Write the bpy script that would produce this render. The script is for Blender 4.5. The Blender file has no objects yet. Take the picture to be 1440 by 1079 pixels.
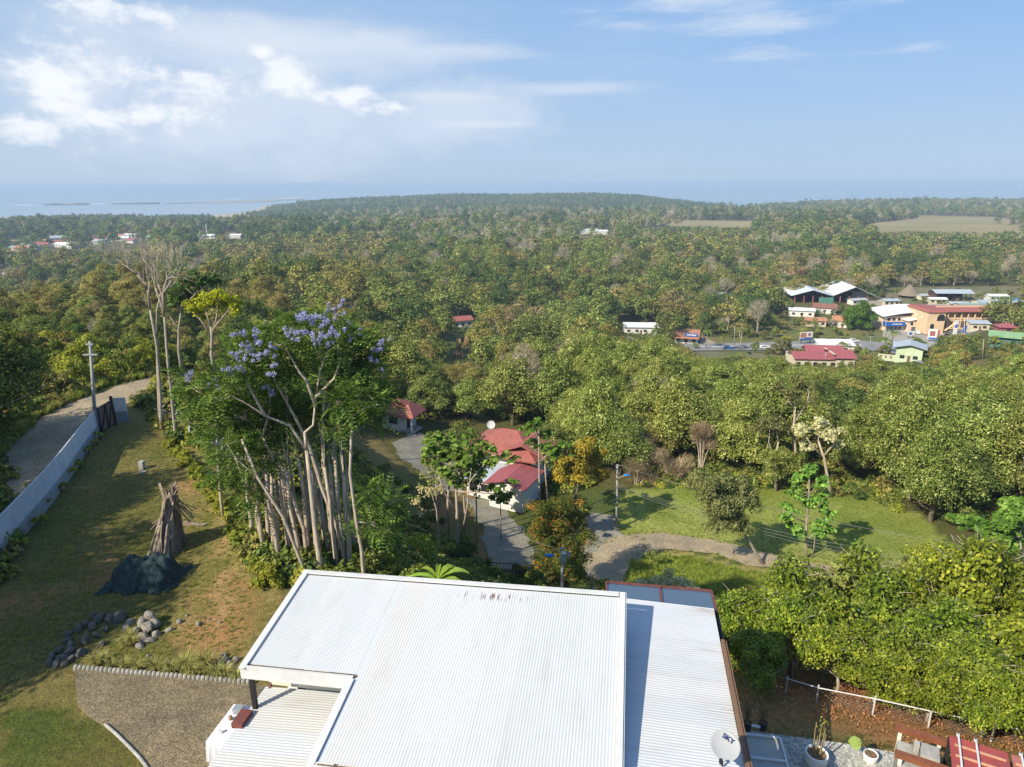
import bpy, math, random
import numpy as np
from mathutils import Vector, Matrix
R = math.radians
rng = np.random.default_rng(7)
random.seed(7)
scn = bpy.context.scene
COL = scn.collection
# ------------------------------------------------------------------ camera
CZ = 17.0; FPX = 960.0; PITCH = R(16.4); ROLL = R(0.3)
cam = bpy.data.cameras.new('camera'); camo = bpy.data.objects.new('camera', cam); COL.objects.link(camo)
cam.sensor_fit = 'HORIZONTAL'; cam.sensor_width = 36; cam.lens = 36 * FPX / 1440
cam.clip_start = 0.5; cam.clip_end = 90000
camo.matrix_world = Matrix.Translation((0, 0, CZ)) @ Matrix.Rotation(math.pi/2 - PITCH, 4, 'X') @ Matrix.Rotation(-ROLL, 4, 'Z')
scn.camera = camo
# ------------------------------------------------------------------ light
SUN_EL = R(38); SUN_DIR = Vector((-0.78*math.cos(SUN_EL), -0.626*math.cos(SUN_EL), math.sin(SUN_EL))).normalized()
sun = bpy.data.lights.new('sun', 'SUN'); sun.energy = 5.0; sun.angle = R(0.55); sun.color = (1.0, 0.90, 0.72)
suno = bpy.data.objects.new('sun', sun); COL.objects.link(suno)
suno.rotation_euler = SUN_DIR.to_track_quat('Z', 'Y').to_euler(); suno.location = SUN_DIR*80
scn.view_settings.view_transform = 'Standard'; scn.view_settings.look = 'None'
scn.view_settings.gamma = 1; scn.view_settings.exposure = 0.5
scn.cycles.max_bounces = 5; scn.cycles.diffuse_bounces = 2; scn.cycles.glossy_bounces = 2
scn.cycles.transmission_bounces = 3; scn.cycles.volume_bounces = 0; scn.cycles.transparent_max_bounces = 6
scn.cycles.use_denoising = True
scn.cycles.use_fast_gi = False
scn.cycles.caustics_reflective = False; scn.cycles.caustics_refractive = False

# ------------------------------------------------------------------ node helpers
class NT:
    def __init__(s, tree): s.t = tree; s.n = tree.nodes; s.l = tree.links
    def __call__(s, typ, ins=None, **kw):
        nd = s.n.new(typ)
        for k, v in kw.items(): setattr(nd, k, v)
        for k, v in (ins or {}).items():
            if isinstance(v, bpy.types.NodeSocket): s.l.new(v, nd.inputs[k])
            else: nd.inputs[k].default_value = v
        return nd
    def m(s, op, a, b=None, c=None, clamp=False):
        nd = s.n.new('ShaderNodeMath'); nd.operation = op; nd.use_clamp = clamp
        for i, v in enumerate((a, b, c)):
            if v is None: continue
            if isinstance(v, bpy.types.NodeSocket): s.l.new(v, nd.inputs[i])
            else: nd.inputs[i].default_value = v
        return nd.outputs[0]
    def mix(s, f, a, b, blend='MIX'):
        nd = s.n.new('ShaderNodeMix'); nd.data_type = 'RGBA'; nd.blend_type = blend
        for i, v in ((0, f), (6, a), (7, b)):
            if isinstance(v, bpy.types.NodeSocket): s.l.new(v, nd.inputs[i])
            else: nd.inputs[i].default_value = v if i == 0 else (*v, 1)
        return nd.outputs[2]
    def noise(s, vec, scale, detail=4, rough=0.55, out=0, dist=0):
        nd = s('ShaderNodeTexNoise', {'Scale': scale, 'Detail': detail, 'Roughness': rough, 'Distortion': dist})
        if vec is not None: s.l.new(vec, nd.inputs['Vector'])
        return nd.outputs[out]
    def ramp(s, fac, stops, interp='LINEAR'):
        nd = s.n.new('ShaderNodeValToRGB'); nd.color_ramp.interpolation = interp
        e = nd.color_ramp.elements
        while len(e) > 1: e.remove(e[0])
        e[0].position = stops[0][0]; e[0].color = (*stops[0][1], 1) if len(stops[0][1]) == 3 else stops[0][1]
        for p, c in stops[1:]:
            x = e.new(p); x.color = (*c, 1) if len(c) == 3 else c
        s.l.new(fac, nd.inputs[0]); return nd.outputs[0]
    def smooth(s, x, a, b):
        nd = s.n.new('ShaderNodeMapRange'); nd.interpolation_type = 'SMOOTHSTEP'
        s.l.new(x, nd.inputs[0]); nd.inputs[1].default_value = a; nd.inputs[2].default_value = b
        return nd.outputs[0]

# ------------------------------------------------------------------ world: sky and clouds (by direction only)
w = bpy.data.worlds.new('World'); scn.world = w; w.use_nodes = True
T = NT(w.node_tree); T.n.clear()
sky = T('ShaderNodeTexSky', sky_type='NISHITA', sun_disc=False, sun_elevation=SUN_EL,
        sun_rotation=math.atan2(SUN_DIR.x, SUN_DIR.y), altitude=100, air_density=1.0, dust_density=0.6, ozone_density=1.6)
tc = T('ShaderNodeTexCoord').outputs['Generated']
sep = T('ShaderNodeSeparateXYZ', {0: tc}); dx, dy, dz = sep.outputs
az = T.m('MULTIPLY', T.m('ARCTAN2', dx, dy), 57.2958)
el = T.m('MULTIPLY', T.m('ARCSINE', dz), 57.2958)
def vec(a, b, sa, sb, off=0.0):
    return T('ShaderNodeCombineXYZ', {0: T.m('MULTIPLY', a, sa), 1: T.m('MULTIPLY', b, sb), 2: off}).outputs[0]
def blob(ca, ce, ra, re):   # soft ellipse 1 at centre -> 0 at rim
    a = T.m('DIVIDE', T.m('SUBTRACT', az, ca), ra); e = T.m('DIVIDE', T.m('SUBTRACT', el, ce), re)
    return T.m('SUBTRACT', 1.0, T.m('SQRT', T.m('ADD', T.m('MULTIPLY', a, a), T.m('MULTIPLY', e, e))))
def vmax(*xs):
    r = xs[0]
    for x in xs[1:]: r = T.m('MAXIMUM', r, x)
    return r
nbig = T.m('SUBTRACT', T.noise(vec(az, el, .15, .26), 1.0, 10, .62, dist=.25), .5)
nfin = T.m('SUBTRACT', T.noise(vec(az, el, .55, .85, 5.0), 1.0, 9, .65), .5)
nstr = T.m('SUBTRACT', T.noise(vec(az, el, .09, .55, 3.1), 1.0, 9, .66), .5)
# broad veil of cumulus in the left half, brighter towers, the anvil and the streaks on the right
veil = vmax(blob(-20, 5.0, 17, 5.0), blob(-30, 6.5, 6, 5), blob(-5, 5.2, 10, 3.2), blob(-17, 9.0, 16, 3))
veild = T.smooth(T.m('ADD', veil, T.m('MULTIPLY', nbig, 1.5)), -.1, .8)
tow = vmax(blob(-31.3, 6.6, 3.4, 4.2), blob(-26, 11.0, 6, 1.1), blob(-24, 6.9, 5.5, 1.7), blob(-16.9, 7.6, 2.8, 1.5), blob(-18.3, 9.2, 1.4, .8), blob(-27, 4.6, 6, 1.3), blob(-9, 5.6, 4, .8), blob(-33.5, 3.6, 3, 1.3), blob(-12, 6.4, 3, 1.2))
towd = T.smooth(T.m('ADD', tow, T.m('ADD', T.m('MULTIPLY', nbig, 3.0), T.m('MULTIPLY', nfin, 1.8))), .1, .95)
anv = vmax(blob(-19, 10.3, 19, 1.8), blob(-3, 9.6, 7, 1.0), blob(4.5, 6.9, 8.5, .8), blob(-5, 6.4, 6, .6), blob(-2, 4.4, 7, .5))
anvd = T.smooth(T.m('ADD', anv, T.m('MULTIPLY', nstr, 1.3)), 0.0, .9)
stk = vmax(blob(12, 12.6, 9, 1.6), blob(17.5, 10.9, 7.0, 1.6), blob(8.5, 11.3, 4.6, .9), T.m('SUBTRACT', blob(29, 8.6, 7, 1.2), .25), T.m('SUBTRACT', blob(18, 8.9, 6, .9), .3), T.m('SUBTRACT', blob(25, 11.6, 8, 1.4), .35))
stkd = T.smooth(T.m('ADD', stk, T.m('MULTIPLY', nstr, 3.2)), .12, 1.2)
wisp = T.smooth(T.noise(vec(az, el, .05, .3, 9.0), 1.0, 8, .62), .46, .8)
skyc = sky.outputs[0]
STR = 0.077
grad = T.ramp(T.m('DIVIDE', el, 40.0, clamp=True), [(0, (4.0, 5.55, 7.7)), (.1, (3.75, 5.35, 7.8)), (.22, (3.1, 5.0, 8.0)), (.4, (2.1, 4.3, 7.9)), (1, (1.1, 2.7, 6.3))])
left = T.smooth(az, 25.0, -35.0)
grad = T.mix(T.m('MULTIPLY', left, .6), grad, (5.0, 6.2, 7.9))
base = T.mix(.86, skyc, grad)
base = T.mix(T.m('MULTIPLY', wisp, .2), base, (5.6, 6.5, 8.0))
c1 = T.mix(T.m('MULTIPLY', veild, .85), base, (6.3, 7.1, 8.4))
c2 = T.mix(T.m('MULTIPLY', anvd, .52), c1, (7.2, 7.8, 8.6))
c2 = T.mix(T.m('MULTIPLY', stkd, .62), c2, (7.2, 7.8, 8.6))
c3 = T.mix(T.m('MULTIPLY', towd, .8), c2, (9.2, 9.4, 9.7))
bg = T('ShaderNodeBackground', {'Color': c3, 'Strength': STR})
T.l.new(bg.outputs[0], T('ShaderNodeOutputWorld').inputs[0])

# ------------------------------------------------------------------ material helpers
def newmat(name):
    m = bpy.data.materials.new(name); m.use_nodes = True; m.node_tree.nodes.clear(); return m, NT(m.node_tree)
def mat(name, c, rough=.7, c2=None, scale=6.0, metal=0.0, bump=0.0, spec=.3, stretch=None, detail=5, lo=.35, hi=.65):
    m, T = newmat(name)
    tc = T('ShaderNodeTexCoord').outputs['Object']
    if stretch: tc = T('ShaderNodeMapping', {0: tc, 3: stretch}).outputs[0]
    n = T.noise(tc, scale, detail, .6)
    if c2 is None: c2 = tuple(x*.8 for x in c)
    colr = T.ramp(n, [(lo, c), (hi, c2)])
    p = T('ShaderNodeBsdfPrincipled', {'Base Color': colr, 'Roughness': rough, 'Metallic': metal, 'Specular IOR Level': spec})
    if bump:
        b = T('ShaderNodeBump', {'Strength': bump, 'Distance': .05, 'Height': T.noise(tc, scale*2.5, 5, .6)})
        T.l.new(b.outputs[0], p.inputs['Normal'])
    T.l.new(p.outputs[0], T('ShaderNodeOutputMaterial').inputs[0]); return m
def leafmat(name, c1, c2, c3=None, transl=.2, ov=.4, gloss=.0):
    c1, c2, c3 = [None if c is None else (min(.8, c[0]*k), min(.8, c[1]*k), min(.8, c[2]*k*.9)) for c, k in ((c1, 1.1), (c2, 1.6), (c3, 2.0))]
    """foliage: colour varies leaf by leaf and tree by tree"""
    m, T = newmat(name)
    g = T('ShaderNodeNewGeometry').outputs['Random Per Island']
    ob = T('ShaderNodeObjectInfo').outputs['Random']
    tc = T('ShaderNodeTexCoord').outputs['Object']
    n = T.noise(tc, .9, 2, .5)
    f = T.m('ADD', T.m('MULTIPLY', g, .55), T.m('MULTIPLY', T.m('SUBTRACT', n, .25), .9))
    stops = [(.15, c1), (.85, c2)] if c3 is None else [(.12, c1), (.6, c2), (.9, c3)]
    colr = T.ramp(f, stops)
    v = T.m('ADD', 1-ov/2, T.m('MULTIPLY', ob, ov))
    hs = T('ShaderNodeHueSaturation', {'Color': colr, 'Value': v, 'Hue': T.m('ADD', .488, T.m('MULTIPLY', T.m('FRACT', T.m('MULTIPLY', ob, 7.3)), .028)), 'Saturation': 1.0}).outputs[0]
    d = T('ShaderNodeBsdfDiffuse', {0: hs}); t = T('ShaderNodeBsdfTranslucent', {0: T.mix(.35, hs, (.25, .28, .03))})
    mx = T('ShaderNodeMixShader', {0: transl}); T.l.new(d.outputs[0], mx.inputs[1]); T.l.new(t.outputs[0], mx.inputs[2])
    out = mx.outputs[0]
    if gloss:
        gl = T('ShaderNodeBsdfGlossy', {0: (1, 1, 1, 1), 'Roughness': .42}); fr = T('ShaderNodeFresnel', {0: 1.35})
        m2 = T('ShaderNodeMixShader', {0: T.m('MULTIPLY', fr.outputs[0], gloss)}); T.l.new(out, m2.inputs[1]); T.l.new(gl.outputs[0], m2.inputs[2]); out = m2.outputs[0]
    T.l.new(out, T('ShaderNodeOutputMaterial').inputs[0]); return m

# ------------------------------------------------------------------ geometry helpers
class MB:
    def __init__(s): s.V = []; s.F = []; s.M = []; s.n = 0
    def add(s, V, F, m=0):
        V = np.asarray(V, dtype=np.float32).reshape(-1, 3)
        s.V.append(V)
        if isinstance(F, np.ndarray): F = [F]
        else:
            by = {}
            for f in F: by.setdefault(len(f), []).append(f)
            F = [np.array(v) for v in by.values()]
        for f in F: s.F.append(f + s.n); s.M.append(m)
        s.n += len(V); return s
    def box(s, c, d, rz=0.0, m=0):
        x, y, z = (k/2 for k in d); cs, sn = math.cos(rz), math.sin(rz)
        V = [(c[0]+a*x*cs-b*y*sn, c[1]+a*x*sn+b*y*cs, c[2]+e*z) for e in (-1, 1) for b in (-1, 1) for a in (-1, 1)]
        return s.add(V, [(0, 2, 3, 1), (4, 5, 7, 6), (0, 1, 5, 4), (2, 6, 7, 3), (0, 4, 6, 2), (1, 3, 7, 5)], m)
    def hexa(s, V8, m=0):  # 4 bottom then 4 top, each counter-clockwise
        return s.add(V8, [(3, 2, 1, 0), (4, 5, 6, 7), (0, 1, 5, 4), (1, 2, 6, 5), (2, 3, 7, 6), (3, 0, 4, 7)], m)
    def beam(s, a, b, wd, ht=None, m=0):
        a = Vector(a); b = Vector(b); ht = ht or wd; d = (b-a).normalized()
        up = Vector((0, 0, 1)) if abs(d.z) < .95 else Vector((0, 1, 0))
        x = d.cross(up).normalized()*wd/2; y = x.cross(d).normalized()*ht/2
        V = [a-x-y, a+x-y, a+x+y, a-x+y, b-x-y, b+x-y, b+x+y, b-x+y]
        return s.add(V, [(0, 1, 2, 3), (7, 6, 5, 4), (0, 4, 5, 1), (1, 5, 6, 2), (2, 6, 7, 3), (3, 7, 4, 0)], m)
    def tube(s, pts, rad, n=6, m=0, cap=True):
        P = [Vector(p) for p in pts]; k = len(P)
        if not hasattr(rad, '__len__'): rad = [rad]*k
        V = []; ref = None
        for i in range(k):
            d = (P[min(i+1, k-1)]-P[max(i-1, 0)])
            d = d.normalized() if d.length > 1e-9 else Vector((0, 0, 1))
            if ref is None: ref = Vector((1, 0, 0)) if abs(d.x) < .8 else Vector((0, 1, 0))
            x = d.cross(ref).normalized(); ref = x.cross(d).normalized()
            for j in range(n):
                a = 2*math.pi*j/n; V.append(P[i] + (x*math.cos(a)+ref*math.sin(a))*rad[i])
        F = [(i*n+j, i*n+(j+1) % n, (i+1)*n+(j+1) % n, (i+1)*n+j) for i in range(k-1) for j in range(n)]
        if cap:
            V += [P[0], P[-1]]
            F += [(k*n, (j+1) % n, j) for j in range(n)] + [(k*n+1, (k-1)*n+j, (k-1)*n+(j+1) % n) for j in range(n)]
        return s.add([tuple(v) for v in V], F, m)
    def lathe(s, prof, c=(0, 0, 0), n=20, m=0):
        V = []; 
        for r, z in prof:
            for j in range(n):
                a = 2*math.pi*j/n; V.append((c[0]+r*math.cos(a), c[1]+r*math.sin(a), c[2]+z))
        F = [(i*n+j, i*n+(j+1) % n, (i+1)*n+(j+1) % n, (i+1)*n+j) for i in range(len(prof)-1) for j in range(n)]
        return s.add(V, F, m)
    def prism(s, poly, z0, z1, m=0):  # poly ccw xy
        n = len(poly); V = [(x, y, z0) for x, y in poly]+[(x, y, z1) for x, y in poly]
        return s.add(V, [tuple(range(n))[::-1], tuple(range(n, 2*n))]+[(i, (i+1) % n, n+(i+1) % n, n+i) for i in range(n)], m)
    def leaves(s, C, N, size, asp=.5, m=0, six=False):
        C = np.asarray(C, np.float32); N = np.asarray(N, np.float32); n = len(C)
        if n == 0: return s
        N /= np.linalg.norm(N, axis=1, keepdims=True)+1e-9
        r = rng.normal(size=(n, 3)).astype(np.float32); t = np.cross(N, r); t /= np.linalg.norm(t, axis=1, keepdims=True)+1e-9
        b = np.cross(N, t); sz = (np.ones(n)*size if np.isscalar(size) else size)[:, None].astype(np.float32)
        t = t*sz*.5; b = b*sz*.5*asp
        if six: V = np.stack([C-t, C-t*.35-b, C+t*.45-b*.9, C+t, C+t*.45+b*.9, C-t*.35+b], 1); k = 6
        else: V = np.stack([C-t, C-b, C+t, C+b], 1); k = 4
        return s.add(V.reshape(-1, 3), np.arange(n*k).reshape(n, k), m)
    def mesh(s, name, mats, smooth=False):
        me = bpy.data.meshes.new(name)
        V = np.concatenate(s.V).astype(np.float32)
        me.vertices.add(len(V)); me.vertices.foreach_set('co', V.ravel())
        li = np.concatenate([f.ravel() for f in s.F]).astype(np.int32)
        tot = np.concatenate([np.full(len(f), f.shape[1]) for f in s.F]).astype(np.int32)
        st = np.concatenate([[0], np.cumsum(tot)[:-1]]).astype(np.int32)
        me.loops.add(len(li)); me.loops.foreach_set('vertex_index', li)
        me.polygons.add(len(tot)); me.polygons.foreach_set('loop_start', st); me.polygons.foreach_set('loop_total', tot)
        mi = np.concatenate([np.full(len(f), m) for f, m in zip(s.F, s.M)]).astype(np.int32)
        if not isinstance(mats, (list, tuple)): mats = [mats]
        for x in mats: me.materials.append(x)
        me.polygons.foreach_set('material_index', mi)
        me.update(calc_edges=True)
        me.polygons.foreach_set('use_smooth', np.full(len(tot), bool(smooth)))
        return me
    def build(s, name, mats, parent=None, smooth=False, loc=None):
        o = bpy.data.objects.new(name, s.mesh(name, mats, smooth)); COL.objects.link(o)
        if parent: o.parent = parent
        if loc: o.location = loc
        return o
def parts(name, mt_, parent, boxes):
    for c, d in boxes: MB().box(c, d).build(name, mt_, parent)
def thing(name, label, cat, loc=(0, 0, 0), rz=0, group=None):
    o = bpy.data.objects.new(name, None); COL.objects.link(o); o.location = loc; o.rotation_euler = (0, 0, rz)
    o.empty_display_size = .3; o['label'] = label; o['category'] = cat
    if group: o['group'] = group
    return o
def tag(o, label, cat, group=None):
    o['label'] = label; o['category'] = cat
    if group: o['group'] = group
    return o
def struct(o, kind='structure'): o['kind'] = kind; return o
def dup(root, loc, rz, sc=1.0, label=None, group=None):
    r = root.copy(); COL.objects.link(r); r.location = loc; r.rotation_euler = (0, 0, rz)
    r.scale = (sc, sc, sc) if not hasattr(sc, '__len__') else sc
    if label: r['label'] = label
    if group: r['group'] = group
    for ch in root.children:
        c = ch.copy(); COL.objects.link(c); c.parent = r
        for g in ch.children:
            d = g.copy(); COL.objects.link(d); d.parent = c
    return r

# ------------------------------------------------------------------ photo <-> place
def ray(u, v):
    x = (u-720)/FPX; y = -(v-539.5)/FPX
    c, s_ = math.cos(ROLL), math.sin(ROLL); x, y = x*c-y*s_, x*s_+y*c
    return x, math.cos(PITCH)+math.sin(PITCH)*y, -math.sin(PITCH)+math.cos(PITCH)*y
def atz(u, v, z=0.0):
    r = ray(u, v); t = (z-CZ)/r[2]; return Vector((r[0]*t, r[1]*t, z))
def aty(u, v, y):
    r = ray(u, v); t = y/r[1]; return Vector((r[0]*t, y, CZ+r[2]*t))
def proj(p):
    x, y, z = p[0], p[1], p[2]-CZ
    dep = y*math.cos(PITCH)-z*math.sin(PITCH); up = y*math.sin(PITCH)+z*math.cos(PITCH)
    if np.isscalar(dep) and dep <= .1: return (-9999, -9999, dep)
    X = x/dep*FPX; Y = up/dep*FPX; c, s_ = math.cos(ROLL), math.sin(ROLL)
    X, Y = X*c+Y*s_, -X*s_+Y*c
    return 720+X, 539.5-Y, dep
# ------------------------------------------------------------------ terrain
YS = [0, 19, 24, 30, 38, 48, 58, 70, 85, 105, 130, 170, 220, 300, 400, 550, 800, 1200, 1700, 2200, 2600, 3000, 3400, 4000, 5200]
TAB = {
 -1.10: [0, 0, 0, 0, 0, 0, 0, -1, -3, -8, -14, -22, -34, -50, -57, -61, -66, -71, -77, -82, -92, -99, -99, -99, -99],
 -0.70: [0, 0, 0, 0, 0, 0, 0, -1, -3, -7, -12, -18, -27, -46, -56, -60, -65, -71, -77, -82, -92, -99, -99, -99, -99],
 -0.55: [0, 0, 0, 0, 0, 0, 0, -1, -4, -8, -10, -14, -20, -31, -52, -60, -65, -70, -77, -82, -91, -99, -99, -99, -99],
 -0.45: [0, 0, 0, 0, 0, 0, -.5, -3, -7, -11, -15, -19, -24, -27, -47, -59, -64, -69, -76, -82, -90, -99, -99, -99, -99],
 -0.35: [0, 0, 0, 0, -.5, -2, -5, -9, -12, -15, -18, -22, -25, -28, -45, -57, -61, -67, -74, -80, -82, -84, -86, -99, -99],
 -0.25: [0, -.1, -.6, -1.6, -4, -8, -11, -14, -16, -18, -21, -26, -30, -33, -44, -54, -58, -64, -72, -74, -66, -60, -62, -84, -99],
 -0.12: [0, -.2, -1, -4, -8, -13, -16.5, -18, -18, -19, -24, -30, -36, -42, -46, -51, -55, -61, -69, -70, -57, -50, -56, -84, -99],
 0.00: [0, -.2, -2, -6, -10, -14.5, -17.5, -18.5, -18.5, -20, -26, -33, -40, -46, -48, -50, -53, -59, -67, -68, -54, -46, -54, -84, -99],
 0.15: [0, -.2, -2, -6, -10.5, -15, -17.5, -18, -18.5, -19, -22, -31, -41, -50, -51, -53, -56, -61, -67, -69, -55, -47, -56, -84, -99],
 0.23: [0, -.2, -2, -6, -11, -15, -17.5, -18, -18.5, -19, -22, -31, -42, -51, -52, -54, -57, -62, -68, -72, -70, -74, -84, -95, -99],
 0.31: [0, -.2, -2, -6, -11, -15, -17.5, -18, -18.5, -19, -21, -31, -43, -51, -52, -54, -57, -62, -68, -79, -85, -90, -99, -99, -99],
 0.50: [0, -.2, -2, -6, -11, -15, -17.5, -18.5, -20, -22, -24, -33, -43, -50.5, -51, -54, -57, -61, -66, -66, -68, -90, -99, -99, -99],
 0.75: [0, -.2, -2, -6, -11, -15, -17.5, -19, -21, -23, -26, -31, -38, -45, -51, -55, -58, -61, -66, -68, -70, -90, -99, -99, -99],
 1.10: [0, -.2, -2, -6, -11, -15, -17.5, -20, -23, -25, -27, -30, -36, -43, -50, -55, -58, -62, -68, -72, -74, -92, -99, -99, -99]}
AC = np.array(sorted(TAB)); TT = np.array([TAB[a] for a in AC]); LY = np.array(YS, float)
NA, NS = 341, 640
GA = np.linspace(-1.5, 1.5, NA); GS = 6.0*np.exp(np.linspace(0, math.log(5400/6.0), NS))
def Htab(X, Y):
    f = np.clip((Y-40)/45, 0, 1); Ye = np.maximum(Y + .167*np.maximum(X, 0)*(1-f), 0)
    A = X/np.maximum(Y, 19.0)
    A = np.clip(A, AC[0], AC[-1])
    ia = np.clip(np.searchsorted(AC, A)-1, 0, len(AC)-2); fa = (A-AC[ia])/(AC[ia+1]-AC[ia])
    iy = np.clip(np.searchsorted(LY, Ye)-1, 0, len(LY)-2); fy = np.clip((Ye-LY[iy])/(LY[iy+1]-LY[iy]), 0, 1)
    return (TT[ia, iy]*(1-fa)+TT[ia+1, iy]*fa)*(1-fy)+(TT[ia, iy+1]*(1-fa)+TT[ia+1, iy+1]*fa)*fy
SS, AA = np.meshgrid(GS, GA, indexing='ij'); GX = AA*SS; GY = SS-30
GZ = Htab(GX, GY)
def blur(Z, k):
    for _ in range(k):
        Z = (np.pad(Z, ((1, 1), (0, 0)), 'edge')[:-2]+2*Z+np.pad(Z, ((1, 1), (0, 0)), 'edge')[2:])/4
        Z = (np.pad(Z, ((0, 0), (1, 1)), 'edge')[:, :-2]+2*Z+np.pad(Z, ((0, 0), (1, 1)), 'edge')[:, 2:])/4
    return Z
GZ = blur(GZ, 10)
def vnoise(X, Y, sc, seed):
    g = np.random.default_rng(seed).random((256, 256)); x = X/sc+777; y = Y/sc+777
    xi = np.floor(x).astype(int); yi = np.floor(y).astype(int); fx = x-xi; fy = y-yi
    fx = fx*fx*(3-2*fx); fy = fy*fy*(3-2*fy); q = lambda a, b: g[a % 256, b % 256]
    return (q(xi, yi)*(1-fx)+q(xi+1, yi)*fx)*(1-fy)+(q(xi, yi+1)*(1-fx)+q(xi+1, yi+1)*fx)*fy-.5
GZ += vnoise(GX, GY, 60, 1)*5*np.clip((GY-110)/150, 0, 1)*(GZ > -82)+vnoise(GX, GY, 260, 2)*10*np.clip((GY-500)/500, 0, 1)*(GZ > -82)
GZ += vnoise(GX, GY, 3.0, 3)*.16*np.clip((GY-26)/20, .25, 1)
# the town stands on level ground
tw = np.clip(1-np.maximum(abs(GX/np.maximum(GY, 1)-.42)-.2, 0)/.08, 0, 1)*np.clip((GY-255)/25, 0, 1)*np.clip((470-GY)/40, 0, 1)
GZ = GZ*(1-tw)+(-51.0)*tw
LG = math.log(5400/6.0)
def H(x, y):
    s_ = max(y+30, 6.0); a = x/s_
    i = math.log(s_/6.0)/LG*(NS-1); j = (a+1.5)/3*(NA-1)
    i = min(max(i, 0), NS-1.001); j = min(max(j, 0), NA-1.001); i0 = int(i); j0 = int(j); fi = (s_-GS[i0])/(GS[i0+1]-GS[i0]); fj = j-j0
    return float((GZ[i0, j0]*(1-fj)+GZ[i0, j0+1]*fj)*(1-fi)+(GZ[i0+1, j0]*(1-fj)+GZ[i0+1, j0+1]*fj)*fi)
def ground(u, v, maxy=5000):
    r = ray(u, v); t = 10.0; pt = t
    while t < maxy:
        if CZ+r[2]*t < H(r[0]*t, r[1]*t):
            a, b = pt, t
            for _ in range(30):
                m = (a+b)/2
                if CZ+r[2]*m < H(r[0]*m, r[1]*m): b = m
                else: a = m
            return Vector((r[0]*b, r[1]*b, H(r[0]*b, r[1]*b)))
        pt = t; t *= 1.01
    return Vector((r[0]*maxy, r[1]*maxy, -85))
def inpoly(U, V, poly):
    ins = np.zeros(np.shape(U), bool); n = len(poly)
    for i in range(n):
        x1, y1 = poly[i]; x2, y2 = poly[(i+1) % n]
        c = ((y1 > V) != (y2 > V)) & (U < (x2-x1)*(V-y1)/((y2-y1) or 1e-9)+x1); ins ^= c
    return ins
HAZE = 0.00016
# ------------------------------------------------------------------ terrain mesh, coloured by what grows or lies on it
U_, V_, D_ = proj((GX, GY, GZ)); 
n1 = vnoise(GX, GY, 2.3, 11)+.5*vnoise(GX, GY, .8, 12); n2 = vnoise(GX, GY, 9, 13)+.6*vnoise(GX, GY, 4, 14); n3 = vnoise(GX, GY, 120, 15)
def c3(c): return np.array(c, float)[None, None, :]
def lerp(a, b, f): f = np.clip(f, 0, 1)[..., None]; return a*(1-f)+b*f
colr = lerp(c3((.11, .095, .04)), c3((.075, .11, .025)), n2+.5)
far = np.clip((GY-250)/300, 0, 1)
colr = lerp(colr, lerp(c3((.09, .085, .04)), c3((.14, .12, .06)), n3*2+.5), far*.8)
YARD = (GY < 58) & (GX/np.maximum(GY+3, 1) < -.26) & (GZ > -6) | (GY < 26)
yard = lerp(lerp(c3((.11, .115, .03)), c3((.17, .145, .055)), n1*1.6+.5), c3((.27, .16, .075)), (n1*1.3+n2*1.4-.5)*1.4)
colr = np.where(YARD[..., None], yard, colr)
def poly(P): return inpoly(U_, V_, P) & (D_ > 1)
def lay(P, c, cond=None):
    global colr
    m = poly(P)
    if cond is not None: m = m & cond
    colr = np.where(m[..., None], c, colr)
green = lerp(c3((.17, .225, .04)), c3((.27, .30, .08)), n1+n2+.4)
near = GY < 140
lay([(868, 690), (980, 685), (1110, 690), (1225, 705), (1295, 730), (1340, 780), (1310, 815), (1140, 820), (1060, 800), (1000, 785), (940, 762), (860, 760)], green, near)
lay([(865, 790), (900, 772), (960, 778), (1040, 800), (1140, 808), (1180, 860), (1010, 880), (850, 850)], lerp(green, c3((.3, .25, .1)), n2*2.4), near)
lay([(240, 590), (300, 650), (360, 730), (400, 815), (400, 1000), (330, 960), (230, 900), (260, 800), (240, 700)], lerp(lerp(c3((.17, .16, .05)), c3((.25, .19, .075)), n1*1.3+.5), c3((.34, .20, .095)), (n1+n2*1.5-.25)*1.8), near & (GX < -5))
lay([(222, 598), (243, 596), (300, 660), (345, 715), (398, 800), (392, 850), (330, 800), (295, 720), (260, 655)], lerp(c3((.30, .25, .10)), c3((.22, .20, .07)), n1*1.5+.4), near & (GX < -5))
lay([(300, 745), (312, 745), (322, 870), (300, 870)], c3((.36, .24, .12)), near & (GX < -5) & (n1 > -.15))
lay([(262, 760), (270, 760), (262, 880), (248, 880)], c3((.33, .22, .11)), near & (GX < -5) & (n1 > -.05))
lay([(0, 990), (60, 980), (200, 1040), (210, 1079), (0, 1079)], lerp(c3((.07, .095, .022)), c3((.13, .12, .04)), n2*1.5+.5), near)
lay([(1030, 960), (1120, 950), (1440, 1030), (1440, 1079), (1200, 1040), (1040, 1020)], lerp(c3((.36, .17, .075)), c3((.24, .16, .065)), n1*2+.5), near)
lay([(470, 590), (520, 610), (600, 690), (590, 730), (545, 700), (490, 655)], lerp(c3((.22, .17, .07)), c3((.12, .13, .04)), n2*2+.4), near)
lay([(600, 690), (660, 690), (700, 740), (690, 790), (600, 760)], lerp(c3((.24, .15, .07)), c3((.10, .10, .03)), n1*2+.5), near)
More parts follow.
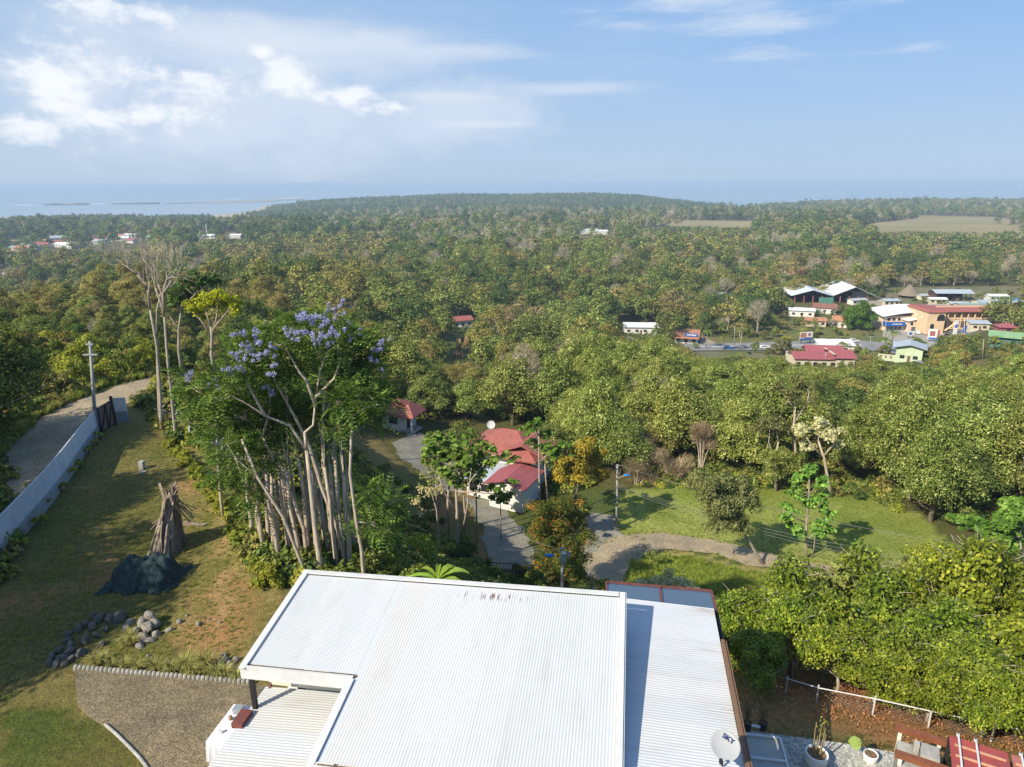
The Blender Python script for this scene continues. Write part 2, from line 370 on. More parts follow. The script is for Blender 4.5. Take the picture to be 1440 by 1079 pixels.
# open ground of the town
TOWN = [(985, 478), (1090, 478), (1180, 470), (1230, 470), (1225, 455), (1240, 410), (1440, 410), (1440, 445), (1400, 468), (1330, 490), (1260, 512), (1120, 515), (985, 510)]
lay(TOWN, lerp(c3((.20, .18, .12)), c3((.12, .14, .05)), n2+n3+.5), GY > 180)
lay([(1100, 455), (1230, 455), (1240, 470), (1150, 492), (990, 492), (985, 478), (1000, 470)], lerp(c3((.10, .13, .04)), c3((.17, .16, .07)), n2+.5), GY > 180)
lay([(1290, 520), (1330, 500), (1420, 520), (1430, 600), (1370, 600), (1330, 560)], lerp(c3((.13, .12, .05)), c3((.2, .15, .08)), n2+.4), GY > 90)
FIELDS = [[(1200, 322), (1300, 312), (1440, 325), (1440, 340), (1340, 338), (1280, 330), (1240, 338), (1205, 333)], [(900, 316), (950, 312), (1060, 314), (1085, 326), (1020, 330), (960, 322)], [(1290, 309), (1400, 312), (1440, 318), (1440, 323), (1300, 316)], [(20, 330), (60, 330), (60, 338), (20, 338)]]
for P in FIELDS: lay(P, lerp(c3((.30, .25, .14)), c3((.22, .21, .10)), n3+.4), GY > 500)
colr = np.where(((GZ < -80.5) & (GY > 1500))[..., None], c3((.42, .36, .27)), colr)
me = bpy.data.meshes.new('ground'); idx = np.arange(NS*NA).reshape(NS, NA)
F = np.stack([idx[:-1, :-1], idx[:-1, 1:], idx[1:, 1:], idx[1:, :-1]], -1).reshape(-1, 4)
mb = MB().add(np.stack([GX, GY, GZ], -1).reshape(-1, 3), F)
gm, T = newmat('ground')
vc = T('ShaderNodeAttribute', attribute_name='tone').outputs[0]; oc = T('ShaderNodeTexCoord').outputs['Object']
nf = T.noise(oc, 3.1, 6, .7); nff = T.noise(oc, 14.0, 4, .7)
cc = T.mix(1.0, vc, T.ramp(nf, [(.3, (.6, .6, .6)), (.7, (1.35, 1.3, 1.25))]), 'MULTIPLY')
cc = T.mix(.8, cc, T.ramp(nff, [(.35, (.6, .62, .6)), (.65, (1.35, 1.32, 1.2))]), 'MULTIPLY')
p = T('ShaderNodeBsdfPrincipled', {'Base Color': cc, 'Roughness': .95, 'Specular IOR Level': .1})
T.l.new(T('ShaderNodeBump', {'Strength': .8, 'Distance': .12, 'Height': T.m('ADD', nf, T.m('MULTIPLY', nff, .5))}).outputs[0], p.inputs['Normal'])
T.l.new(p.outputs[0], T('ShaderNodeOutputMaterial').inputs[0])
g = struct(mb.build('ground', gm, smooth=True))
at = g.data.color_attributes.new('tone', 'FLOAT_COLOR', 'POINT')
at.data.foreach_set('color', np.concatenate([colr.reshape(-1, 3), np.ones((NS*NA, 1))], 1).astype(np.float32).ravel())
# sea
sm, T = newmat('sea')
oc = T('ShaderNodeTexCoord').outputs['Object']
nn = T.noise(T('ShaderNodeMapping', {0: oc, 3: (.0006, .004, 1)}).outputs[0], 1.0, 5, .6)
wv = T.noise(T('ShaderNodeMapping', {0: oc, 3: (.01, .03, 1)}).outputs[0], 1.0, 6, .7)
p = T('ShaderNodeBsdfPrincipled', {'Base Color': T.ramp(nn, [(.3, (.07, .13, .18)), (.7, (.14, .20, .25))]), 'Roughness': T.ramp(nn, [(.35, (.03,)*3), (.65, (.16,)*3)]), 'IOR': 1.33})
T.l.new(T('ShaderNodeBump', {'Strength': .035, 'Distance': 2.0, 'Height': wv}).outputs[0], p.inputs['Normal'])
T.l.new(p.outputs[0], T('ShaderNodeOutputMaterial').inputs[0])
sx = np.linspace(-38000, 38000, 40); sy = np.concatenate([[900, 1500, 2000], np.linspace(2500, 45000, 40)])
X, Y = np.meshgrid(sx, sy); ids = np.arange(X.size).reshape(X.shape)
struct(MB().add(np.stack([X, Y, X*0-85.0], -1).reshape(-1, 3), np.stack([ids[:-1, :-1], ids[:-1, 1:], ids[1:, 1:], ids[1:, :-1]], -1).reshape(-1, 4)).build('sea', sm))
# haze
hm, T = newmat('haze')
T.l.new(T('ShaderNodeVolumePrincipled', {'Color': (.58, .78, 1.0, 1), 'Density': HAZE, 'Anisotropy': 0.0}).outputs[0], T('ShaderNodeOutputMaterial').inputs[1])
struct(MB().box((0, 22400, -41), (77000, 45400, 122)).build('haze', hm), 'stuff')

# ------------------------------------------------------------------ trees
MG = leafmat('green leaves', (.042, .062, .018), (.125, .15, .04), (.24, .25, .085))
ML = leafmat('flowering leaves', (.05, .075, .018), (.145, .175, .038), (.36, .36, .15))
MD = leafmat('dark leaves', (.024, .046, .016), (.06, .09, .028), (.115, .145, .05))
MO = leafmat('olive leaves', (.08, .078, .025), (.17, .15, .05), (.27, .23, .085))
MBR = leafmat('dry leaves', (.11, .09, .05), (.19, .155, .085), (.27, .21, .12))
MGR = leafmat('bare twigs', (.19, .165, .13), (.31, .27, .22), (.42, .37, .30), transl=.1)
MBRK = mat('bark', (.17, .135, .10), .9, (.09, .07, .05), 3, bump=.4)
MPALE = mat('pale bark', (.42, .36, .29), .85, (.22, .185, .145), 2.2, stretch=(3, 3, .6), bump=.4)
def sphere_pts(n):
    v = rng.normal(size=(n, 3)); return v/np.linalg.norm(v, axis=1, keepdims=True)
def crown_blobs(R_, h0, h1, k, flat=.75, br=(.26, .2)):
    """k leaf clumps spread over an uneven crown between heights h0 and h1"""
    B = []
    for i in range(k):
        a = rng.random()*6.283; q = math.sqrt(rng.random()); zc = rng.random()
        rr = R_*(1-.55*max(0, zc-.35)/.65)*(.55+.45*min(1, zc/.3))
        r = R_*(br[0]+br[1]*rng.random())
        B.append((q*rr*math.cos(a)*.85, q*rr*math.sin(a)*.85, h0+(h1-h0)*(.12+.78*zc*(1-.45*q*q)), r, r*flat))
    return B
def crown_leaves(mb, B, n, size, m=0, asp=.6, up=.45, rnd=.5, six=False, shell=.4):
    vol = np.array([b[3]**2 for b in B]); cnt = np.maximum((n*vol/vol.sum()).astype(int), 4)
    for b, c in zip(B, cnt):
        d = sphere_pts(c); d[:, 2] = np.where(d[:, 2] < -.35, -d[:, 2], d[:, 2])
        lump = 1+.22*np.sin(d[:, 0]*5+b[0]*3)*np.cos(d[:, 1]*6+b[1]*2)
        rr = (1-shell*rng.random(c)**1.7)*lump
        C = np.array(b[:3])+d*rr[:, None]*np.array([b[3], b[3], b[4]])
        N = d+np.array([0, 0, up])+rng.normal(size=(c, 3))*rnd
        mb.leaves(C, N, size*(.65+.7*rng.random(c)), asp, m, six)
    return mb
def limbs(mb, B, h0, r, lean=(0, 0), every=1, m=0, top=.95, n=6):
    tr = [(0, 0, -.5), (lean[0]*.3+rng.normal()*.08, lean[1]*.3, h0*.5), (lean[0]*.7, lean[1]*.7+rng.normal()*.1, h0), (lean[0], lean[1], h0*1.25)]
    mb.tube(tr, [r*1.25, r*.95, r*.8, r*.45], n, m)
    for b in B[::every]:
        s = Vector(tr[2]).lerp(Vector(tr[3]), rng.random()*.8) if rng.random() < .7 else Vector(tr[1]).lerp(Vector(tr[2]), .6)
        e = Vector(b[:3]); mid = s.lerp(e, .5)+Vector((rng.normal()*.25, rng.normal()*.25, -.12*(e-s).length))
        mb.tube([s, mid, s.lerp(e, top)], [r*.42, r*.28, r*.1], 5, m)
    return mb
def twigs(mb, B, n, L, wd, m=0):
    """bare crown: fine upward twigs as slim blades on the branch ends"""
    vol = np.array([b[3]**2 for b in B]); cnt = (n*vol/vol.sum()).astype(int)+2
    for b, c in zip(B, cnt):
        C = np.array(b[:3])+sphere_pts(c)*(rng.random((c, 1))**.5)*np.array([b[3], b[3], b[4]])
        D = (C-np.array([b[0]*.3, b[1]*.3, b[2]-b[4]*2.0])); D /= np.linalg.norm(D, axis=1, keepdims=True); D += rng.normal(size=(c, 3))*.35
        D /= np.linalg.norm(D, axis=1, keepdims=True)
        S = np.cross(D, rng.normal(size=(c, 3))); S /= np.linalg.norm(S, axis=1, keepdims=True)
        l = (L*(.5+rng.random(c)))[:, None]
        V = np.stack([C-D*l*.5-S*wd*.5, C-D*l*.5+S*wd*.5, C+D*l*.5], 1); k = len(C)
        mb.add(V.reshape(-1, 3), np.arange(k*3).reshape(k, 3), m)
    return mb
def make_tree(kind, lod, h, R_, trunk_h, nb, leafm, barkm, flat=.75, name='tree', label='', cat='tree', asp=.6, hidden=False, leafk=1.0, r=None, up=.45):
    if lod >= 1: h *= rng.uniform(.85, 1.2); R_ *= rng.uniform(.85, 1.15)
    B = crown_blobs(R_, trunk_h, h, nb, flat) if lod >= 2 or kind == 'bare' else crown_blobs(R_, trunk_h, h, int(nb*2.1), flat, (.15, .17)); r = r or h*.022+.05
    n, sz = {0: (19000, .23), 1: (10500, .28), 2: (1500, .62), 3: (420, 1.15)}[lod]
    n = int(n*leafk); mt = MB(); mc = MB()
    if kind == 'bare':
        limbs(mt, B, trunk_h, r, every=1, top=1.0, n=6 if lod < 2 else 3)
        if lod < 2:
            for b in B:
                for _ in range(6 if lod == 0 else 5):
                    s = Vector(b[:3]); e = s+Vector((rng.normal()*b[3]*.7, rng.normal()*b[3]*.7, b[4]*(.4+rng.random())))
                    mt.tube([s, s.lerp(e, .5)+Vector((rng.normal()*.1, rng.normal()*.1, .1)), e], [.06, .04, .015], 3)
        twigs(mc, B, {0: 2600, 1: 1500, 2: 420, 3: 120}[lod], {0: .8, 1: 1.0, 2: 1.5, 3: 2.4}[lod], {0: .025, 1: .035, 2: .085, 3: .17}[lod])
    else:
        limbs(mt, B, trunk_h, r, every=2 if kind == 'open' else 4, n=6 if lod < 2 else 3)
        crown_leaves(mc, B, n, sz, asp=asp, up=up, rnd=.4 if lod < 2 else .3, shell=.32 if lod < 2 else .25)
    if lod >= 2:   # one mesh, two materials, for the far wood
        full = MB()
        for V, F_ in zip([np.concatenate(mc.V)], [None]): pass
        full.V = mc.V+mt.V; full.F = mc.F+[f+mc.n for f in mt.F]; full.M = mc.M+[1]*len(mt.F); full.n = mc.n+mt.n
        return full.mesh('far '+name, [leafm, barkm])
    t = thing(name, label, cat)
    mt.build('trunk', barkm, t, smooth=True); mc.build('crown', leafm, t)
    return t
# ---- prototypes of the wood: kinds 0 flowering green, 1 mid green, 2 dark green, 3 olive, 4 brown, 5 bare
KIND = [dict(kind='full', h=11.5, R_=5.3, trunk_h=1.5, nb=34, leafm=ML, barkm=MBRK, name='broadleaf_tree'),
        dict(kind='full', h=10, R_=4.9, trunk_h=1.6, nb=24, leafm=MG, barkm=MBRK, name='broadleaf_tree'),
        dict(kind='full', h=11, R_=4.8, trunk_h=2.0, nb=22, leafm=MD, barkm=MBRK, name='broadleaf_tree'),
        dict(kind='open', h=9.5, R_=5.2, trunk_h=2.8, nb=22, leafm=MO, barkm=MPALE, name='dry_season_tree', flat=.5, leafk=.75),
        dict(kind='open', h=10, R_=4.6, trunk_h=2.6, nb=18, leafm=MBR, barkm=MPALE, name='dry_season_tree', flat=.7, leafk=.5),
        dict(kind='bare', h=11, R_=4.2, trunk_h=3.8, nb=16, leafm=MGR, barkm=MPALE, name='bare_tree')]
LAB = ['leafy green tree tipped with pale cream flower heads in the belt beyond the lawn', 'rounded mid green broadleaf tree in the wooded valley', 'dark green tall broadleaf tree in the wooded valley',
       'olive gold spreading tree of the dry season wood', 'russet brown half leafless tree of the dry season wood', 'leafless pale grey tree standing among the green crowns']
GRP = ['flowering green trees beyond the lawn', 'mid green trees of the valley', 'dark green trees of the valley', 'olive trees of the dry wood', 'brown trees of the dry wood', 'leafless grey trees of the valley']
protoN = [[make_tree(**k, lod=1, label=LAB[i]) for _ in range(4 if i < 4 else 3)] for i, k in enumerate(KIND)]
protoH = {0: [make_tree(**KIND[0], lod=0, label=LAB[0]) for _ in range(2)]}
for l_ in protoN+list(protoH.values()):
    for p_ in l_: p_['used'] = 0
protoM = [[make_tree(**k, lod=2) for _ in range(4)] for k in KIND]
protoF = [[make_tree(**k, lod=3) for _ in range(4)] for k in KIND]
# places that must stay open to view: (u0, v0, u1, v1, distance)
KEEP = [(1105, 398, 1215, 432, 405), (1235, 430, 1425, 473, 300), (1300, 402, 1375, 428, 395), (1105, 430, 1180, 448, 360), (1195, 440, 1225, 470, 330), (880, 457, 925, 466, 345),
        (985, 484, 1225, 500, 280), (1120, 468, 1145, 485, 270), (952, 462, 990, 480, 300), (1118, 492, 1203, 514, 232), (1255, 490, 1300, 512, 222), (1265, 405, 1300, 422, 380), (1370, 458, 1415, 488, 258),
        (870, 693, 1310, 790, 60), (530, 560, 585, 600, 92), (615, 605, 735, 715, 72), (560, 610, 640, 690, 80), (470, 596, 590, 690, 82), (690, 720, 745, 800, 62), (835, 735, 900, 830, 60),
        (12, 330, 212, 345, 1600), (0, 372, 50, 382, 700), (1075, 370, 1135, 384, 520), (278, 323, 345, 331, 1500), (642, 446, 662, 453, 330), (815, 324, 862, 331, 1800), (960, 405, 1035, 408, 400), (630, 474, 662, 500, 245),
        (1360, 500, 1390, 515, 200)]+[(1235, 313, 1440, 331, 1150), (905, 315, 1060, 321, 1300)]
NOTREE = [(TOWN, 180, 470), ([(860, 700), (980, 692), (1110, 695), (1220, 710), (1290, 745), (1325, 790), (1310, 860), (1180, 900), (830, 900), (820, 740)], 0, 110),
          ([(470, 585), (590, 560), (760, 600), (770, 720), (760, 830), (560, 780), (470, 680)], 0, 100), ([(0, 640), (0, 560), (140, 535), (270, 505), (275, 1079), (0, 1079)], 0, 110),
          ([(240, 560), (420, 660), (520, 830), (0, 1079), (0, 700)], 0, 60)]+[(P, 500, 2000) for P in FIELDS]
def weights(u, v, y, x):
    n = vnoise(np.array([x]), np.array([y]), 45 if y < 500 else 150, 31)[0]; n2_ = vnoise(np.array([x]), np.array([y]), 90, 32)[0]
    w_ = np.array([0.0, .46, .26, .17, .05, .06])
    if y < 150 and u > 790: w_ = np.array([.80, .06, .05, .03, .05, .02]) if v > 470 else w_
    elif u < 560 and 345 < v < 480 and y > 120: w_ = np.array([0, .20, .12, .60, .05, .03])
    elif v > 440: w_ = np.array([0, .56, .18, .20, .03, .03])
    elif y > 2050 and u < 1010: w_ = np.array([0, .25, .65, .04, .03, .03])
    elif y > 500 and u > 1000: w_ = np.array([0, .38, .28, .12, .12, .10])
    elif y > 800 and u > 470: w_ = np.array([0, .32, .24, .09, .11, .24])
    elif u < 470 and y > 500: w_ = np.array([0, .38, .46, .06, .04, .06])
    elif u > 900: w_ = np.array([0, .36, .20, .22, .12, .10])
    w_ = w_*np.array([1, 1+1.7*n, 1-1.9*n, 1+2*n2_, 1-2.6*n2_, 1-2.6*n2_]).clip(.08, 3)
    return w_/w_.sum()
cand = []
y = 70.0
while y < 3250:
    sp = 6.4 if y < 200 else 8.4 if y < 450 else 10.5 if y < 800 else 13 if y < 1600 else 17
    xs = np.arange(-.92*y-10, .92*y+10, sp)
    xs = xs+rng.uniform(-.42, .42, len(xs))*sp; ys = y+rng.uniform(-.42, .42, len(xs))*sp
    cand.append(np.stack([xs, ys], 1)); y += sp
cand = np.concatenate(cand)
s_ = cand[:, 1]+30; fi = np.log(s_/6)/LG*(NS-1); fj = (cand[:, 0]/s_+1.5)/3*(NA-1)
HZ = GZ[fi.astype(int).clip(0, NS-1), fj.astype(int).clip(0, NA-1)]
cu, cv, cd = proj((cand[:, 0], cand[:, 1], HZ))
ok = (cu > -140) & (cu < 1580) & (HZ > -81.5)
for P, a, b in NOTREE: ok &= ~(inpoly(cu, cv, P) & (cand[:, 1] > a) & (cand[:, 1] < b))
ok &= ~((cand[:, 1] < 76) & (cand[:, 0]/cand[:, 1] > -.33) & (cand[:, 0]/cand[:, 1] < .56))
ok &= ~((cand[:, 1] < 84) & (cand[:, 0]/cand[:, 1] < -.3))
hmax = np.full(len(cu), 99.0); half = 3.6/cd*FPX
for u0, v0, u1, v1, dd in KEEP:
    hit = (cand[:, 1] < dd) & (cu+half > u0) & (cu-half < u1) & (cv > v0-1) & ((dd < 500) | (dd in (1150, 1300)) | (rng.random(len(cu)) < .9))
    hmax = np.where(hit, np.minimum(hmax, np.maximum(cv-v1+1, 0)*cd/(FPX*.96)), hmax)
ok &= hmax > 3.6; hmax = hmax[ok]
cand = cand[ok]; HZ = HZ[ok]; cu = cu[ok]; cv = cv[ok]
order = np.argsort(cand[:, 1]); far_pts = []
count = {'broadleaf_tree': 0, 'dry_season_tree': 0, 'bare_tree': 0}
for i in order:
    x, y = cand[i]; z = HZ[i]
    k = int(rng.choice(6, p=weights(cu[i], cv[i], y, x))); nm = KIND[k]['name']
    big = .62+.55*rng.random()**1.3
    if y > 200: big = (.55+1.0*rng.random()**1.5)*min(1.4, .85+y/1200)
    if cu[i] > 790 and y < 150: big = .7+.5*rng.random()
    if y > 1000: big *= 1.15
    if cu[i] < 345 and y < 140: big *= .5
    lim = hmax[i]/13.5
    if y > 2050 and 420 < cu[i] < 1010: big = 1.6+.4*rng.random()
    if y > 1700 and cu[i] < 420: big = .8+.4*rng.random()
    if y < 700 and count[nm] < 298 and -40 < cu[i] < 1480:
        count[nm] += 1
        P = protoH.get(k) if y < 112 and k in protoH else protoN[k]
        src = P[int(rng.integers(len(P)))]
        loc = (x, y, z-.1); rz = rng.random()*6.283; sc = (big*(.9+.2*rng.random()), big*(.9+.2*rng.random()), min(lim, big*(.72+.55*rng.random())))
        if not src['used']: src['used'] = 1; src.location = loc; src.rotation_euler = (0, 0, rz); src.scale = sc; src['group'] = GRP[k]
        else: dup(src, loc, rz, sc, LAB[k], GRP[k])
    else: far_pts.append((x, y, z-.1, k*4+int(rng.integers(4))+(24 if y > 620 else 0), min(big, max(lim, .25)), rng.random()*6.283))
for o in scn.objects:
    if 'used' in o: del o['used']
print('trees', count, 'far', len(far_pts))
def scatter(name, pts, protos, kind='stuff'):
    """one object: points that carry copies of small meshes"""
    pts = np.array(pts, np.float32)
    me = bpy.data.meshes.new(name); me.vertices.add(len(pts)); me.vertices.foreach_set('co', pts[:, :3].ravel())
    for nm, c, ty in (('k', 3, 'INT'), ('s', 4, 'FLOAT'), ('r', 5, 'FLOAT')):
        a = me.attributes.new(nm, ty, 'POINT'); a.data.foreach_set('value', pts[:, c].astype(np.int32 if ty == 'INT' else np.float32))
    o = bpy.data.objects.new(name, me); COL.objects.link(o)
    ng = bpy.data.node_groups.new(name, 'GeometryNodeTree'); ng.interface.new_socket('Geometry', in_out='INPUT', socket_type='NodeSocketGeometry'); ng.interface.new_socket('Geometry', in_out='OUTPUT', socket_type='NodeSocketGeometry')
    T = NT(ng); gi = T('NodeGroupInput'); go = T('NodeGroupOutput'); jn = T('GeometryNodeJoinGeometry')
    def attr(nm, ty): nd = T('GeometryNodeInputNamedAttribute', data_type=ty); nd.inputs[0].default_value = nm; return [q for q in nd.outputs if q.enabled][0]
    ka, sa, ra = attr('k', 'INT'), attr('s', 'FLOAT'), attr('r', 'FLOAT')
    rv = T('ShaderNodeCombineXYZ', {2: ra}).outputs[0]
    for i, pm in enumerate(protos):
        if not np.any(pts[:, 3].astype(int) == i): continue
        po = bpy.data.objects.new(name+' part', pm)
        oi = T('GeometryNodeObjectInfo'); oi.inputs['Object'].default_value = po
        if 'As Instance' in oi.inputs: oi.inputs['As Instance'].default_value = True
        cp = T('FunctionNodeCompare', data_type='INT', operation='EQUAL'); cp.inputs[3].default_value = i; T.l.new(ka, cp.inputs[2])
        ip = T('GeometryNodeInstanceOnPoints'); T.l.new(gi.outputs[0], ip.inputs['Points']); T.l.new(cp.outputs[0], ip.inputs['Selection'])
        T.l.new(oi.outputs['Geometry'], ip.inputs['Instance']); T.l.new(rv, ip.inputs['Rotation']); T.l.new(sa, ip.inputs['Scale'])
        T.l.new(ip.outputs[0], jn.inputs[0])
    T.l.new(jn.outputs[0], go.inputs[0])
    md = o.modifiers.new('scatter', 'NODES'); md.node_group = ng
    return struct(o, kind)
scatter('forest', far_pts, [m_ for k in protoM for m_ in k]+[m_ for k in protoF for m_ in k])
# ------------------------------------------------------------------ the white roofed house
HA = R(9.5)
def wd(p): return (p[0]*math.cos(HA)-p[1]*math.sin(HA), p[0]*math.sin(HA)+p[1]*math.cos(HA), p[2])
def hw(w_, d_, z=0): return Vector((w_*math.cos(HA)+d_*math.sin(HA), -w_*math.sin(HA)+d_*math.cos(HA), z))
def roofmat(name, axis, stain_x=None):
    m, T = newmat(name); oc = T('ShaderNodeTexCoord').outputs['Object']; X, Y, Z = T('ShaderNodeSeparateXYZ', {0: oc}).outputs
    a, b = (X, Y) if axis == 'x' else (Y, X)
    pn = T.m('FLOOR', T.m('DIVIDE', a, .81)); rnd = T('ShaderNodeTexWhiteNoise', {1: pn}, noise_dimensions='1D').outputs[0]
    c = T.ramp(rnd, [(0, (.49, .51, .52)), (.5, (.53, .555, .58)), (1, (.53, .525, .51))])
    n = T.noise(T('ShaderNodeMapping', {0: oc, 3: (1.2, .35, 1) if axis == 'x' else (.35, 1.2, 1)}).outputs[0], 1.6, 6, .65)
    c = T.mix(T.m('MULTIPLY', T.m('LESS_THAN', T.m('FRACT', T.m('DIVIDE', a, .81)), .03), .12), c, (.28, .28, .28))
    c = T.mix(T.m('MULTIPLY', T.smooth(n, .46, .8), .32), c, (.38, .35, .30))
    sp = T('ShaderNodeTexVoronoi', {'Scale': 3.2}, feature='F1'); T.l.new(oc, sp.inputs['Vector'])
    spk = T.m('MULTIPLY', T.smooth(sp.outputs['Distance'], .045, .02), T.m('GREATER_THAN', T('ShaderNodeTexWhiteNoise', {0: sp.outputs['Position']}, noise_dimensions='3D').outputs[0], .55))
    c = T.mix(T.m('MULTIPLY', spk, .7), c, (.16, .13, .10))
    if stain_x is not None:   # rusty drip streaks that run to the eave
        st = T.noise(T('ShaderNodeMapping', {0: oc, 3: (.5, 14, 1)}).outputs[0], 1.0, 4, .7)
        zone = T.smooth(T.noise(T('ShaderNodeMapping', {0: oc, 3: (.3, .9, 1)}).outputs[0], 1.0, 2, .5), .48, .66)
        e = T.smooth(X, stain_x[0], stain_x[1])
        c = T.mix(T.m('MULTIPLY', T.m('MULTIPLY', T.smooth(st, .46, .66), zone), T.m('MULTIPLY', e, .75)), c, (.30, .22, .14))
    else:
        ru = T.noise(T('ShaderNodeMapping', {0: oc, 3: (16, 1.6, 1)}).outputs[0], 1.0, 3, .7); z1 = T.smooth(Y, 17.45, 17.75); z2 = T.smooth(Y, 18.0, 17.8)
        x1 = T.m('MULTIPLY', T.smooth(X, -4.9, -4.3), T.smooth(X, -2.1, -3.2))
        c = T.mix(T.m('MULTIPLY', T.m('MULTIPLY', T.smooth(ru, .54, .60), x1), T.m('MULTIPLY', z1, z2)), c, (.16, .07, .03))
    p = T('ShaderNodeBsdfPrincipled', {'Base Color': c, 'Roughness': .42, 'Specular IOR Level': .45})
    T.l.new(p.outputs[0], T('ShaderNodeOutputMaterial').inputs[0]); return m
RM1 = roofmat('white roofing', 'x'); RM2 = roofmat('white roofing right', 'y', (1.2, 3.2)); RM3 = roofmat('white roofing left', 'y', (-8.0, -9.9))
WH = mat('white trim', (.60, .61, .61), .5, (.52, .52, .51), 2); BLK = mat('black steel', (.02, .022, .025), .5, (.03, .03, .03)); REDW = mat('red brown steel', (.20, .065, .05), .6, (.13, .045, .04), 5)
CREAM = mat('cream wall', (.72, .68, .56), .8, (.62, .58, .47), 2); WALL = mat('white wall', (.75, .74, .71), .85, (.62, .61, .58), 1.2); WOOD = mat('weathered timber', (.22, .13, .08), .8, (.14, .08, .05), 6, stretch=(1, 8, 8), bump=.3)
GUT = mat('dirty gutter', (.10, .065, .04), .9, (.22, .18, .13), 9); CONC = mat('concrete', (.38, .37, .34), .9, (.26, .25, .22), 3, bump=.3); RAFT = mat('red rafters', (.42, .16, .10), .7, (.3, .11, .07), 4)
GLS, T = newmat('dark glass'); p = T('ShaderNodeBsdfPrincipled', {'Base Color': (.06, .10, .15, 1), 'Roughness': .15, 'Specular IOR Level': .8}); T.l.new(p.outputs[0], T('ShaderNodeOutputMaterial').inputs[0])
def zmain(w_, d_): return 5+.13*(d_-18)+.02*w_
def corr(mb, w0, w1, d0, d1, zf, axis='x', pitch=.078, amp=.0048, m=0):
    k = 6; L = (w1-w0) if axis == 'x' else (d1-d0); n = int(L/pitch*k); a = np.linspace(0, L, n+1); zz = amp*np.sin(a/pitch*2*math.pi)
    J = np.linspace(0, 1, 5); V = []
    for j in J:
        if axis == 'x': V += [(w0+t, d0+(d1-d0)*j, zf(w0+t, d0+(d1-d0)*j)+z) for t, z in zip(a, zz)]
        else: V += [(w0+(w1-w0)*j, d0+t, zf(w0+(w1-w0)*j, d0+t)+z) for t, z in zip(a, zz)]
    n += 1; F = [(j*n+i, j*n+i+1, (j+1)*n+i+1, (j+1)*n+i) for j in range(4) for i in range(n-1)]
    mb.add(V, F, m); return mb
house = thing('house', 'large house under white corrugated metal roofs in the foreground', 'house', (0, 0, 0), -HA)
m_ = MB(); corr(m_, -9.80, -6.70, 14.42, 18.14, zmain); corr(m_, -6.698, .23, 11.85, 18.14, zmain); m_.build('roof', RM1, house, smooth=True)
def trim(name, pts, wdt, ht, mt_, dz=0, zf=zmain):
    m_ = MB()
    for (a, b) in pts:
        A = Vector((a[0], a[1], zf(*a)+dz)); B = Vector((b[0], b[1], zf(*b)+dz)); m_.beam(A, B, wdt, ht)
    return m_.build(name, mt_, house)
trim('fascia', [((-9.88, 14.2), (-9.88, 18.3)), ((-9.8, 18.235), (.18, 18.235)), ((.29, 18.3), (.29, 11.6)), ((-6.74, 11.7), (-6.74, 14.2))], .17, .05, WH, .045)
trim('fascia', [((-9.96, 14.27), (-6.70, 14.27))], .06, .40, WH, -.12); trim('fascia', [((-6.83, 11.68), (.37, 11.68))], .06, .40, WH, -.12)
trim('fascia', [((-9.985, 14.3), (-9.985, 18.32)), ((-10, 18.34), (.4, 18.34)), ((.4, 18.32), (.4, 11.7)), ((-6.85, 11.72), (-6.85, 14.22))], .03, .24, WH, -.09)
trim('gutter', [((-9.72, 14.345), (-6.64, 14.345)), ((-6.6, 11.755), (.2, 11.755))], .075, .03, GUT, .018)
zl = lambda w_, d_: 2.8+.05*(w_+9.95)
m_ = MB(); corr(m_, -9.97, -5.9, 7.2, 15.35, zl, 'y', .09, .006); m_.build('lower_roof', RM3, house, smooth=True)
m_ = MB(); m_.box((-8.2, 15.42, 3.0), (3.3, .12, .22)); m_.build('flashing', CREAM, house)
zr = lambda w_, d_: 4.03-.03*(w_-.3)+.012*(d_-17)
m_ = MB(); corr(m_, -.6, 3.19, 7.5, 19.58, zr, 'y', .09, .006); m_.build('side_roof', RM2, house, smooth=True)
m_ = MB(); m_.beam((3.245, 7.5, 3.97), (3.245, 17.9, 4.03), .09, .12); m_.beam((3.33, 7.5, 3.9), (3.33, 17.9, 3.95), .05, .2); m_.build('timber_edge', WOOD, house)
m_ = MB(); m_.box((3.35, 18.8, 3.15), (.06, 2.6, 1.1)); m_.box((3.40, 19.1, 2.35), (.05, 1.9, .9)); m_.build('side_screen', BLK, house)
can = MB(); A = [(-.2, 19.68, 3.8), (3.3, 19.68, 3.8), (3.34, 21.3, 3.5), (-.24, 21.3, 3.5)]
for i, j in ((0, 1), (1, 2), (2, 3), (3, 0)): can.beam(A[i], A[j], .07, .1)
can.beam((1.6, 19.68, 3.82), (1.6, 21.3, 3.52), .06, .09); cano = can.build('canopy_frame', REDW, house)
m_ = MB(); m_.add([A[0], A[1], A[2], A[3]], [(0, 1, 2, 3)]); m_.build('glass', GLS, cano)
parts('canopy_post', REDW, house, [((w0, 21.2, 1.7), (.1, .1, 3.4)) for w0 in (-.15, 3.28)])
for w0, d0, h in ((-9.82, 14.5, 4.3), (-9.82, 17.9, 4.75), (-6.9, 14.55, 4.35), (-9.1, 15.9, 4.5)):
    MB().box((w0, d0, h/2), (.12, .12, h)).build('post', BLK, house)
m_ = MB(); m_.beam((-9.82, 14.55, 1.2), (-9.82, 15.9, 4.0), .07); m_.beam((-9.82, 14.55, 2.6), (-9.5, 16.6, 1.2), .07); m_.beam((-9.0, 15.55, 2.6), (-9.0, 15.55, 4.3), .1); m_.build('brace', REDW, house)
m_ = MB()
for d0 in np.arange(15.75, 17.9, .45): m_.box((-8.2, d0, 3.45+.13*(d0-16)), (3.0, .22, .06))
m_.build('ceiling_boards', RAFT, house)
MB().box((-3.2, 14.9, 1.85), (6.4, 5.8, 3.7)).build('wall', WALL, house)
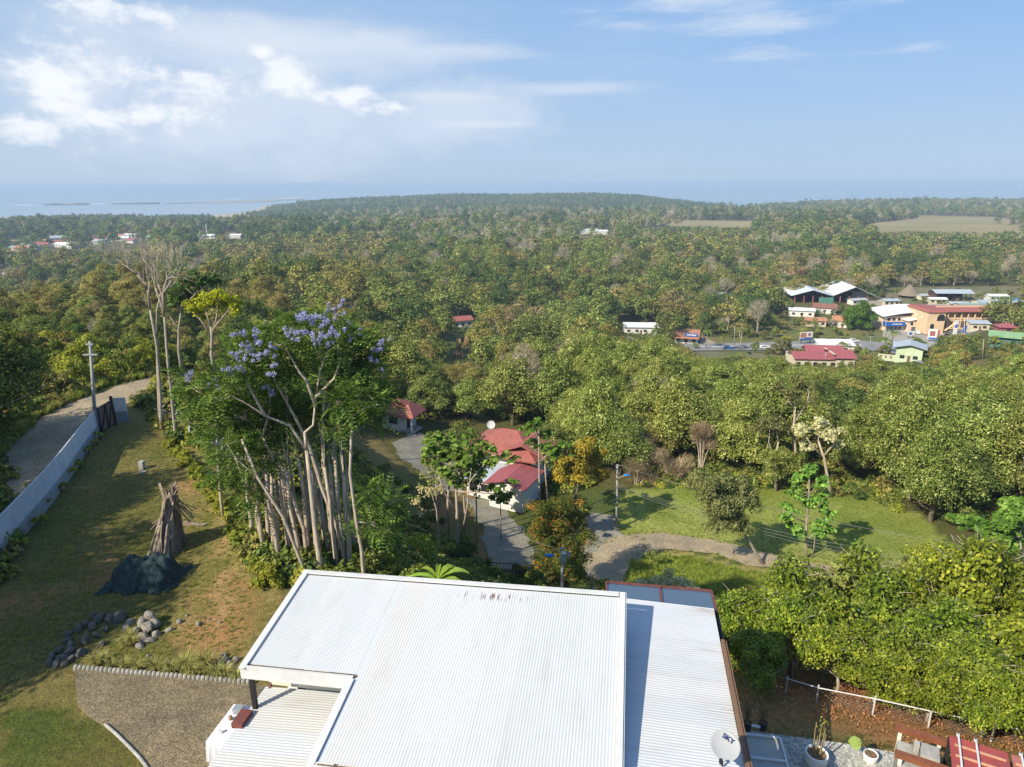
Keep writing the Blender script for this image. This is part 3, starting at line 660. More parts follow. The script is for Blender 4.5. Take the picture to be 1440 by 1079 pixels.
MB().box((1.5, 13.2, 1.7), (3.3, 12.2, 3.4)).build('wall', CREAM, house)
MB().box((-8.1, 16.3, 1.1), (3.2, 2.9, 2.2)).build('wall', WALL, house); MB().box((-7.9, 11.2, 1.25), (3.6, 7.5, 2.5)).build('wall', WALL, house)
m_ = MB(); m_.box((-9.93, 14.0, 2.86), (.32, .55, .16)); m_.build('vent_box', REDW, house)
# satellite dish with the letters of its provider
dish = thing('satellite_dish', 'light grey round satellite dish lettered SKY on the right hand roof', 'satellite dish', hw(2.68, 13.28, 3.97))
DG = mat('dish grey', (.36, .375, .385), .5, (.32, .33, .34), 3); NAVY = mat('navy lettering', (.02, .03, .13), .5, (.02, .03, .13))
n_ = Vector((-.12, -.50, .86)).normalized(); q = n_.to_track_quat('Z', 'Y'); dc = Vector((0, 0, .62))
m_ = MB(); m_.lathe([(.001, .0), (.12, .004), (.22, .018), (.30, .038), (.335, .05), (.34, .045), (.30, .02), (.2, -.004), (.001, -.03)], n=40)
Vd = m_.V[0].copy(); m_.V[0] = np.array([tuple(q @ Vector(v)+dc) for v in Vd], np.float32); m_.build('reflector', DG, dish, smooth=True)
m_ = MB(); m_.tube([(0, .05, 0), (0, .05, .4), dc-n_*.05], .025, 8); m_.build('mast', BLK, dish)
m_ = MB(); m_.tube([q @ Vector((-.1, -.33, .03))+dc, q @ Vector((-.12, -.42, .30))+dc], .012, 6); m_.box(tuple(q @ Vector((-.12, -.43, .33))+dc), (.07, .07, .1)); m_.build('feed_arm', BLK, dish)
tcu = bpy.data.curves.new('sky', 'FONT'); tcu.body = 'SKY'; tcu.size = .17; tcu.align_x = 'CENTER'; tcu.align_y = 'CENTER'; tcu.extrude = .002; tcu.offset = .003
to = bpy.data.objects.new('t', tcu); COL.objects.link(to); dg = bpy.context.evaluated_depsgraph_get(); tm = bpy.data.meshes.new_from_object(to.evaluated_get(dg)); bpy.data.objects.remove(to)
tm.materials.clear(); tm.materials.append(NAVY); lo = bpy.data.objects.new('lettering', tm); COL.objects.link(lo); lo.parent = dish
yv = q @ Vector((0, 1, 0)); qq = q @ Matrix.Rotation(R(-28), 4, 'Z').to_quaternion()
lo.rotation_mode = 'QUATERNION'; lo.rotation_quaternion = qq; lo.location = dc+q @ Vector((.07, .15, .052)) - Vector((0, 0, 0))
lo.scale = (.95, .95, 1)
# ------------------------------------------------------------------ gravel, edging, paths
def sheet(name, pix, z, mt_, thick=.03, n=1):
    P = [atz(u, v, z) for u, v in pix]; return struct(MB().prism([(p.x, p.y) for p in P][::-1], z-thick, z).build(name, mt_))
def gravelmat(name, a, b, sc=22):
    m, T = newmat(name); oc = T('ShaderNodeTexCoord').outputs['Object']
    v = T('ShaderNodeTexVoronoi', {'Scale': sc}); T.l.new(oc, v.inputs['Vector']); wn = T('ShaderNodeTexWhiteNoise', {0: v.outputs['Position']}).outputs[0]
    c = T.ramp(wn, [(0, tuple(x*.7 for x in a)), (.4, a), (.8, b), (1, tuple(min(1, x*1.35) for x in b))])
    n = T.noise(oc, .55, 5, .6); n2_ = T.noise(oc, 5.0, 4, .7)
    c = T.mix(1.0, c, T.ramp(n, [(.3, (.75, .75, .76)), (.7, (1.2, 1.16, 1.05))]), 'MULTIPLY'); c = T.mix(.7, c, T.ramp(n2_, [(.3, (.62, .62, .62)), (.68, (1.35, 1.3, 1.2))]), 'MULTIPLY')
    p = T('ShaderNodeBsdfPrincipled', {'Base Color': c, 'Roughness': .95, 'Specular IOR Level': .1}); hgt = T.m('ADD', v.outputs['Distance'], T.m('MULTIPLY', n2_, -1.2))
    T.l.new(T('ShaderNodeBump', {'Strength': .5, 'Distance': .03, 'Height': hgt}).outputs[0], p.inputs['Normal']); T.l.new(p.outputs[0], T('ShaderNodeOutputMaterial').inputs[0]); return m
GRV = gravelmat('brown gravel', (.155, .13, .09), (.225, .195, .14), 30); GRV2 = gravelmat('grey gravel', (.30, .31, .31), (.42, .43, .42))
sheet('gravel_court', [(100, 934), (210, 943), (345, 957), (480, 975), (520, 1079), (420, 1200), (215, 1200), (205, 1079), (190, 1060), (165, 1032), (143, 1014), (118, 998), (104, 984), (102, 960)], .10, GRV, .14)
sheet('gravel_patio', [(1030, 1028), (1090, 1037), (1180, 1050), (1282, 1069), (1300, 1079), (1330, 1180), (1030, 1180)], .08, GRV2, .12)
m_ = MB(); a_, b_ = atz(100, 933, .1), atz(350, 957, .1); L = (b_-a_).length
for i in range(int(L/.17)): p_ = a_.lerp(b_, (i+.5)*.17/L); m_.lathe([(.085, -.15), (.085, .08), (.06, .13), (.001, .15)], tuple(p_), 8)
tag(m_.build('concrete_edging', CONC), 'scalloped pale concrete edging along the top of the brown gravel', 'edging')
m_ = MB(); m_.tube([atz(u, v, .12) for u, v in ((143, 1013), (158, 1026), (175, 1043), (190, 1059), (200, 1072), (208, 1090), (214, 1110))], .055, 8)
tag(m_.build('garden_edging', CONC, smooth=True), 'pale curved stone border between lawn and brown gravel', 'edging')
# ------------------------------------------------------------------ stones
STN = mat('field stone', (.34, .31, .26), .9, (.17, .155, .13), 3, bump=.6); STN2 = mat('dark stone', (.15, .14, .12), .9, (.09, .09, .08), 3, bump=.6)  # second is a darker copy for the shaded row, shade put into its colour
def rock(r, seed, mt_):
    g_ = np.random.default_rng(seed); bm_ = MB(); n = 10; k = 7; V = [];
    ax = g_.uniform(.7, 1.25, 3); pl = g_.normal(size=(9, 3)); pl /= np.linalg.norm(pl, axis=1, keepdims=True); off = g_.uniform(.62, .95, 9)
    for i in range(k+1):
        th = math.pi*i/k
        for j in range(n):
            ph = 2*math.pi*(j+.5*(i % 2))/n; d = np.array([math.sin(th)*math.cos(ph), math.sin(th)*math.sin(ph), math.cos(th)]); s1 = 1.0
            for q_, o_ in zip(pl, off):
                c_ = d @ q_
                if c_ > 1e-3: s1 = min(s1, o_/c_)
            V.append(d*s1*ax*r)
    F = [(i*n+j, (i+1)*n+j, (i+1)*n+(j+1) % n, i*n+(j+1) % n) for i in range(k) for j in range(n)]
    return MB().add(V, F).mesh('stone', mt_)
RK = [rock(1, s, STN) for s in range(5)]; RK2 = [rock(1, s+9, STN2) for s in range(4)]
def put_rock(u, v, r, lib, lab, grp, dz=0):
    p_ = ground(u, v, 200); o = bpy.data.objects.new('stone', lib[int(rng.integers(len(lib)))]); COL.objects.link(o)
    o.location = p_+Vector((0, 0, r*.35+dz)); o.scale = (r*(.8+.4*rng.random()), r, r*(.65+.3*rng.random())); o.rotation_euler = (rng.random()*.6, rng.random()*.6, rng.random()*6); tag(o, lab, 'stone', grp)
for u, v, r, dz in ((187, 885, .24, 0), (197, 876, .26, .1), (205, 884, .27, .15), (214, 878, .24, .1), (216, 889, .22, 0), (199, 893, .24, 0), (207, 897, .2, 0), (190, 895, .18, 0), (209, 872, .2, .3), (195, 899, .15, 0), (193, 905, .16, 0), (181, 873, .22, 0), (173, 881, .2, 0)):
    put_rock(u, v, r, RK, 'sunlit grey stone in the heap on the bare soil above the gravel', 'stones of the sunlit heap', dz)
for u, v, r in ((139, 866, .26), (152, 868, .3), (165, 866, .3), (128, 878, .24), (117, 873, .2), (107, 880, .22), (93, 888, .2), (92, 897, .2), (95, 905, .22), (94, 913, .2), (116, 897, .24), (80, 911, .2), (69, 919, .22), (85, 922, .2), (97, 922, .18), (110, 915, .22), (66, 928, .16), (76, 929, .18), (88, 929, .15), (140, 902, .15), (133, 889, .18), (145, 880, .2), (128, 862, .18), (118, 890, .15)):
    put_rock(u, v, r, RK2, 'shaded grey stone in the curved row at the corner of the gravel', 'stones of the shaded row')
for u, v, r in ((303, 930, .17), (313, 926, .2), (320, 933, .18), (327, 926, .15), (310, 920, .14), (234, 882, .15), (249, 871, .12), (276, 875, .16), (306, 872, .08), (259, 862, .07), (290, 867, .08), (204, 918, .08), (230, 926, .1)):
    put_rock(u, v, r, RK, 'small pale stone scattered on the dry slope beside the roof', 'stones scattered on the slope')
# ------------------------------------------------------------------ tufts and yard plants
MSTRAW = leafmat('pale ornamental grass', (.17, .17, .05), (.29, .27, .10), (.36, .33, .15), transl=.3)
MYG = leafmat('yellow green leaves', (.12, .15, .02), (.21, .22, .035), (.28, .25, .05))
MSH = leafmat('shrub leaves', (.05, .075, .015), (.11, .14, .03), (.19, .20, .06))
MGRS = leafmat('green grass blades', (.12, .17, .025), (.20, .245, .045), (.28, .29, .09), transl=.35)
def tuft(n, L, wd_, mt_, droop=.8, spread=.5):
    mb = MB(); V = []; F = []
    for i in range(n):
        a = rng.random()*6.283; l = L*(.6+.5*rng.random()); t_ = spread*(.3+.9*rng.random()); d = np.array([math.cos(a), math.sin(a), 0]); s1 = np.array([-d[1], d[0], 0])*wd_/2
        b = d*.06*rng.random(); p1 = b+d*l*t_*.35+np.array([0, 0, l*.6]); p2 = b+d*l*t_*(.8+.4*droop)+np.array([0, 0, l*(1-.55*droop*rng.random())])
        k = len(V); V += [b-s1, b+s1, p1+s1*.8, p1-s1*.8, p2]; F += [(k, k+1, k+2, k+3), (k+3, k+2, k+4)]
    return mb.add(V, F).mesh('tuft', mt_)
TU = [tuft(120, .62, .03, MSTRAW, .9, .8) for _ in range(3)]; TG = [tuft(46, .5, .022, MGRS) for _ in range(3)]
def single(name, meshes, p_, s, lab, cat, grp=None, rz=None):
    o = bpy.data.objects.new(name, meshes[int(rng.integers(len(meshes)))]); COL.objects.link(o); o.location = p_; o.scale = (s, s, s*(.85+.3*rng.random())) if not hasattr(s, '__len__') else s
    o.rotation_euler = (0, 0, rng.random()*6.283 if rz is None else rz); return tag(o, lab, cat, grp)
for u, v, s in ((133, 930, 1.0), (142, 927, .8), (153, 933, .7), (172, 935, .8), (190, 938, .8), (196, 934, .6), (216, 940, .9), (238, 942, 1.0), (258, 938, 1.2), (267, 946, 1.0), (286, 937, 1.25), (279, 945, .9), (301, 950, 1.0), (312, 950, 1.0), (330, 952, .9), (264, 930, .8), (177, 893, .9), (172, 903, .8), (183, 902, .9)):
    single('grass_tuft', TU, ground(u, v, 200), s, 'rounded straw green grass tuft in the row above the gravel edging', 'grass tuft', 'straw green tufts above the gravel')
def shrub(name, R_, h, leafm, n, size, label, cat='shrub', nb=9, asp=.5, stems=5, six=False, up=.45, flat=.85):
    B = crown_blobs(R_, h*.12, h, nb, flat); t = thing(name, label, cat); mc = MB(); crown_leaves(mc, B, n, size, asp=asp, rnd=.8, six=six, up=up); ms = MB()
    for b in B[:stems]: ms.tube([(rng.normal()*.08, rng.normal()*.08, -.2), (b[0]*.4, b[1]*.4, b[2]*.5), b[:3]], [.035, .025, .01], 4)
    ms.build('stem', MBRK, t); mc.build('foliage', leafm, t); return t
def place(t, p_, s=1.0, label=None, group=None, rz=None):
    """first call moves the thing itself, later calls copy it"""
    rz = rng.random()*6.283 if rz is None else rz
    if not t.get('placed'):
        t['placed'] = 1; t.location = p_; t.rotation_euler = (0, 0, rz); t.scale = (s, s, s)
        if label: t['label'] = label
        if group: t['group'] = group
        return t
    o = dup(t, p_, rz, s, label, group); return o
# yellowish hedge strip that edges the yard on its right
hd = [shrub('hedge_shrub', .62, .85, MYG, 1500, .11, '', nb=7) for _ in range(2)]
hp = [(240, 620), (249, 632), (258, 645), (268, 655), (277, 662), (286, 672), (296, 682), (305, 697), (314, 708), (322, 722), (332, 735), (341, 748), (350, 762), (358, 775), (364, 789), (371, 803), (380, 817)]
for i, (u, v) in enumerate(hp):
    for k in range(3):
        p_ = ground(u-4+k*3+rng.normal()*2, v+rng.normal()*5, 200); place(hd[i % 2], p_-Vector((0, 0, .1)), .55+.35*rng.random()+(.35 if i > 14 else 0), 'yellow green shrub in the low hedge strip right of the bare yard', 'shrubs of the yellow green hedge strip')
# ------------------------------------------------------------------ roads
EDGE = []
def ribbon(name, pairs, mt_, zfix=None, off=.05, n=10, jit=1.1):
    """strip between left and right photo points, draped on the terrain"""
    A = [(ground(*a), ground(*b)) if zfix is None else (atz(*a, zfix), atz(*b, zfix)) for a, b in pairs]
    P = []
    for i in range(len(A)-1):
        k = max(2, int((A[i+1][0]-A[i][0]).length/.5))
        for j in range(k): P.append((A[i][0].lerp(A[i+1][0], j/k), A[i][1].lerp(A[i+1][1], j/k)))
    P.append(A[-1]); V = []; EDGE.extend(P if off < .15 else [])
    for l, r in P:
        if off < .15 and jit: jl = float(vnoise(np.array([l.x]), np.array([l.y]), 1.7, 51)[0]+vnoise(np.array([l.x]), np.array([l.y]), .7, 53)[0]*.5)*jit; jr = float(vnoise(np.array([r.x]), np.array([r.y]), 1.7, 52)[0]+vnoise(np.array([r.x]), np.array([r.y]), .7, 54)[0]*.5)*jit; e_ = (r-l).normalized(); l = l+e_*jl; r = r+e_*jr
        for q_ in np.linspace(0, 1, n+1):
            p_ = l.lerp(r, q_); V.append((p_.x, p_.y, H(p_.x, p_.y)+off))
    F = [(i*(n+1)+j, (i+1)*(n+1)+j, (i+1)*(n+1)+j+1, i*(n+1)+j+1) for i in range(len(P)-1) for j in range(n)]
    return struct(MB().add(V, F).build(name, mt_, smooth=True))
DIRT = gravelmat('dirt road', (.30, .25, .18), (.37, .32, .24), 24); DIRTG = gravelmat('grey drive', (.20, .20, .18), (.26, .25, .22), 24)
ribbon('dirt_road', [((-160, 700), (-160, 900)), ((-60, 650), (-60, 790)), ((0, 618), (0, 722)), ((40, 592), (44, 672)), ((80, 570), (88, 632)), ((120, 553), (122, 600)), ((160, 540), (158, 570)), ((200, 529), (200, 555)), ((235, 522), (238, 541)), ((262, 518), (275, 532)), ((285, 516), (300, 526))], DIRT)
ribbon('lane', [((822, 722), (866, 728)), ((818, 745), (866, 745)), ((815, 770), (880, 757)), ((815, 800), (905, 765)), ((828, 830), (895, 778)), ((850, 850), (882, 800))][:4]+[((818, 838), (875, 812))], DIRTG, off=.05)
ribbon('dirt_lane', [((815, 840), (800, 800)), ((872, 825), (845, 768)), ((884, 797), (868, 756)), ((905, 783), (905, 752)), ((945, 778), (950, 755)), ((1000, 782), (1000, 763)), ((1050, 798), (1050, 777)), ((1100, 808), (1100, 790)), ((1140, 815), (1145, 797)), ((1185, 822), (1190, 806))], DIRT, off=.09)
ribbon('driveway', [((655, 700), (700, 705)), ((668, 730), (725, 735)), ((680, 760), (742, 760)), ((690, 800), (745, 800))], DIRTG)
ribbon('forecourt', [((548, 622), (590, 606)), ((560, 640), (625, 630)), ((585, 662), (640, 650)), ((612, 690), (652, 690))], DIRTG)
# ------------------------------------------------------------------ metal sheet fence, gate
BLUEW = mat('pale blue sheet', (.55, .60, .64), .5, (.46, .52, .58), 1.5); BLOCK = mat('grey block', (.30, .32, .33), .9, (.22, .235, .24), 2, bump=.3)
ft = [(-100, 880, 800), (-45, 822, 752), (0, 781, 720), (25, 753, 701), (44, 731, 686), (69, 703, 662), (94, 670, 634), (119, 631, 602), (141, 601, 577)]
FP = []
for u, vb, vt in ft:
    b_ = ground(u, vb, 200); FP.append((b_, 1.95 if u < 100 else 1.95-.25*(u-94)/47))
fence = thing('sheet_fence', 'long curving fence of pale blue metal sheets on grey blocks beside the road', 'fence', FP[0][0])
def loc_(p_): return tuple(Vector(p_)-FP[0][0])
for i in range(len(FP)-1):
    (a_, ha), (b_, hb) = FP[i], FP[i+1]; dv = (b_-a_); nn_ = Vector((dv.y, -dv.x, 0)).normalized()
    ns = max(2, int(dv.length/2.4)); k = .38
    m_ = MB(); m_.add([loc_(a_+nn_*.07-Vector((0, 0, .3))), loc_(b_+nn_*.07-Vector((0, 0, .3))), loc_(b_-nn_*.07-Vector((0, 0, .3))), loc_(a_-nn_*.07-Vector((0, 0, .3))),
                        loc_(a_+nn_*.07+Vector((0, 0, ha*k))), loc_(b_+nn_*.07+Vector((0, 0, hb*k))), loc_(b_-nn_*.07+Vector((0, 0, hb*k))), loc_(a_-nn_*.07+Vector((0, 0, ha*k)))], [(3, 2, 1, 0), (4, 5, 6, 7), (0, 1, 5, 4), (1, 2, 6, 5), (2, 3, 7, 6), (3, 0, 4, 7)]); m_.build('block_base', BLOCK, fence)
    for j in range(ns):
        p0 = a_.lerp(b_, j/ns); p1 = a_.lerp(b_, (j+1)/ns); h0 = ha+(hb-ha)*j/ns; h1 = ha+(hb-ha)*(j+1)/ns; nw = 10; V = []
        for q_ in range(nw*2+1):
            t_ = q_/(nw*2); pp = p0.lerp(p1, t_*.985+.0075)+nn_*(.02 if q_ % 2 else -.01); hh = h0+(h1-h0)*t_
            V += [loc_(pp+Vector((0, 0, hh*k-.03))), loc_(pp+Vector((0, 0, hh)))]
        MB().add(V, [(q_*2, q_*2+2, q_*2+3, q_*2+1) for q_ in range(nw*2)]).build('sheet', BLUEW, fence)
    MB().beam(loc_(a_+Vector((0, 0, ha+.02))), loc_(b_+Vector((0, 0, hb+.02))), .06, .05).build('cap_rail', BLUEW, fence)
g0, g1 = ground(143, 604, 200), ground(162, 592, 200); dv = g1-g0; ex = dv.normalized()
gate = thing('wooden_gate', 'brown timber gate with dark frame between sheet fence and white panel', 'gate', g0, math.atan2(dv.y, dv.x)); L = dv.length; hg = 1.95
m_ = MB(); nb_ = int(L/.16)
for i in range(nb_): m_.box(((i+.5)*L/nb_, .02, hg/2+.05+.02*rng.random()), (L/nb_*.82, .03, hg-.15))
m_.build('board', mat('gate boards', (.20, .15, .11), .85, (.13, .10, .075), 4), gate)
m_ = MB(); m_.box((0, 0, hg/2), (.1, .1, hg)); m_.box((L/2, -.04, hg/2), (.06, .05, hg)); m_.box((L, 0, hg/2+.1), (.16, .16, hg+.3)); m_.beam((0, -.05, .15), (L/2, -.05, hg-.1), .06); m_.beam((L/2, -.05, .15), (L, -.05, hg-.1), .06); m_.beam((0, -.05, hg-.05), (L, -.05, hg-.05), .06); m_.beam((0, -.05, .12), (L, -.05, .12), .06); m_.build('gate_frame', BLK, gate)
w0_, w1_ = ground(164, 588, 200), ground(181, 587, 200); dv = w1_-w0_
pn = thing('wall_panel', 'short white sheet panel on grey blocks at the right of the wooden gate', 'fence', w0_, math.atan2(dv.y, dv.x)); L = dv.length
MB().box((L/2, 0, .35), (L, .14, 1.0)).build('block_base', BLOCK, pn); m_ = MB()
for i in range(8): m_.box(((i+.5)*L/8, 0, 1.35), (L/8*.93, .04, 1.1))
m_.build('sheet', WALL, pn)
yp = shrub('fence_plant', .34, .9, MYG, 260, .13, '', nb=4, stems=3)
for u, v in ((6, 783), (26, 762), (50, 732), (65, 703), (83, 683), (95, 664), (111, 650), (122, 631), (134, 618), (139, 610)):
    place(yp, ground(u+2, v+2, 200), .8+.4*rng.random(), 'small yellow leaved plant at the foot of the sheet fence', 'yellow plants along the sheet fence')
# ------------------------------------------------------------------ wood stack, tarp, planks
DRYW = mat('dry grey timber', (.33, .27, .21), .9, (.19, .15, .115), 5, bump=.3)
p0 = ground(228, 772, 200); ws = thing('timber_stack', 'tall standing stack of dry split planks leaning together behind the tarp', 'wood stack', p0)
for i in range(105):
    a = rng.random()*6.283; rr = .45+.5*rng.random(); bx, by = math.cos(a)*rr*.8, math.sin(a)*rr*1.5+.3; tp = Vector((rng.normal()*.16+.25, .55+rng.normal()*.28+by*.25, 2.15+.5*rng.random())); b_ = Vector((bx, by, -.05))
    e = b_+(tp-b_)*(.55+.7*rng.random()**.8); MB().beam(b_, e, .05+.08*rng.random(), .03).build('plank', DRYW, ws) if i < 95 else None
for i in range(7): MB().beam((.9+rng.normal()*.1, 1.6+rng.normal()*.3, .9+rng.random()*.5), (.15+rng.normal()*.1, 1.2, 2.1+rng.random()*.4), .06, .04).build('plank', DRYW, ws)
for i in range(2): MB().beam((-.7, .4+i*.3, 1.0+i*.2), (-.1, .6, 1.6), .07, .04).build('plank', DRYW, ws)
for (u0, v0, u1, v1) in ((256, 731, 289, 734), (255, 734, 286, 735)):
    a_, b_ = ground(u0, v0, 200), ground(u1, v1, 200); tag(MB().beam(a_+Vector((0, 0, .05)), b_+Vector((0, 0, .05)), .1, .05).build('plank', DRYW), 'loose pale plank lying on the grass right of the timber stack', 'plank', 'planks on the grass')
TARP = mat('dark green tarp', (.022, .042, .045), .75, (.035, .06, .062), 3, bump=.5, spec=.15)
p0 = ground(203, 812, 200); tp = thing('tarp_heap', 'dark green tarpaulin thrown over a low heap in front of the timber stack', 'tarpaulin', p0)
nx, ny = 44, 34; V = []; ridge = vnoise(np.arange(nx*ny)*.37, np.arange(nx*ny)*.11, 1, 5).reshape(ny, nx)
for j in range(ny):
    for i in range(nx):
        x = -1.65+3.2*i/(nx-1); y = -1.0+2.1*j/(ny-1); hx = 1/(1+math.exp(-(x+1.25)*16))*1/(1+math.exp((x-1.12)*16)); hy = 1/(1+math.exp(-(y+.62)*11))*(1/(1+math.exp((y-.88)*18)))*(.78+.2*(y+1)/2)
        z = hx*hy*.95*(1+.06*math.sin(x*3))+.07*math.sin(x*9+y*4)*math.cos(y*7-x*3)*(.4+hy)+.03*math.sin(x*23+y*11)+.03
        V.append((x+.06*math.sin(y*9)+.05*math.sin(y*23), y+.09*math.sin(x*5)+.06*math.sin(x*17), max(z, .02)+.02*rng.random()))
F = [(j*nx+i, j*nx+i+1, (j+1)*nx+i+1, (j+1)*nx+i) for j in range(ny-1) for i in range(nx-1)]; MB().add(V, F).build('tarpaulin', TARP, tp, smooth=True)
bagp = ground(230, 816, 200); ms_ = rock(1, 77, WH); o = bpy.data.objects.new('white_bag', ms_); COL.objects.link(o); o.location = bagp+Vector((0, 0, .12)); o.scale = (.2, .15, .16); tag(o, 'small crumpled white bag at the right hand foot of the tarpaulin', 'bag')
p_ = ground(199, 654, 200); o = MB().box((0, 0, .25), (.28, .28, .5)).box((.25, -.5, .02), (.45, .3, .04)).build('utility_box', CONC, loc=p_); tag(o, 'small grey concrete meter box standing in the shaded yard', 'box')
# ------------------------------------------------------------------ table with white cloth and its things
tb = thing('cloth_table', 'table under a long white cloth on the gravel beside the roof', 'table', hw(-11.6, 15.75, .1), -HA)
CL = mat('white cloth', (.74, .73, .76), .85, (.68, .67, .71), 3); n_ = 60; V = []
for lv, (hx, hy, z) in enumerate(((.30, .75, .78), (.335, .78, .77), (.36, .80, .55), (.39, .83, .02))):
    per = 2*(hx*2+hy*2)
    for i in range(n_):
        t_ = i/n_*4; s1 = int(t_); f_ = t_-s1; c_ = [(-hx, -hy), (hx, -hy), (hx, hy), (-hx, hy), (-hx, -hy)]; x = c_[s1][0]*(1-f_)+c_[s1+1][0]*f_; y = c_[s1][1]*(1-f_)+c_[s1+1][1]*f_; wv = .025*math.sin(i*1.7)*(lv > 1)*(lv-1); V.append((x+wv, y+wv, z))
F = [(l*n_+i, (l+1)*n_+i, (l+1)*n_+(i+1) % n_, l*n_+(i+1) % n_) for l in range(3) for i in range(n_)]+[tuple(range(n_))]
MB().add(V, F).build('cloth', CL, tb); 
parts('leg', BLK, tb, [((.26*a, .7*b, .36), (.04, .04, .72)) for a in (-1, 1) for b in (-1, 1)])
def on_table(dx, dy): p_ = hw(-11.6+dx, 15.75+dy, 0); return (p_.x, p_.y, .885)
o = MB().box((0, 0, .09), (.26, .24, .17), -HA).box((0, 0, .185), (.28, .26, .02), -HA).build('metal_box', mat('grey metal', (.36, .39, .42), .4, (.3, .33, .36), 4, metal=.3), loc=on_table(.02, .45)); tag(o, 'small grey metal box on the far end of the white cloth table', 'box')
o = MB().lathe([(.04, 0), (.07, .06), (.06, .12), (.02, .15)], n=12).build('clay_figure', mat('clay', (.32, .21, .12), .9), loc=on_table(-.06, .12), smooth=True); tag(o, 'small tan clay ornament in the middle of the white cloth table', 'ornament')
o = MB().lathe([(.05, 0), (.055, .05), (.03, .1), (.001, .11)], n=12).build('clay_figure', mat('dark clay', (.16, .12, .10), .9), loc=on_table(.12, .14), smooth=True); tag(o, 'small dark ornament near the roof edge on the white cloth table', 'ornament')
o = MB().lathe([(.05, 0), (.055, .1), (.045, .1), (.04, .03), (.001, .03)], n=14).build('white_cup', WALL, loc=on_table(-.05, -.42), smooth=True); tag(o, 'white cup near the front end of the white cloth table', 'cup')
# ------------------------------------------------------------------ right hand patio: awning, pots, pergola, basin
aw = thing('awning', 'small translucent awning in a white frame beside the timber roof edge', 'awning', hw(3.5, 16.2, 2.3), -HA)
PC, T = newmat('cloudy sheet'); p = T('ShaderNodeBsdfPrincipled', {'Base Color': T.ramp(T.noise(T('ShaderNodeTexCoord').outputs['Object'], 1.6, 4, .6), [(.3, (.30, .34, .38)), (.7, (.42, .38, .28))]), 'Roughness': .35, 'Alpha': .88}); T.l.new(p.outputs[0], T('ShaderNodeOutputMaterial').inputs[0])
MB().box((.6, -1.1, 0), (1.16, 2.2, .02)).build('sheet', PC, aw); m_ = MB()
for x in (0, 1.2): m_.box((x, -1.1, .03), (.05, 2.25, .05))
for y in (0, -.8, -1.5, -2.2): m_.box((.6, y, .05), (1.15, .05, .05))
m_.build('frame', WH, aw); parts('awning_post', WH, aw, [((1.15, y, -1.1), (.06, .06, 2.2)) for y in (-.05, -2.15)])
ST = mat('twig brown', (.20, .14, .08), .9); SOIL = mat('potting soil', (.13, .08, .04), .95, (.2, .13, .07), 12)
def pot(u, v, r, h, pm, label, name='plant_pot', plant=None):
    p_ = atz(u, v, h); p_.z = .08; t = thing(name, label, 'plant pot', p_)
    MB().lathe([(r*.8, 0), (r*.95, h*.3), (r, h*.9), (r, h), (r*.86, h), (r*.84, h*.86)], n=28).build('pot', pm, t, smooth=True); MB().lathe([(r*.85, h*.86), (.001, h*.9)], n=20).build('soil', SOIL, t)
    return t
WP = mat('white ceramic', (.78, .77, .74), .45, (.7, .69, .66), 3)
t = pot(1143, 1066, .33, .42, WP, 'large round white pot with thin bamboo canes on the grey patio'); m_ = MB()
for i in range(7): a = rng.random()*6; m_.tube([(.1*math.cos(a), .1*math.sin(a), .35), (.16*math.cos(a)+.02, .16*math.sin(a), 1.0+rng.random()*.7)], [.018, .01], 5)
m_.build('cane', mat('straw cane', (.36, .27, .12), .8), t); mc = MB(); mc.leaves(rng.normal(size=(26, 3))*np.array([.1, .1, .25])+np.array([.05, .05, 1.4]), rng.normal(size=(26, 3)), .1, .3); mc.build('leaf', MYG, t)
t = pot(1219, 1068, .21, .26, WP, 'small round white pot with one big pale leaf on the grey patio'); MB().tube([(0, 0, .2), (-.2, .1, .45), (-.42, .15, .6)], .012, 5).build('stalk', ST, t)
mc = MB(); mc.leaves(np.array([[-.45, .12, .62], [-.52, .1, .6], [-.42, .2, .6], [-.5, .02, .58]]), np.array([[0, -.3, 1], [-.4, -.2, 1], [.2, .3, 1], [-.1, -.7, 1]]), .34, .9, six=True); mc.build('leaf', leafmat('pale leaf', (.18, .24, .07), (.22, .28, .09)), t)
for u, v, lb in ((1046, 1022, 'left hand of two small black nursery pots with a thin leafless plant'), (1068, 1022, 'right hand of two small black nursery pots with a spreading twiggy plant')):
    t = pot(u, v, .13, .3, BLK, lb); m_ = MB(); mc = MB(); rr = .25 if u < 1050 else .55
    for i in range(14):
        a = rng.random()*6.283; e = Vector((math.cos(a)*rr*rng.random(), math.sin(a)*rr*rng.random(), .9+rng.random()*.75)); m_.tube([(0, 0, .25), e*.5+Vector((0, 0, .1)), e], [.014, .01, .004], 4)
    m_.build('stem', ST, t); mc.leaves(rng.normal(size=(60, 3))*np.array([rr*.5, rr*.5, .25])+np.array([0, 0, 1.25]), rng.normal(size=(60, 3)), .07, .5); mc.build('leaf', MO, t)
p_ = atz(1032, 1020, .3); q_ = atz(1064, 1026, .3); tag(MB().tube([p_, q_], .045, 8).build('pipe', WH, smooth=True), 'short white plastic pipe lying behind the two black pots', 'pipe')
c0 = atz(1328, 1040, 2.4); rz_ = -HA-R(19)
pg = thing('red_pergola', 'red roof panels under white metal bars at the bottom right corner', 'pergola', (c0.x, c0.y, 0), rz_)
REDP = mat('faded red panel', (.36, .075, .06), .55, (.26, .06, .055), 1.8); PINKP = mat('pinkish red panel', (.42, .15, .13), .55, (.3, .1, .09), 1.8)
for i, (x0, x1, mt_) in enumerate(((0.02, 1.35, REDP), (1.42, 2.7, PINKP), (2.77, 4.2, PINKP))): MB().box(((x0+x1)/2, -1.5, 2.4), (x1-x0, 3.0, .03)).build('roof_panel', mt_, pg)
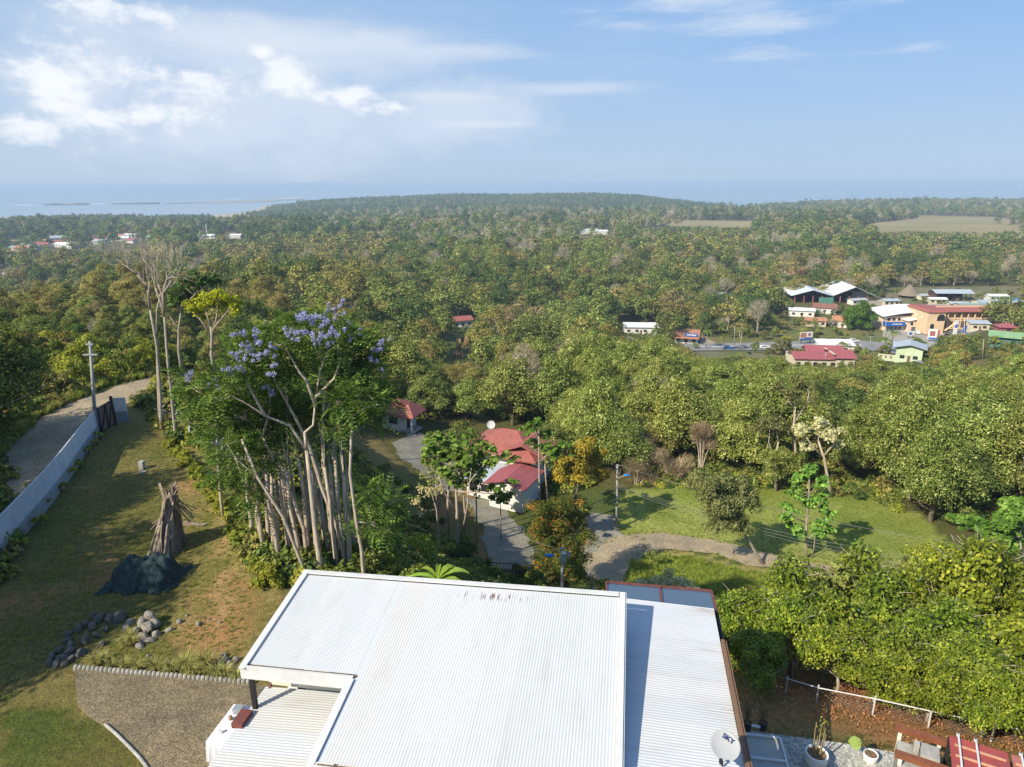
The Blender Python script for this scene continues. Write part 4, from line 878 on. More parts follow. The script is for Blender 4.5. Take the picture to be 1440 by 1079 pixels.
for x in (.22, .62, 1.62, 2.05, 2.95, 3.4): MB().box((x, -1.48, 2.52), (.045, 3.04, .03)).box((x, .02, 2.49), (.07, .05, .09)).build('metal_bar', WH, pg)
LTH = mat('tan lath', (.55, .33, .2), .8)
for y in (-.35, -.75, -1.15, -1.6, -2.1): parts('lath', LTH, pg, [((.7, y, 2.435), (1.15, .05, .035)), ((2.05, y, 2.435), (1.15, .05, .035))])
parts('pergola_post', BLK, pg, [((x, y, 1.2), (.1, .1, 2.36)) for x in (.05, 2.7) for y in (-.06, -2.9)])
bs = thing('concrete_basin', 'pale concrete basin between two brown timber beams beside the red pergola', 'basin', (c0.x, c0.y, 0), rz_)
m_ = MB(); m_.box((-.62, -1.15, .9), (1.05, 2.1, 1.8)); m_.box((-.4, -.5, 1.95), (.45, .5, .3)); m_.box((-.72, -.45, 2.0), (.14, .14, .4)); m_.build('basin', CONC, bs)
for y in (.0, -1.05): MB().box((-.62, y, 2.12), (1.25, .16, .16)).build('beam', mat('oiled timber', (.24, .085, .04), .6, (.16, .06, .03), 5), bs)
for x in (-1.1, -.15):
    for y in (.0, -1.05): MB().box((x, y, 1.0), (.09, .09, 2.06)).build('post', CREAM, bs)
# wire fence on the slope
wf = thing('wire_fence', 'white pipe fence with wire mesh running below the bright green trees', 'fence', ground(1100, 985, 100)); o0 = wf.location.copy()
fb = [ground(u, v, 100) for u, v in ((1060, 968), (1100, 980), (1143, 994), (1222, 1011), (1300, 1030), (1388, 1050), (1470, 1068), (1560, 1090))]
for b_ in fb: MB().tube([b_-o0-Vector((0, 0, .2)), b_-o0+Vector((0, 0, .82))], .03, 6).build('post', WH, wf)
m_ = MB(); m_.tube([b_-o0+Vector((0, 0, .7)) for b_ in fb], .022, 6); m_.build('top_rail', WH, wf)
m_ = MB(); WIRE = mat('wire', (.25, .25, .25), .6)
for a_, b_ in zip(fb[:-1], fb[1:]):
    n_ = int((b_-a_).length/.16)
    for j in range(n_):
        p_ = a_.lerp(b_, j/n_)-o0; q_ = a_.lerp(b_, min(1, (j+5)/n_))-o0; m_.beam(p_, q_+Vector((0, 0, .68)), .004); m_.beam(p_+Vector((0, 0, .68)), q_, .004)
m_.build('mesh_wire', WIRE, wf)
# ------------------------------------------------------------------ jacaranda stand
MJ = leafmat('feathery leaves', (.028, .062, .014), (.07, .12, .026), (.14, .18, .045), transl=.3, ov=.15)
MFL = leafmat('violet flowers', (.33, .32, .62), (.28, .275, .47), (.27, .265, .40), transl=.3, ov=.1)
MTR = mat('pale grey bark', (.56, .48, .38), .85, (.28, .22, .165), 2.6, stretch=(4, 4, .7), bump=.5, lo=.3, hi=.7)
def frond_tpl(np_=6, wdt=.13, l0=.36, droop=.4):
    V = []; 
    for i in range(np_):
        t_ = .12+.88*i/(np_-1); z = -droop*t_*t_; ll = l0*(1-.75*abs(t_-.4)); 
        for s_ in (-1, 1):
            b = np.array([t_, 0, z]); d = np.array([.5, s_*.86, -.12]); d /= np.linalg.norm(d); n_ = np.array([-d[1], d[0], 0])*wdt*.5
            V += [b, b+d*ll*.5-n_, b+d*ll, b+d*ll*.5+n_]
    return np.array(V, np.float32)
TPL = frond_tpl()
def fronds(mb, C, D, L, tpl=TPL, m=0):
    C = np.asarray(C, np.float32); D = np.asarray(D, np.float32); D /= np.linalg.norm(D, axis=1, keepdims=True); n = len(C)
    Y = np.cross(np.array([0, 0, 1.0]), D)+rng.normal(size=(n, 3))*.25; Y -= (Y*D).sum(1)[:, None]*D; Y /= np.linalg.norm(Y, axis=1, keepdims=True); Z = np.cross(D, Y)
    l = (L*(.65+.6*rng.random(n)))[:, None, None]
    P = C[:, None]+(tpl[None, :, 0:1]*D[:, None]+tpl[None, :, 1:2]*Y[:, None]+tpl[None, :, 2:3]*Z[:, None])*l
    k = n*len(tpl); return mb.add(P.reshape(-1, 3), np.arange(k).reshape(-1, 4), m)
def jac(label, trunk, y0, branches=(), clumps=(), flowers=(), r=.13, lean_y=0.0, dens=1.0):
    """trunk / branches: photo points lifted to real depth y0 (+lean_y per metre of height); clumps (u, v, radius px, depth offset)"""
    b_ = aty(trunk[0][0], trunk[0][1], y0); base = Vector((b_.x, b_.y, H(b_.x, b_.y))); t = thing('jacaranda_tree', label, 'tree', base, 0, 'jacaranda trees standing behind the house')
    def P3(u, v, dy=0.0):
        p_ = aty(u, v, y0); hgt = max(0, p_.z-base.z); return aty(u, v, y0+dy+lean_y*hgt)-base
    mt = MB(); pts = [Vector((0, 0, -.3))]+[P3(*q_) for q_ in trunk]; n_ = len(pts); mt.tube(pts, [r*(1.12-.6*i/(n_-1)) for i in range(n_)], 8); ends = [pts[-1]]
    for br in branches:
        pp = [P3(*q_) for q_ in br]; mt.tube(pp, [r*(.5-.34*i/(len(pp)-1)) for i in range(len(pp))], 6); ends += pp[1:]
    mc = MB(); mf = MB()
    for (u, v, rp, dy) in clumps:
        c = P3(u, v, dy); R_ = rp/33.0; e = min(ends, key=lambda q_: (q_-c).length); mid = e.lerp(c, .5)+Vector((0, 0, -.12*(e-c).length))
        mt.tube([e, mid, c], [r*.22, r*.16, r*.07], 5); nf = int(72*R_*R_*dens)+7
        for _ in range(3): q_ = c+Vector(rng.normal(size=3)*R_*.6); mt.tube([mid.lerp(c, .5), q_], [r*.09, r*.03], 4)
        d = sphere_pts(nf); d[:, 2] = d[:, 2]*.75+.12; O = np.array(c)+d*(R_*(.15+.75*rng.random((nf, 1)))); fronds(mc, O, d+rng.normal(size=(nf, 3))*.3+np.array([0, 0, .1]), .72)
    for (u, v, rp) in flowers:
        c = np.array(P3(u, v, -.6-.5*rng.random())); R_ = rp/33.0
        for _ in range(5):
            n_ = int(6*rp); o_ = c+rng.normal(size=3)*R_*.75; q_ = sphere_pts(n_)*np.array([1, .8, 1.1]); mf.leaves(o_+q_*R_*.5*rng.random((n_, 1))**.5, q_+rng.normal(size=(n_, 3))*.8, .075, .7)
    mt.build('trunk', MTR, t, smooth=True)
    if clumps: mc.build('crown', MJ, t)
    if flowers: mf.build('flowers', MFL, t)
    return t
jac('stout jacaranda whose pale trunk forks wide under most of the violet flowers', [(449, 801), (441, 740), (434.6, 672), (430, 630)], 27.6,
    [[(430, 630), (407, 595, .2), (372, 581, .1), (345, 563, -.3), (325, 552, -.5)], [(430, 630), (428, 605), (440, 595, .3), (444, 556, .4), (450, 520, .4), (462, 490, .4)], [(444, 570), (430, 530, .2), (421, 520, .1), (408, 497, 0), (400, 480)], [(444, 556), (470, 530, .6), (480, 500, .6)], [(372, 581), (350, 540, .3), (340, 520, .3)]],
    [(312, 535, 30, -.4), (330, 505, 30, -.2), (352, 490, 30, .2), (385, 478, 34, .6), (415, 460, 34, .8), (448, 462, 36, .6), (478, 478, 34, .5), (455, 500, 22, .9), (365, 520, 24, .9), (300, 556, 26, .2), (275, 545, 24, .5), (395, 505, 20, 1.4)],
    [(331, 497, 6), (340, 500, 6), (351, 493, 6), (374, 489, 7), (365, 495, 6), (386, 516, 7), (339, 467, 6), (357, 472, 8), (364, 466, 6), (409, 459, 6), (427, 467, 7), (446, 460, 8), (452, 450, 9), (469, 458, 7), (461, 467, 6), (447, 482, 5), (462, 482, 5), (434, 438, 10), (424, 436, 6), (320, 516, 5), (334, 514, 6), (324, 518, 4), (412, 468, 5), (346, 484, 4), (385, 486, 5)], r=.15)
jac('jacaranda left of the stout forked one, with violet blooms at its far left', [(431, 800), (425, 740), (411, 700), (388, 653), (368, 610)], 28.4,
    [[(388, 653), (362, 600, .3), (345, 585, .4)], [(368, 610), (380, 570, .4), (378, 545, .5)]], [(330, 580, 30, .5), (350, 600, 26, .9), (372, 560, 24, .6), (300, 590, 26, .9), (285, 565, 26, .6), (340, 545, 24, 1.2), (265, 530, 22, 1.0)],
    [(298, 535, 6), (263, 522, 8), (380, 547, 7), (316, 519, 4), (303, 617, 3)], r=.11)
jac('jacaranda trunk leaning furthest to the left over the yellow hedge', [(427, 803), (396, 723), (361, 668), (339, 614)], 27.2, [[(361, 668), (330, 640, .2), (318, 620, .3)]], [(322, 620, 26, .4), (345, 640, 24, .6), (350, 690, 18, .8), (360, 715, 16, 1.0), (315, 655, 20, .9), (380, 640, 20, 1.2)], r=.09)
jac('jacaranda whose trunk crosses the forked one and leans left to the flowers', [(485, 803), (473, 742), (450, 680), (434.5, 626), (418, 590), (403, 563)], 28.6, [[(403, 563), (384, 528, .2), (357, 513, .2)], [(403, 563), (402, 540), (396, 515, .3)]], [(398, 512, 26, .5), (425, 500, 24, .8), (362, 540, 20, .3)], r=.11)
jac('straight jacaranda trunk in the middle right of the stand', [(464, 803), (462, 731), (453, 650), (453, 587), (457, 548)], 29.2, [[(453, 587), (470, 550, .3), (490, 520, .5)], [(457, 548), (455, 520)]], [(490, 505, 32, .8), (512, 490, 28, 1.0), (470, 520, 24, 1.2), (500, 470, 24, 1.3), (524, 512, 26, .9)], [(489, 454, 7), (495, 474, 6), (467, 433, 7), (483, 430, 6), (504, 465, 4), (532, 489, 7), (528, 503, 7), (534, 480, 5), (475, 446, 6)], r=.1)
jac('jacaranda with twin straight stems right of centre in the stand', [(477, 800), (476, 740), (473, 672), (466, 633), (472, 591)], 30.0, [[(466, 640), (476, 600, .2), (484, 575, .3)], [(472, 591), (478, 560), (488, 545)]], [(505, 545, 34, .5), (530, 535, 28, .9), (480, 560, 22, 1.0), (545, 560, 22, .7)], r=.1)
jac('rightmost jacaranda with a curved slender trunk and low hanging fronds', [(508.5, 807), (506, 770), (499, 731), (491, 665), (493, 618), (495, 583)], 27.4, [[(495, 583), (480, 570), (470, 562)], [(495, 583), (512, 572), (530, 568)], [(499, 731), (520, 735, .2)]], [(480, 560, 26, -.2), (505, 560, 26, 0), (528, 565, 24, .2), (470, 600, 16, .2), (520, 590, 20, .1), (524, 735, 26, .3), (540, 705, 24, .6), (515, 690, 18, .5), (548, 745, 22, .9)], r=.095)
jac('slim jacaranda just left of the rightmost curved one', [(499, 806), (496, 760), (486, 700), (477, 650), (478, 610)], 30.8, [], [(500, 600, 20, .6)], r=.08)
for i, (u, v, u2, v2, y0) in enumerate(((351, 772, 346, 655, 30.5), (365, 785, 362, 690, 30.2), (378, 796, 374, 665, 29.6), (388, 803, 380, 660, 30.4), (397, 806, 384, 670, 29.3), (404, 808, 392, 650, 30.6), (412, 808, 396, 655, 29.8), (419, 806, 405, 640, 31.0), (440, 806, 428, 640, 31.4), (455, 806, 446, 650, 31.8), (470, 806, 462, 650, 31.2), (492, 808, 486, 660, 32.0), (385, 800, 366, 640, 28.6), (394, 803, 372, 655, 28.2), (409, 806, 388, 640, 28.7), (424, 806, 402, 655, 28.3), (436, 806, 418, 640, 28.9), (445, 806, 436, 660, 28.5), (457, 806, 440, 640, 30.0), (472, 806, 455, 655, 28.3), (481, 806, 470, 640, 29.5), (489, 806, 482, 665, 28.6), (372, 790, 356, 660, 28.8))):
    jac('thin bare stemmed jacaranda in the crowded row behind the house' if i else 'leftmost thin jacaranda stem of the crowded row behind the house', [(u, v), ((u*2+u2)/3+rng.normal()*2, (v*2+v2)/3), ((u+u2*2)/3+rng.normal()*2, (v+v2*2)/3), (u2, v2)], y0, [], [(u2-6+rng.normal()*8, v2-45-rng.random()*40, 20, 1.0), (u2-14+rng.normal()*10, v2-80-rng.random()*30, 22, 1.6)], r=.11+.04*rng.random(), dens=.5)
jac('young jacaranda low on the slope left of the stand among green fronds', [(309, 700), (306, 650), (304, 600)], 33, [], [(300, 610, 24, 0), (318, 640, 24, .4), (330, 660, 24, .8), (345, 625, 22, .8), (290, 585, 24, .4), (325, 690, 18, .5)], r=.09)
# ------------------------------------------------------------------ two tall bare trees by the road, and other single trees
def branchy(mt, a, d, L, r, depth, spread=.45, up=.25):
    p = [a]; dd = Vector(d).normalized()
    for i in range(3): dd = (dd+Vector(rng.normal(size=3))*.09+Vector((0, 0, up*.12))).normalized(); p.append(p[-1]+dd*L/3)
    mt.tube(p, [r, r*.85, r*.7, r*.55], 5 if depth > 1 else 3)
    if depth:
        for k in range(2+int(rng.random() < .6)):
            q_ = (dd+Vector(rng.normal(size=3))*spread+Vector((0, 0, up))).normalized(); s = p[-1] if k < 2 else p[2]; branchy(mt, s, q_, L*(.62+.2*rng.random()), r*.55, depth-1, spread, up)
def bare_px(label, stems, y0, r, depth=4, L=1.5, name='bare_tree', mt_=None, spread=.45):
    u, v = stems[0][0][:2]; b_ = aty(u, v, y0); base = Vector((b_.x, b_.y, H(b_.x, b_.y))); t = thing(name, label, 'tree', base); m_ = MB(); tw_ = MB()
    for i, st in enumerate(stems):
        pp = [aty(q_[0], q_[1], y0+(q_[2] if len(q_) > 2 else 0))-base for q_ in st]
        if i == 0: pp = [Vector((0, 0, -.3))]+pp
        k = len(pp); m_.tube(pp, [r*(1-.5*j/(k-1)) for j in range(k)] if i == 0 else [r*(.6-.2*j/(k-1)) for j in range(k)], 8)
        d = (pp[-1]-pp[-2]).normalized()
        if i or len(stems) == 1:
            for _ in range(3): branchy(tw_, pp[-1], (d+Vector(rng.normal(size=3))*.3).normalized(), L, r*.3, depth, spread)
    m_.build('trunk', mt_ or MPALE, t, smooth=True)
    if tw_.n: tw_.build('branches', mt_ or MPALE, t)
    return t
bare_px('tall leafless pale tree, left of the two beside the road, with forked slender trunks', [[(226, 590), (225, 540), (221, 480), (212, 430)], [(212, 430), (209, 402), (203, 390)], [(212, 430), (210, 410), (212, 392)], [(209, 402), (198, 385), (194, 380)]], 46.5, .15, 3, 1.1, spread=.35)
bare_px('tall leafless pale tree, right of the two beside the road, with a dense twiggy top', [[(246, 606), (241, 550), (236, 500), (232, 440)], [(232, 440), (229, 408), (224, 395)], [(232, 440), (231, 405), (236, 388)], [(232, 440), (227, 420), (220, 400)], [(231, 408), (240, 395), (243, 388)]], 45.0, .14, 3, 1.0, spread=.38)
bare_px('pale bare secondary trunk rising from beside the left tall tree', [[(224, 588), (222, 520), (221, 470)], [(221, 470), (222, 430), (228, 405)]], 47.5, .14, 3, .9)
def crown_px(label, trunk, y0, clumps, leafm, barkm, n=260, size=.16, r=.16, branches=(), name='broadleaf_tree', asp=.55, six=False, flat=.8, cat='tree', scale=None, up=.45, shell=.6):
    """tree with its leaf clumps (u, v, radius px, depth offset) set at the photo's places"""
    b_ = aty(trunk[0][0], trunk[0][1], y0); base = Vector((b_.x, b_.y, H(b_.x, b_.y))); t = thing(name, label, cat, base); dep = y0*.96+20*.28; ppm = FPX/(dep+4)
    P3 = lambda u, v, dy=0.0: aty(u, v, y0+dy)-base
    mt = MB(); pts = [Vector((0, 0, min(-.3, 0)))]+[P3(*q_) for q_ in trunk]
    if pts[1].z < .05: pts.pop(1)
    n_ = len(pts); mt.tube(pts, [r*(1.1-.6*i/(n_-1)) for i in range(n_)], 8); ends = pts[2:] or [pts[-1]]
    for br in branches: pp = [P3(*q_) for q_ in br]; mt.tube(pp, [r*(.5-.3*i/(len(pp)-1)) for i in range(len(pp))], 6); ends += pp[1:]
    mc = MB()
    for (u, v, rp, dy) in clumps:
        c = P3(u, v, dy); R_ = rp/ppm; e = min(ends, key=lambda q_: (q_-c).length); mt.tube([e, e.lerp(c, .5)-Vector((0, 0, .08*(e-c).length)), c], [r*.3, r*.2, r*.08], 5)
        sub = [(c.x+rng.normal()*R_*.42, c.y+rng.normal()*R_*.42, c.z+rng.normal()*R_*.35, R_*(.45+.25*rng.random()), R_*(.45+.25*rng.random())*flat) for _ in range(6)]
        crown_leaves(mc, sub, int(n*2.6*R_*R_), size, asp=asp, six=six, up=up, shell=shell)
    mt.build('trunk', barkm, t, smooth=True); mc.build('crown', leafm, t); return t
MLIME = leafmat('lime leaves', (.16, .21, .015), (.26, .30, .02), (.34, .34, .04), transl=.35)
MBG = leafmat('bright glossy leaves', (.05, .085, .008), (.135, .175, .016), (.30, .31, .045), transl=.38, gloss=.35, ov=.2)
crown_px('lime yellow airy tree with pale forked branches beyond the road bend', [(298, 492), (299, 470), (297, 455)], 63, [(272, 432, 13, 0), (288, 418, 14, .5), (306, 412, 15, 0), (324, 418, 14, .5), (332, 432, 11, 0), (312, 428, 12, 1), (283, 438, 10, 1)], MLIME, MPALE, n=230, size=.24, r=.2, branches=[[(299, 470), (285, 448), (275, 436)], [(299, 470), (306, 440), (308, 418)], [(298, 462), (312, 445), (326, 428)], [(297, 455), (290, 432)]])
crown_px('dark green dense crowned tree right behind the two tall leafless trees', [(252, 490), (252, 460), (256, 430)], 66, [(250, 420, 13, 0), (262, 400, 15, 0), (280, 392, 15, .5), (298, 388, 13, 1), (270, 412, 14, 1), (240, 415, 9, 0)], MD, MPALE, n=330, size=.26, r=.16, branches=[[(252, 460), (240, 440)], [(256, 430), (275, 410), (295, 395)]])
# cecropia like trees near the hidden house
MCE = leafmat('large lobed leaves', (.05, .10, .02), (.10, .17, .03), (.17, .24, .06), transl=.3)
crown_px('open large leaved tree with three thin trunks in front of the red roofed house', [(640, 752), (641, 720), (640, 690), (645, 660)], 55, [(600, 632, 13, 0), (622, 642, 16, .3), (640, 628, 15, .6), (662, 640, 17, 0), (685, 632, 15, .4), (650, 656, 14, .5), (628, 662, 14, 0), (690, 648, 11, .2), (712, 640, 10, .3), (672, 660, 12, .6), (615, 648, 12, 1), (640, 684, 11, 0), (698, 690, 7, 0), (720, 680, 7, 0), (616, 615, 9, 0), (655, 612, 9, 0)], MCE, MTR, n=48, size=.52, r=.17, asp=.6, up=1.3, shell=.9, six=True, branches=[[(641, 720), (622, 690), (612, 655)], [(640, 700), (665, 670), (690, 640)], [(648, 748), (655, 712), (660, 670), (664, 640)], [(640, 690), (700, 695)]])
crown_px('slim pole like tree with umbrella leaf tops right of the red roofed house', [(757, 690), (757, 640), (757, 596)], 62, [(757, 596, 9, 0), (742, 606, 8, 0), (772, 612, 8, .5), (765, 628, 8, 0), (780, 640, 10, 0), (745, 622, 7, .6), (790, 625, 9, 0), (800, 645, 8, .4)], MCE, MPALE, n=100, size=.4, r=.13, asp=.8, six=True, branches=[[(757, 650), (775, 635), (795, 628)]])
crown_px('young large leaved tree beside the pale forecourt', [(612, 690), (611, 660), (612, 635)], 62, [(612, 632, 12, 0), (598, 645, 10, 0), (604, 618, 9, .4)], MCE, MTR, n=110, size=.38, r=.1, asp=.8, six=True)
crown_px('slender dry leaved young tree on the bank below the drive', [(614, 748), (612, 715), (604, 690)], 50, [(598, 690, 12, 0), (585, 700, 9, 0), (615, 688, 9, .5), (588, 716, 8, .4)], leafmat('cream seed heads', (.16, .16, .06), (.30, .26, .13), (.40, .35, .22)), MTR, n=200, size=.2, r=.07)
crown_px('golden brown leafed tree at the right of the red roofed house', [(806, 720), (808, 700), (812, 680)], 62, [(800, 650, 18, 0), (818, 640, 20, 1), (838, 650, 20, 2), (815, 668, 18, 0), (790, 672, 14, .5), (842, 672, 16, 2), (828, 630, 14, 2)], leafmat('golden leaves', (.10, .10, .02), (.21, .16, .025), (.30, .20, .03)), MBRK, n=330, size=.24, r=.18)
crown_px('big dark green bush sprinkled with orange blooms beside the drive', [(782, 826), (782, 815)], 50, [(765, 720, 24, 1), (790, 715, 24, 2), (808, 735, 22, 2), (775, 745, 26, 0), (800, 765, 26, 0), (768, 772, 24, 0), (785, 795, 26, -1), (812, 795, 20, -.5), (755, 748, 16, 0), (760, 800, 18, -.5)], leafmat('bush with orange bloom', (.028, .055, .012), (.06, .09, .02), (.30, .12, .025)), MBRK, n=420, size=.17, r=.1, name='flowering_bush', cat='bush')
crown_px('leaning tree with grey green feathery crown over the dirt lane', [(1074, 803), (1062, 785), (1050, 762), (1030, 740)], 56.6, [(993, 692, 24, 0), (983, 682, 18, .4), (1018, 695, 24, .5), (1038, 688, 20, 1), (1042, 702, 20, .5), (1020, 718, 25, 0), (1003, 708, 23, -.5), (1012, 736, 22, 0), (1032, 725, 22, .4), (1055, 700, 14, 1), (1028, 742, 16, 0)], leafmat('grey green leaves', (.07, .085, .03), (.14, .16, .06), (.24, .24, .12)), MPALE, n=560, size=.19, r=.17, branches=[[(1050, 762), (1030, 735), (1025, 715)], [(1030, 740), (1010, 722), (990, 692)], [(1035, 745), (1042, 715)]])
crown_px('airy light green tree standing in the right half of the lawn', [(1130, 797), (1131, 770), (1132, 740), (1136, 700), (1137, 665)], 58, [(1137, 668, 13, 0), (1122, 678, 10, .3), (1150, 682, 11, 0), (1118, 702, 12, 0), (1152, 705, 12, .3), (1105, 722, 12, 0), (1135, 712, 13, .6), (1163, 728, 11, 0), (1112, 740, 9, .3), (1148, 745, 14, .4), (1128, 752, 12, 0), (1165, 752, 9, 0), (1098, 735, 8, 0)], leafmat('fresh large leaves', (.06, .13, .02), (.12, .20, .035), (.19, .27, .07)), MPALE, n=110, size=.34, r=.13, asp=.7, six=True, branches=[[(1132, 740), (1112, 730), (1100, 722)], [(1133, 720), (1150, 705)], [(1131, 765), (1150, 748)], [(1136, 797), (1142, 775), (1145, 750)]])
MCRM = leafmat('creamy blossoms', (.16, .17, .07), (.42, .38, .22), (.55, .5, .34)); MDUS = leafmat('dusky leaves', (.06, .065, .025), (.115, .115, .045), (.18, .16, .08))
crown_px('tree with creamy white blossoms and a bent trunk at the back of the lawn', [(1168, 704), (1163, 680), (1158, 650), (1150, 625)], 74, [(1168, 622, 14, 0), (1180, 630, 10, .5), (1130, 612, 12, 0), (1135, 635, 9, .5), (1150, 600, 12, 1)], MCRM, MTR, n=260, size=.26, r=.22, branches=[[(1158, 650), (1140, 630), (1130, 615)], [(1158, 645), (1175, 625)]])
crown_px('dusky crowned tree with tall bare trunk at the back of the lawn', [(1118, 690), (1118, 650), (1116, 600), (1118, 570)], 76, [(1118, 560, 15, 0), (1100, 552, 12, 0), (1135, 550, 14, 1), (1120, 540, 13, 1), (1142, 568, 10, 0)], MDUS, MTR, n=210, size=.26, r=.2, branches=[[(1116, 600), (1135, 570), (1138, 555)], [(1118, 580), (1102, 560)]])
crown_px('flat crowned tree with forked pale trunk behind the left part of the lawn', [(1090, 694), (1089, 670), (1088, 650), (1094, 625)], 75, [(1075, 600, 13, 0), (1095, 598, 13, .5), (1110, 610, 11, 0), (1085, 610, 12, 1), (1064, 608, 9, 0)], MDUS, MTR, n=230, size=.25, r=.17, branches=[[(1088, 650), (1080, 625), (1082, 605)], [(1094, 625), (1090, 605)]])
# grey brown leafless thickets left of the lawn
for u, v, y0, rp, lb in ((895, 640, 79, 24, 'large brown leafless thicket behind the lamp post left of the lawn'), (940, 655, 77, 20, 'tangle of bare brown branches at the left back of the lawn'), (985, 610, 80, 16, 'pale leafless small tree at the back left of the lawn'), (893, 660, 76, 18, 'brown twiggy bush beside the lamp post')):
    b_ = aty(u, v+46, y0); base = Vector((b_.x, b_.y, H(b_.x, b_.y))); t = thing('bare_bush', lb, 'bush', base); mt = MB(); tw_ = MB(); R_ = rp/10.5
    c = aty(u, v, y0)-base; B = [(c.x+rng.normal()*R_*.5, c.y+rng.normal()*R_*.4, c.z+rng.normal()*R_*.5, R_*.6, R_*.5) for _ in range(10)]
    for b in B: mt.tube([(rng.normal()*.2, 0, -.2), (b[0]*.5, b[1]*.5, b[2]*.6), b[:3]], [.09, .06, .02], 4)
    twigs(tw_, B, 3200, .7, .03); mt.build('stem', MTR, t); tw_.build('twigs', leafmat('brown twigs', (.14, .10, .07), (.22, .165, .115), (.30, .24, .18), transl=.1), t)
# ------------------------------------------------------------------ bright leaved trees on the slope to the right
def bright(n, R_, h, seed):
    t = thing('broadleaf_tree', 'bright', 'tree'); mt = MB(); mc = MB(); B = crown_blobs(R_, h*.28, h, 15, .8); limbs(mt, B, h*.3, .11, every=1)
    for b in B:
        for _ in range(4): s = Vector(b[:3]); mt.tube([s, s+Vector((rng.normal()*b[3]*.7, rng.normal()*b[3]*.7, b[4]*(.3+.9*rng.random())))], [.025, .008], 4)
    crown_leaves(mc, B, n, .15, asp=.6, rnd=.7, six=True, shell=.62); mt.build('trunk', MPALE, t, smooth=True); mc.build('crown', MBG, t); return t
BR = [bright(10500, 2.5, 5.2, i) for i in range(3)]
bsp = [(x, y-(1.15 if y < 24.5 else 0), s*(1.12 if y < 24.5 else 1.0)) for x, y, s in [(13.0, 27.0, 1.0), (11.2, 28.5, .85), (15.2, 30.5, 1.0), (17.8, 28.0, 1.05), (12.0, 24.6, .68), (15.0, 25.4, .85), (17.6, 23.8, .8), (20.0, 25.5, 1.05), (21.5, 29.0, 1.25), (19.0, 31.5, 1.2), (23.0, 24.0, 1.0), (16.9, 21.2, .62), (19.8, 21.8, .85), (22.4, 20.6, .8), (25.5, 27.0, 1.2), (24.5, 31.5, 1.3), (13.8, 22.7, .45), (28.0, 23.5, 1.1), (9.6, 25.8, .55), (21.0, 34.5, 1.1), (26.5, 35.0, 1.25), (28.5, 30.0, 1.3), (9.4, 23.6, .5), (14.6, 20.9, .5), (18.2, 19.6, .62), (20.6, 19.2, .66), (22.2, 18.9, .7), (23.6, 18.0, .75), (12.9, 23.9, .62), (16.0, 23.3, .72), (24.5, 21.0, 1.0), (11.0, 26.4, .75), (15.8, 19.9, .5), (17.2, 18.9, .52), (19.2, 18.3, .6), (21.0, 17.9, .62), (14.2, 21.9, .6), (16.4, 21.6, .7), (25.2, 18.4, .85)]]
blab = {0: 'bright green leafy tree whose round crown rises furthest left beside the dirt lane', 3: 'bright green tree with a few bare twigs showing in the middle of the slope', 8: 'tallest bright green tree near the pale fan palm', 11: 'low bright green tree overhanging the white pipe fence'}
for i, (x, y, s) in enumerate(bsp):
    place(BR[i % 3], Vector((x, y, H(x, y)-.2)), s, blab.get(i, 'bright green large leaved tree in the dense grove above the red earth slope'), None if i in blab else 'bright green trees of the right hand slope').scale[2] *= (.8+.7*rng.random()) if y > 24 else 1.0
crown_px('darker drooping leaved tree between two bright green trees beside the lane', [(1172, 880), (1172, 850), (1173, 825)], 31, [(1160, 825, 20, 0), (1182, 822, 20, 0), (1170, 845, 20, .3), (1195, 860, 18, 0), (1150, 845, 14, 0)], leafmat('drooping leaves', (.05, .08, .02), (.11, .14, .035), (.22, .2, .08)), MTR, n=170, size=.28, r=.09, asp=.4, six=True)
crown_px('tree with white spotted young leaves on the slope below the lawn', [(1202, 830), (1203, 800), (1205, 775)], 45, [(1205, 772, 12, 0), (1190, 790, 9, 0), (1222, 785, 10, .3), (1210, 795, 8, 0)], MCE, MPALE, n=130, size=.3, r=.08, asp=.7, six=True)
crown_px('large leaved dark tree at the right edge beyond the fan palm', [(1440, 860), (1435, 800), (1430, 760)], 44, [(1400, 745, 20, 0), (1425, 730, 22, 0), (1440, 760, 24, 1), (1410, 775, 20, 0), (1380, 765, 14, 0), (1370, 740, 14, 2), (1345, 735, 12, 3), (1450, 720, 20, 2)], MCE, MPALE, n=110, size=.38, r=.18, asp=.75, six=True)
crown_px('leafy tree hanging over the left part of the red roofed house', [(652, 722), (650, 690), (648, 660)], 61, [(630, 640, 15, 0), (650, 622, 15, .5), (665, 640, 14, 0), (640, 605, 12, 1), (672, 618, 12, 1), (685, 655, 11, 0), (648, 655, 14, 0)], MG, MTR, n=60, size=.3, r=.12)
crown_px('tree with fine green crown at the right wall of the red roofed house', [(768, 700), (766, 672), (765, 650)], 66, [(765, 640, 13, 0), (778, 655, 13, 0), (752, 630, 10, .5), (770, 618, 12, .5), (785, 632, 11, 1)], MG, MTR, n=110, size=.28, r=.12)
crown_px('spreading large leaved tree shading the pale forecourt', [(628, 705), (630, 680), (628, 660)], 58, [(610, 650, 18, 0), (636, 640, 18, .5), (655, 655, 17, 0), (622, 668, 15, 0), (645, 675, 14, 0), (672, 668, 14, .3), (600, 668, 12, 0), (668, 640, 14, .6)], MG, MTR, n=80, size=.3, r=.13)
crown_px('small leafy tree before the low maroon gable of the red roofed house', [(702, 722), (702, 708)], 62, [(695, 700, 10, 0), (708, 702, 9, 0), (700, 690, 9, 0), (715, 695, 7, .3), (688, 685, 8, .4)], MCE, MTR, n=110, size=.3, r=.07, asp=.7, six=True)
crown_px('dark leafy tree between the drive and the pale forecourt', [(668, 705), (668, 690)], 60, [(658, 675, 9, 0), (672, 680, 9, 0), (664, 690, 8, 0)], MD, MTR, n=160, size=.26, r=.09)
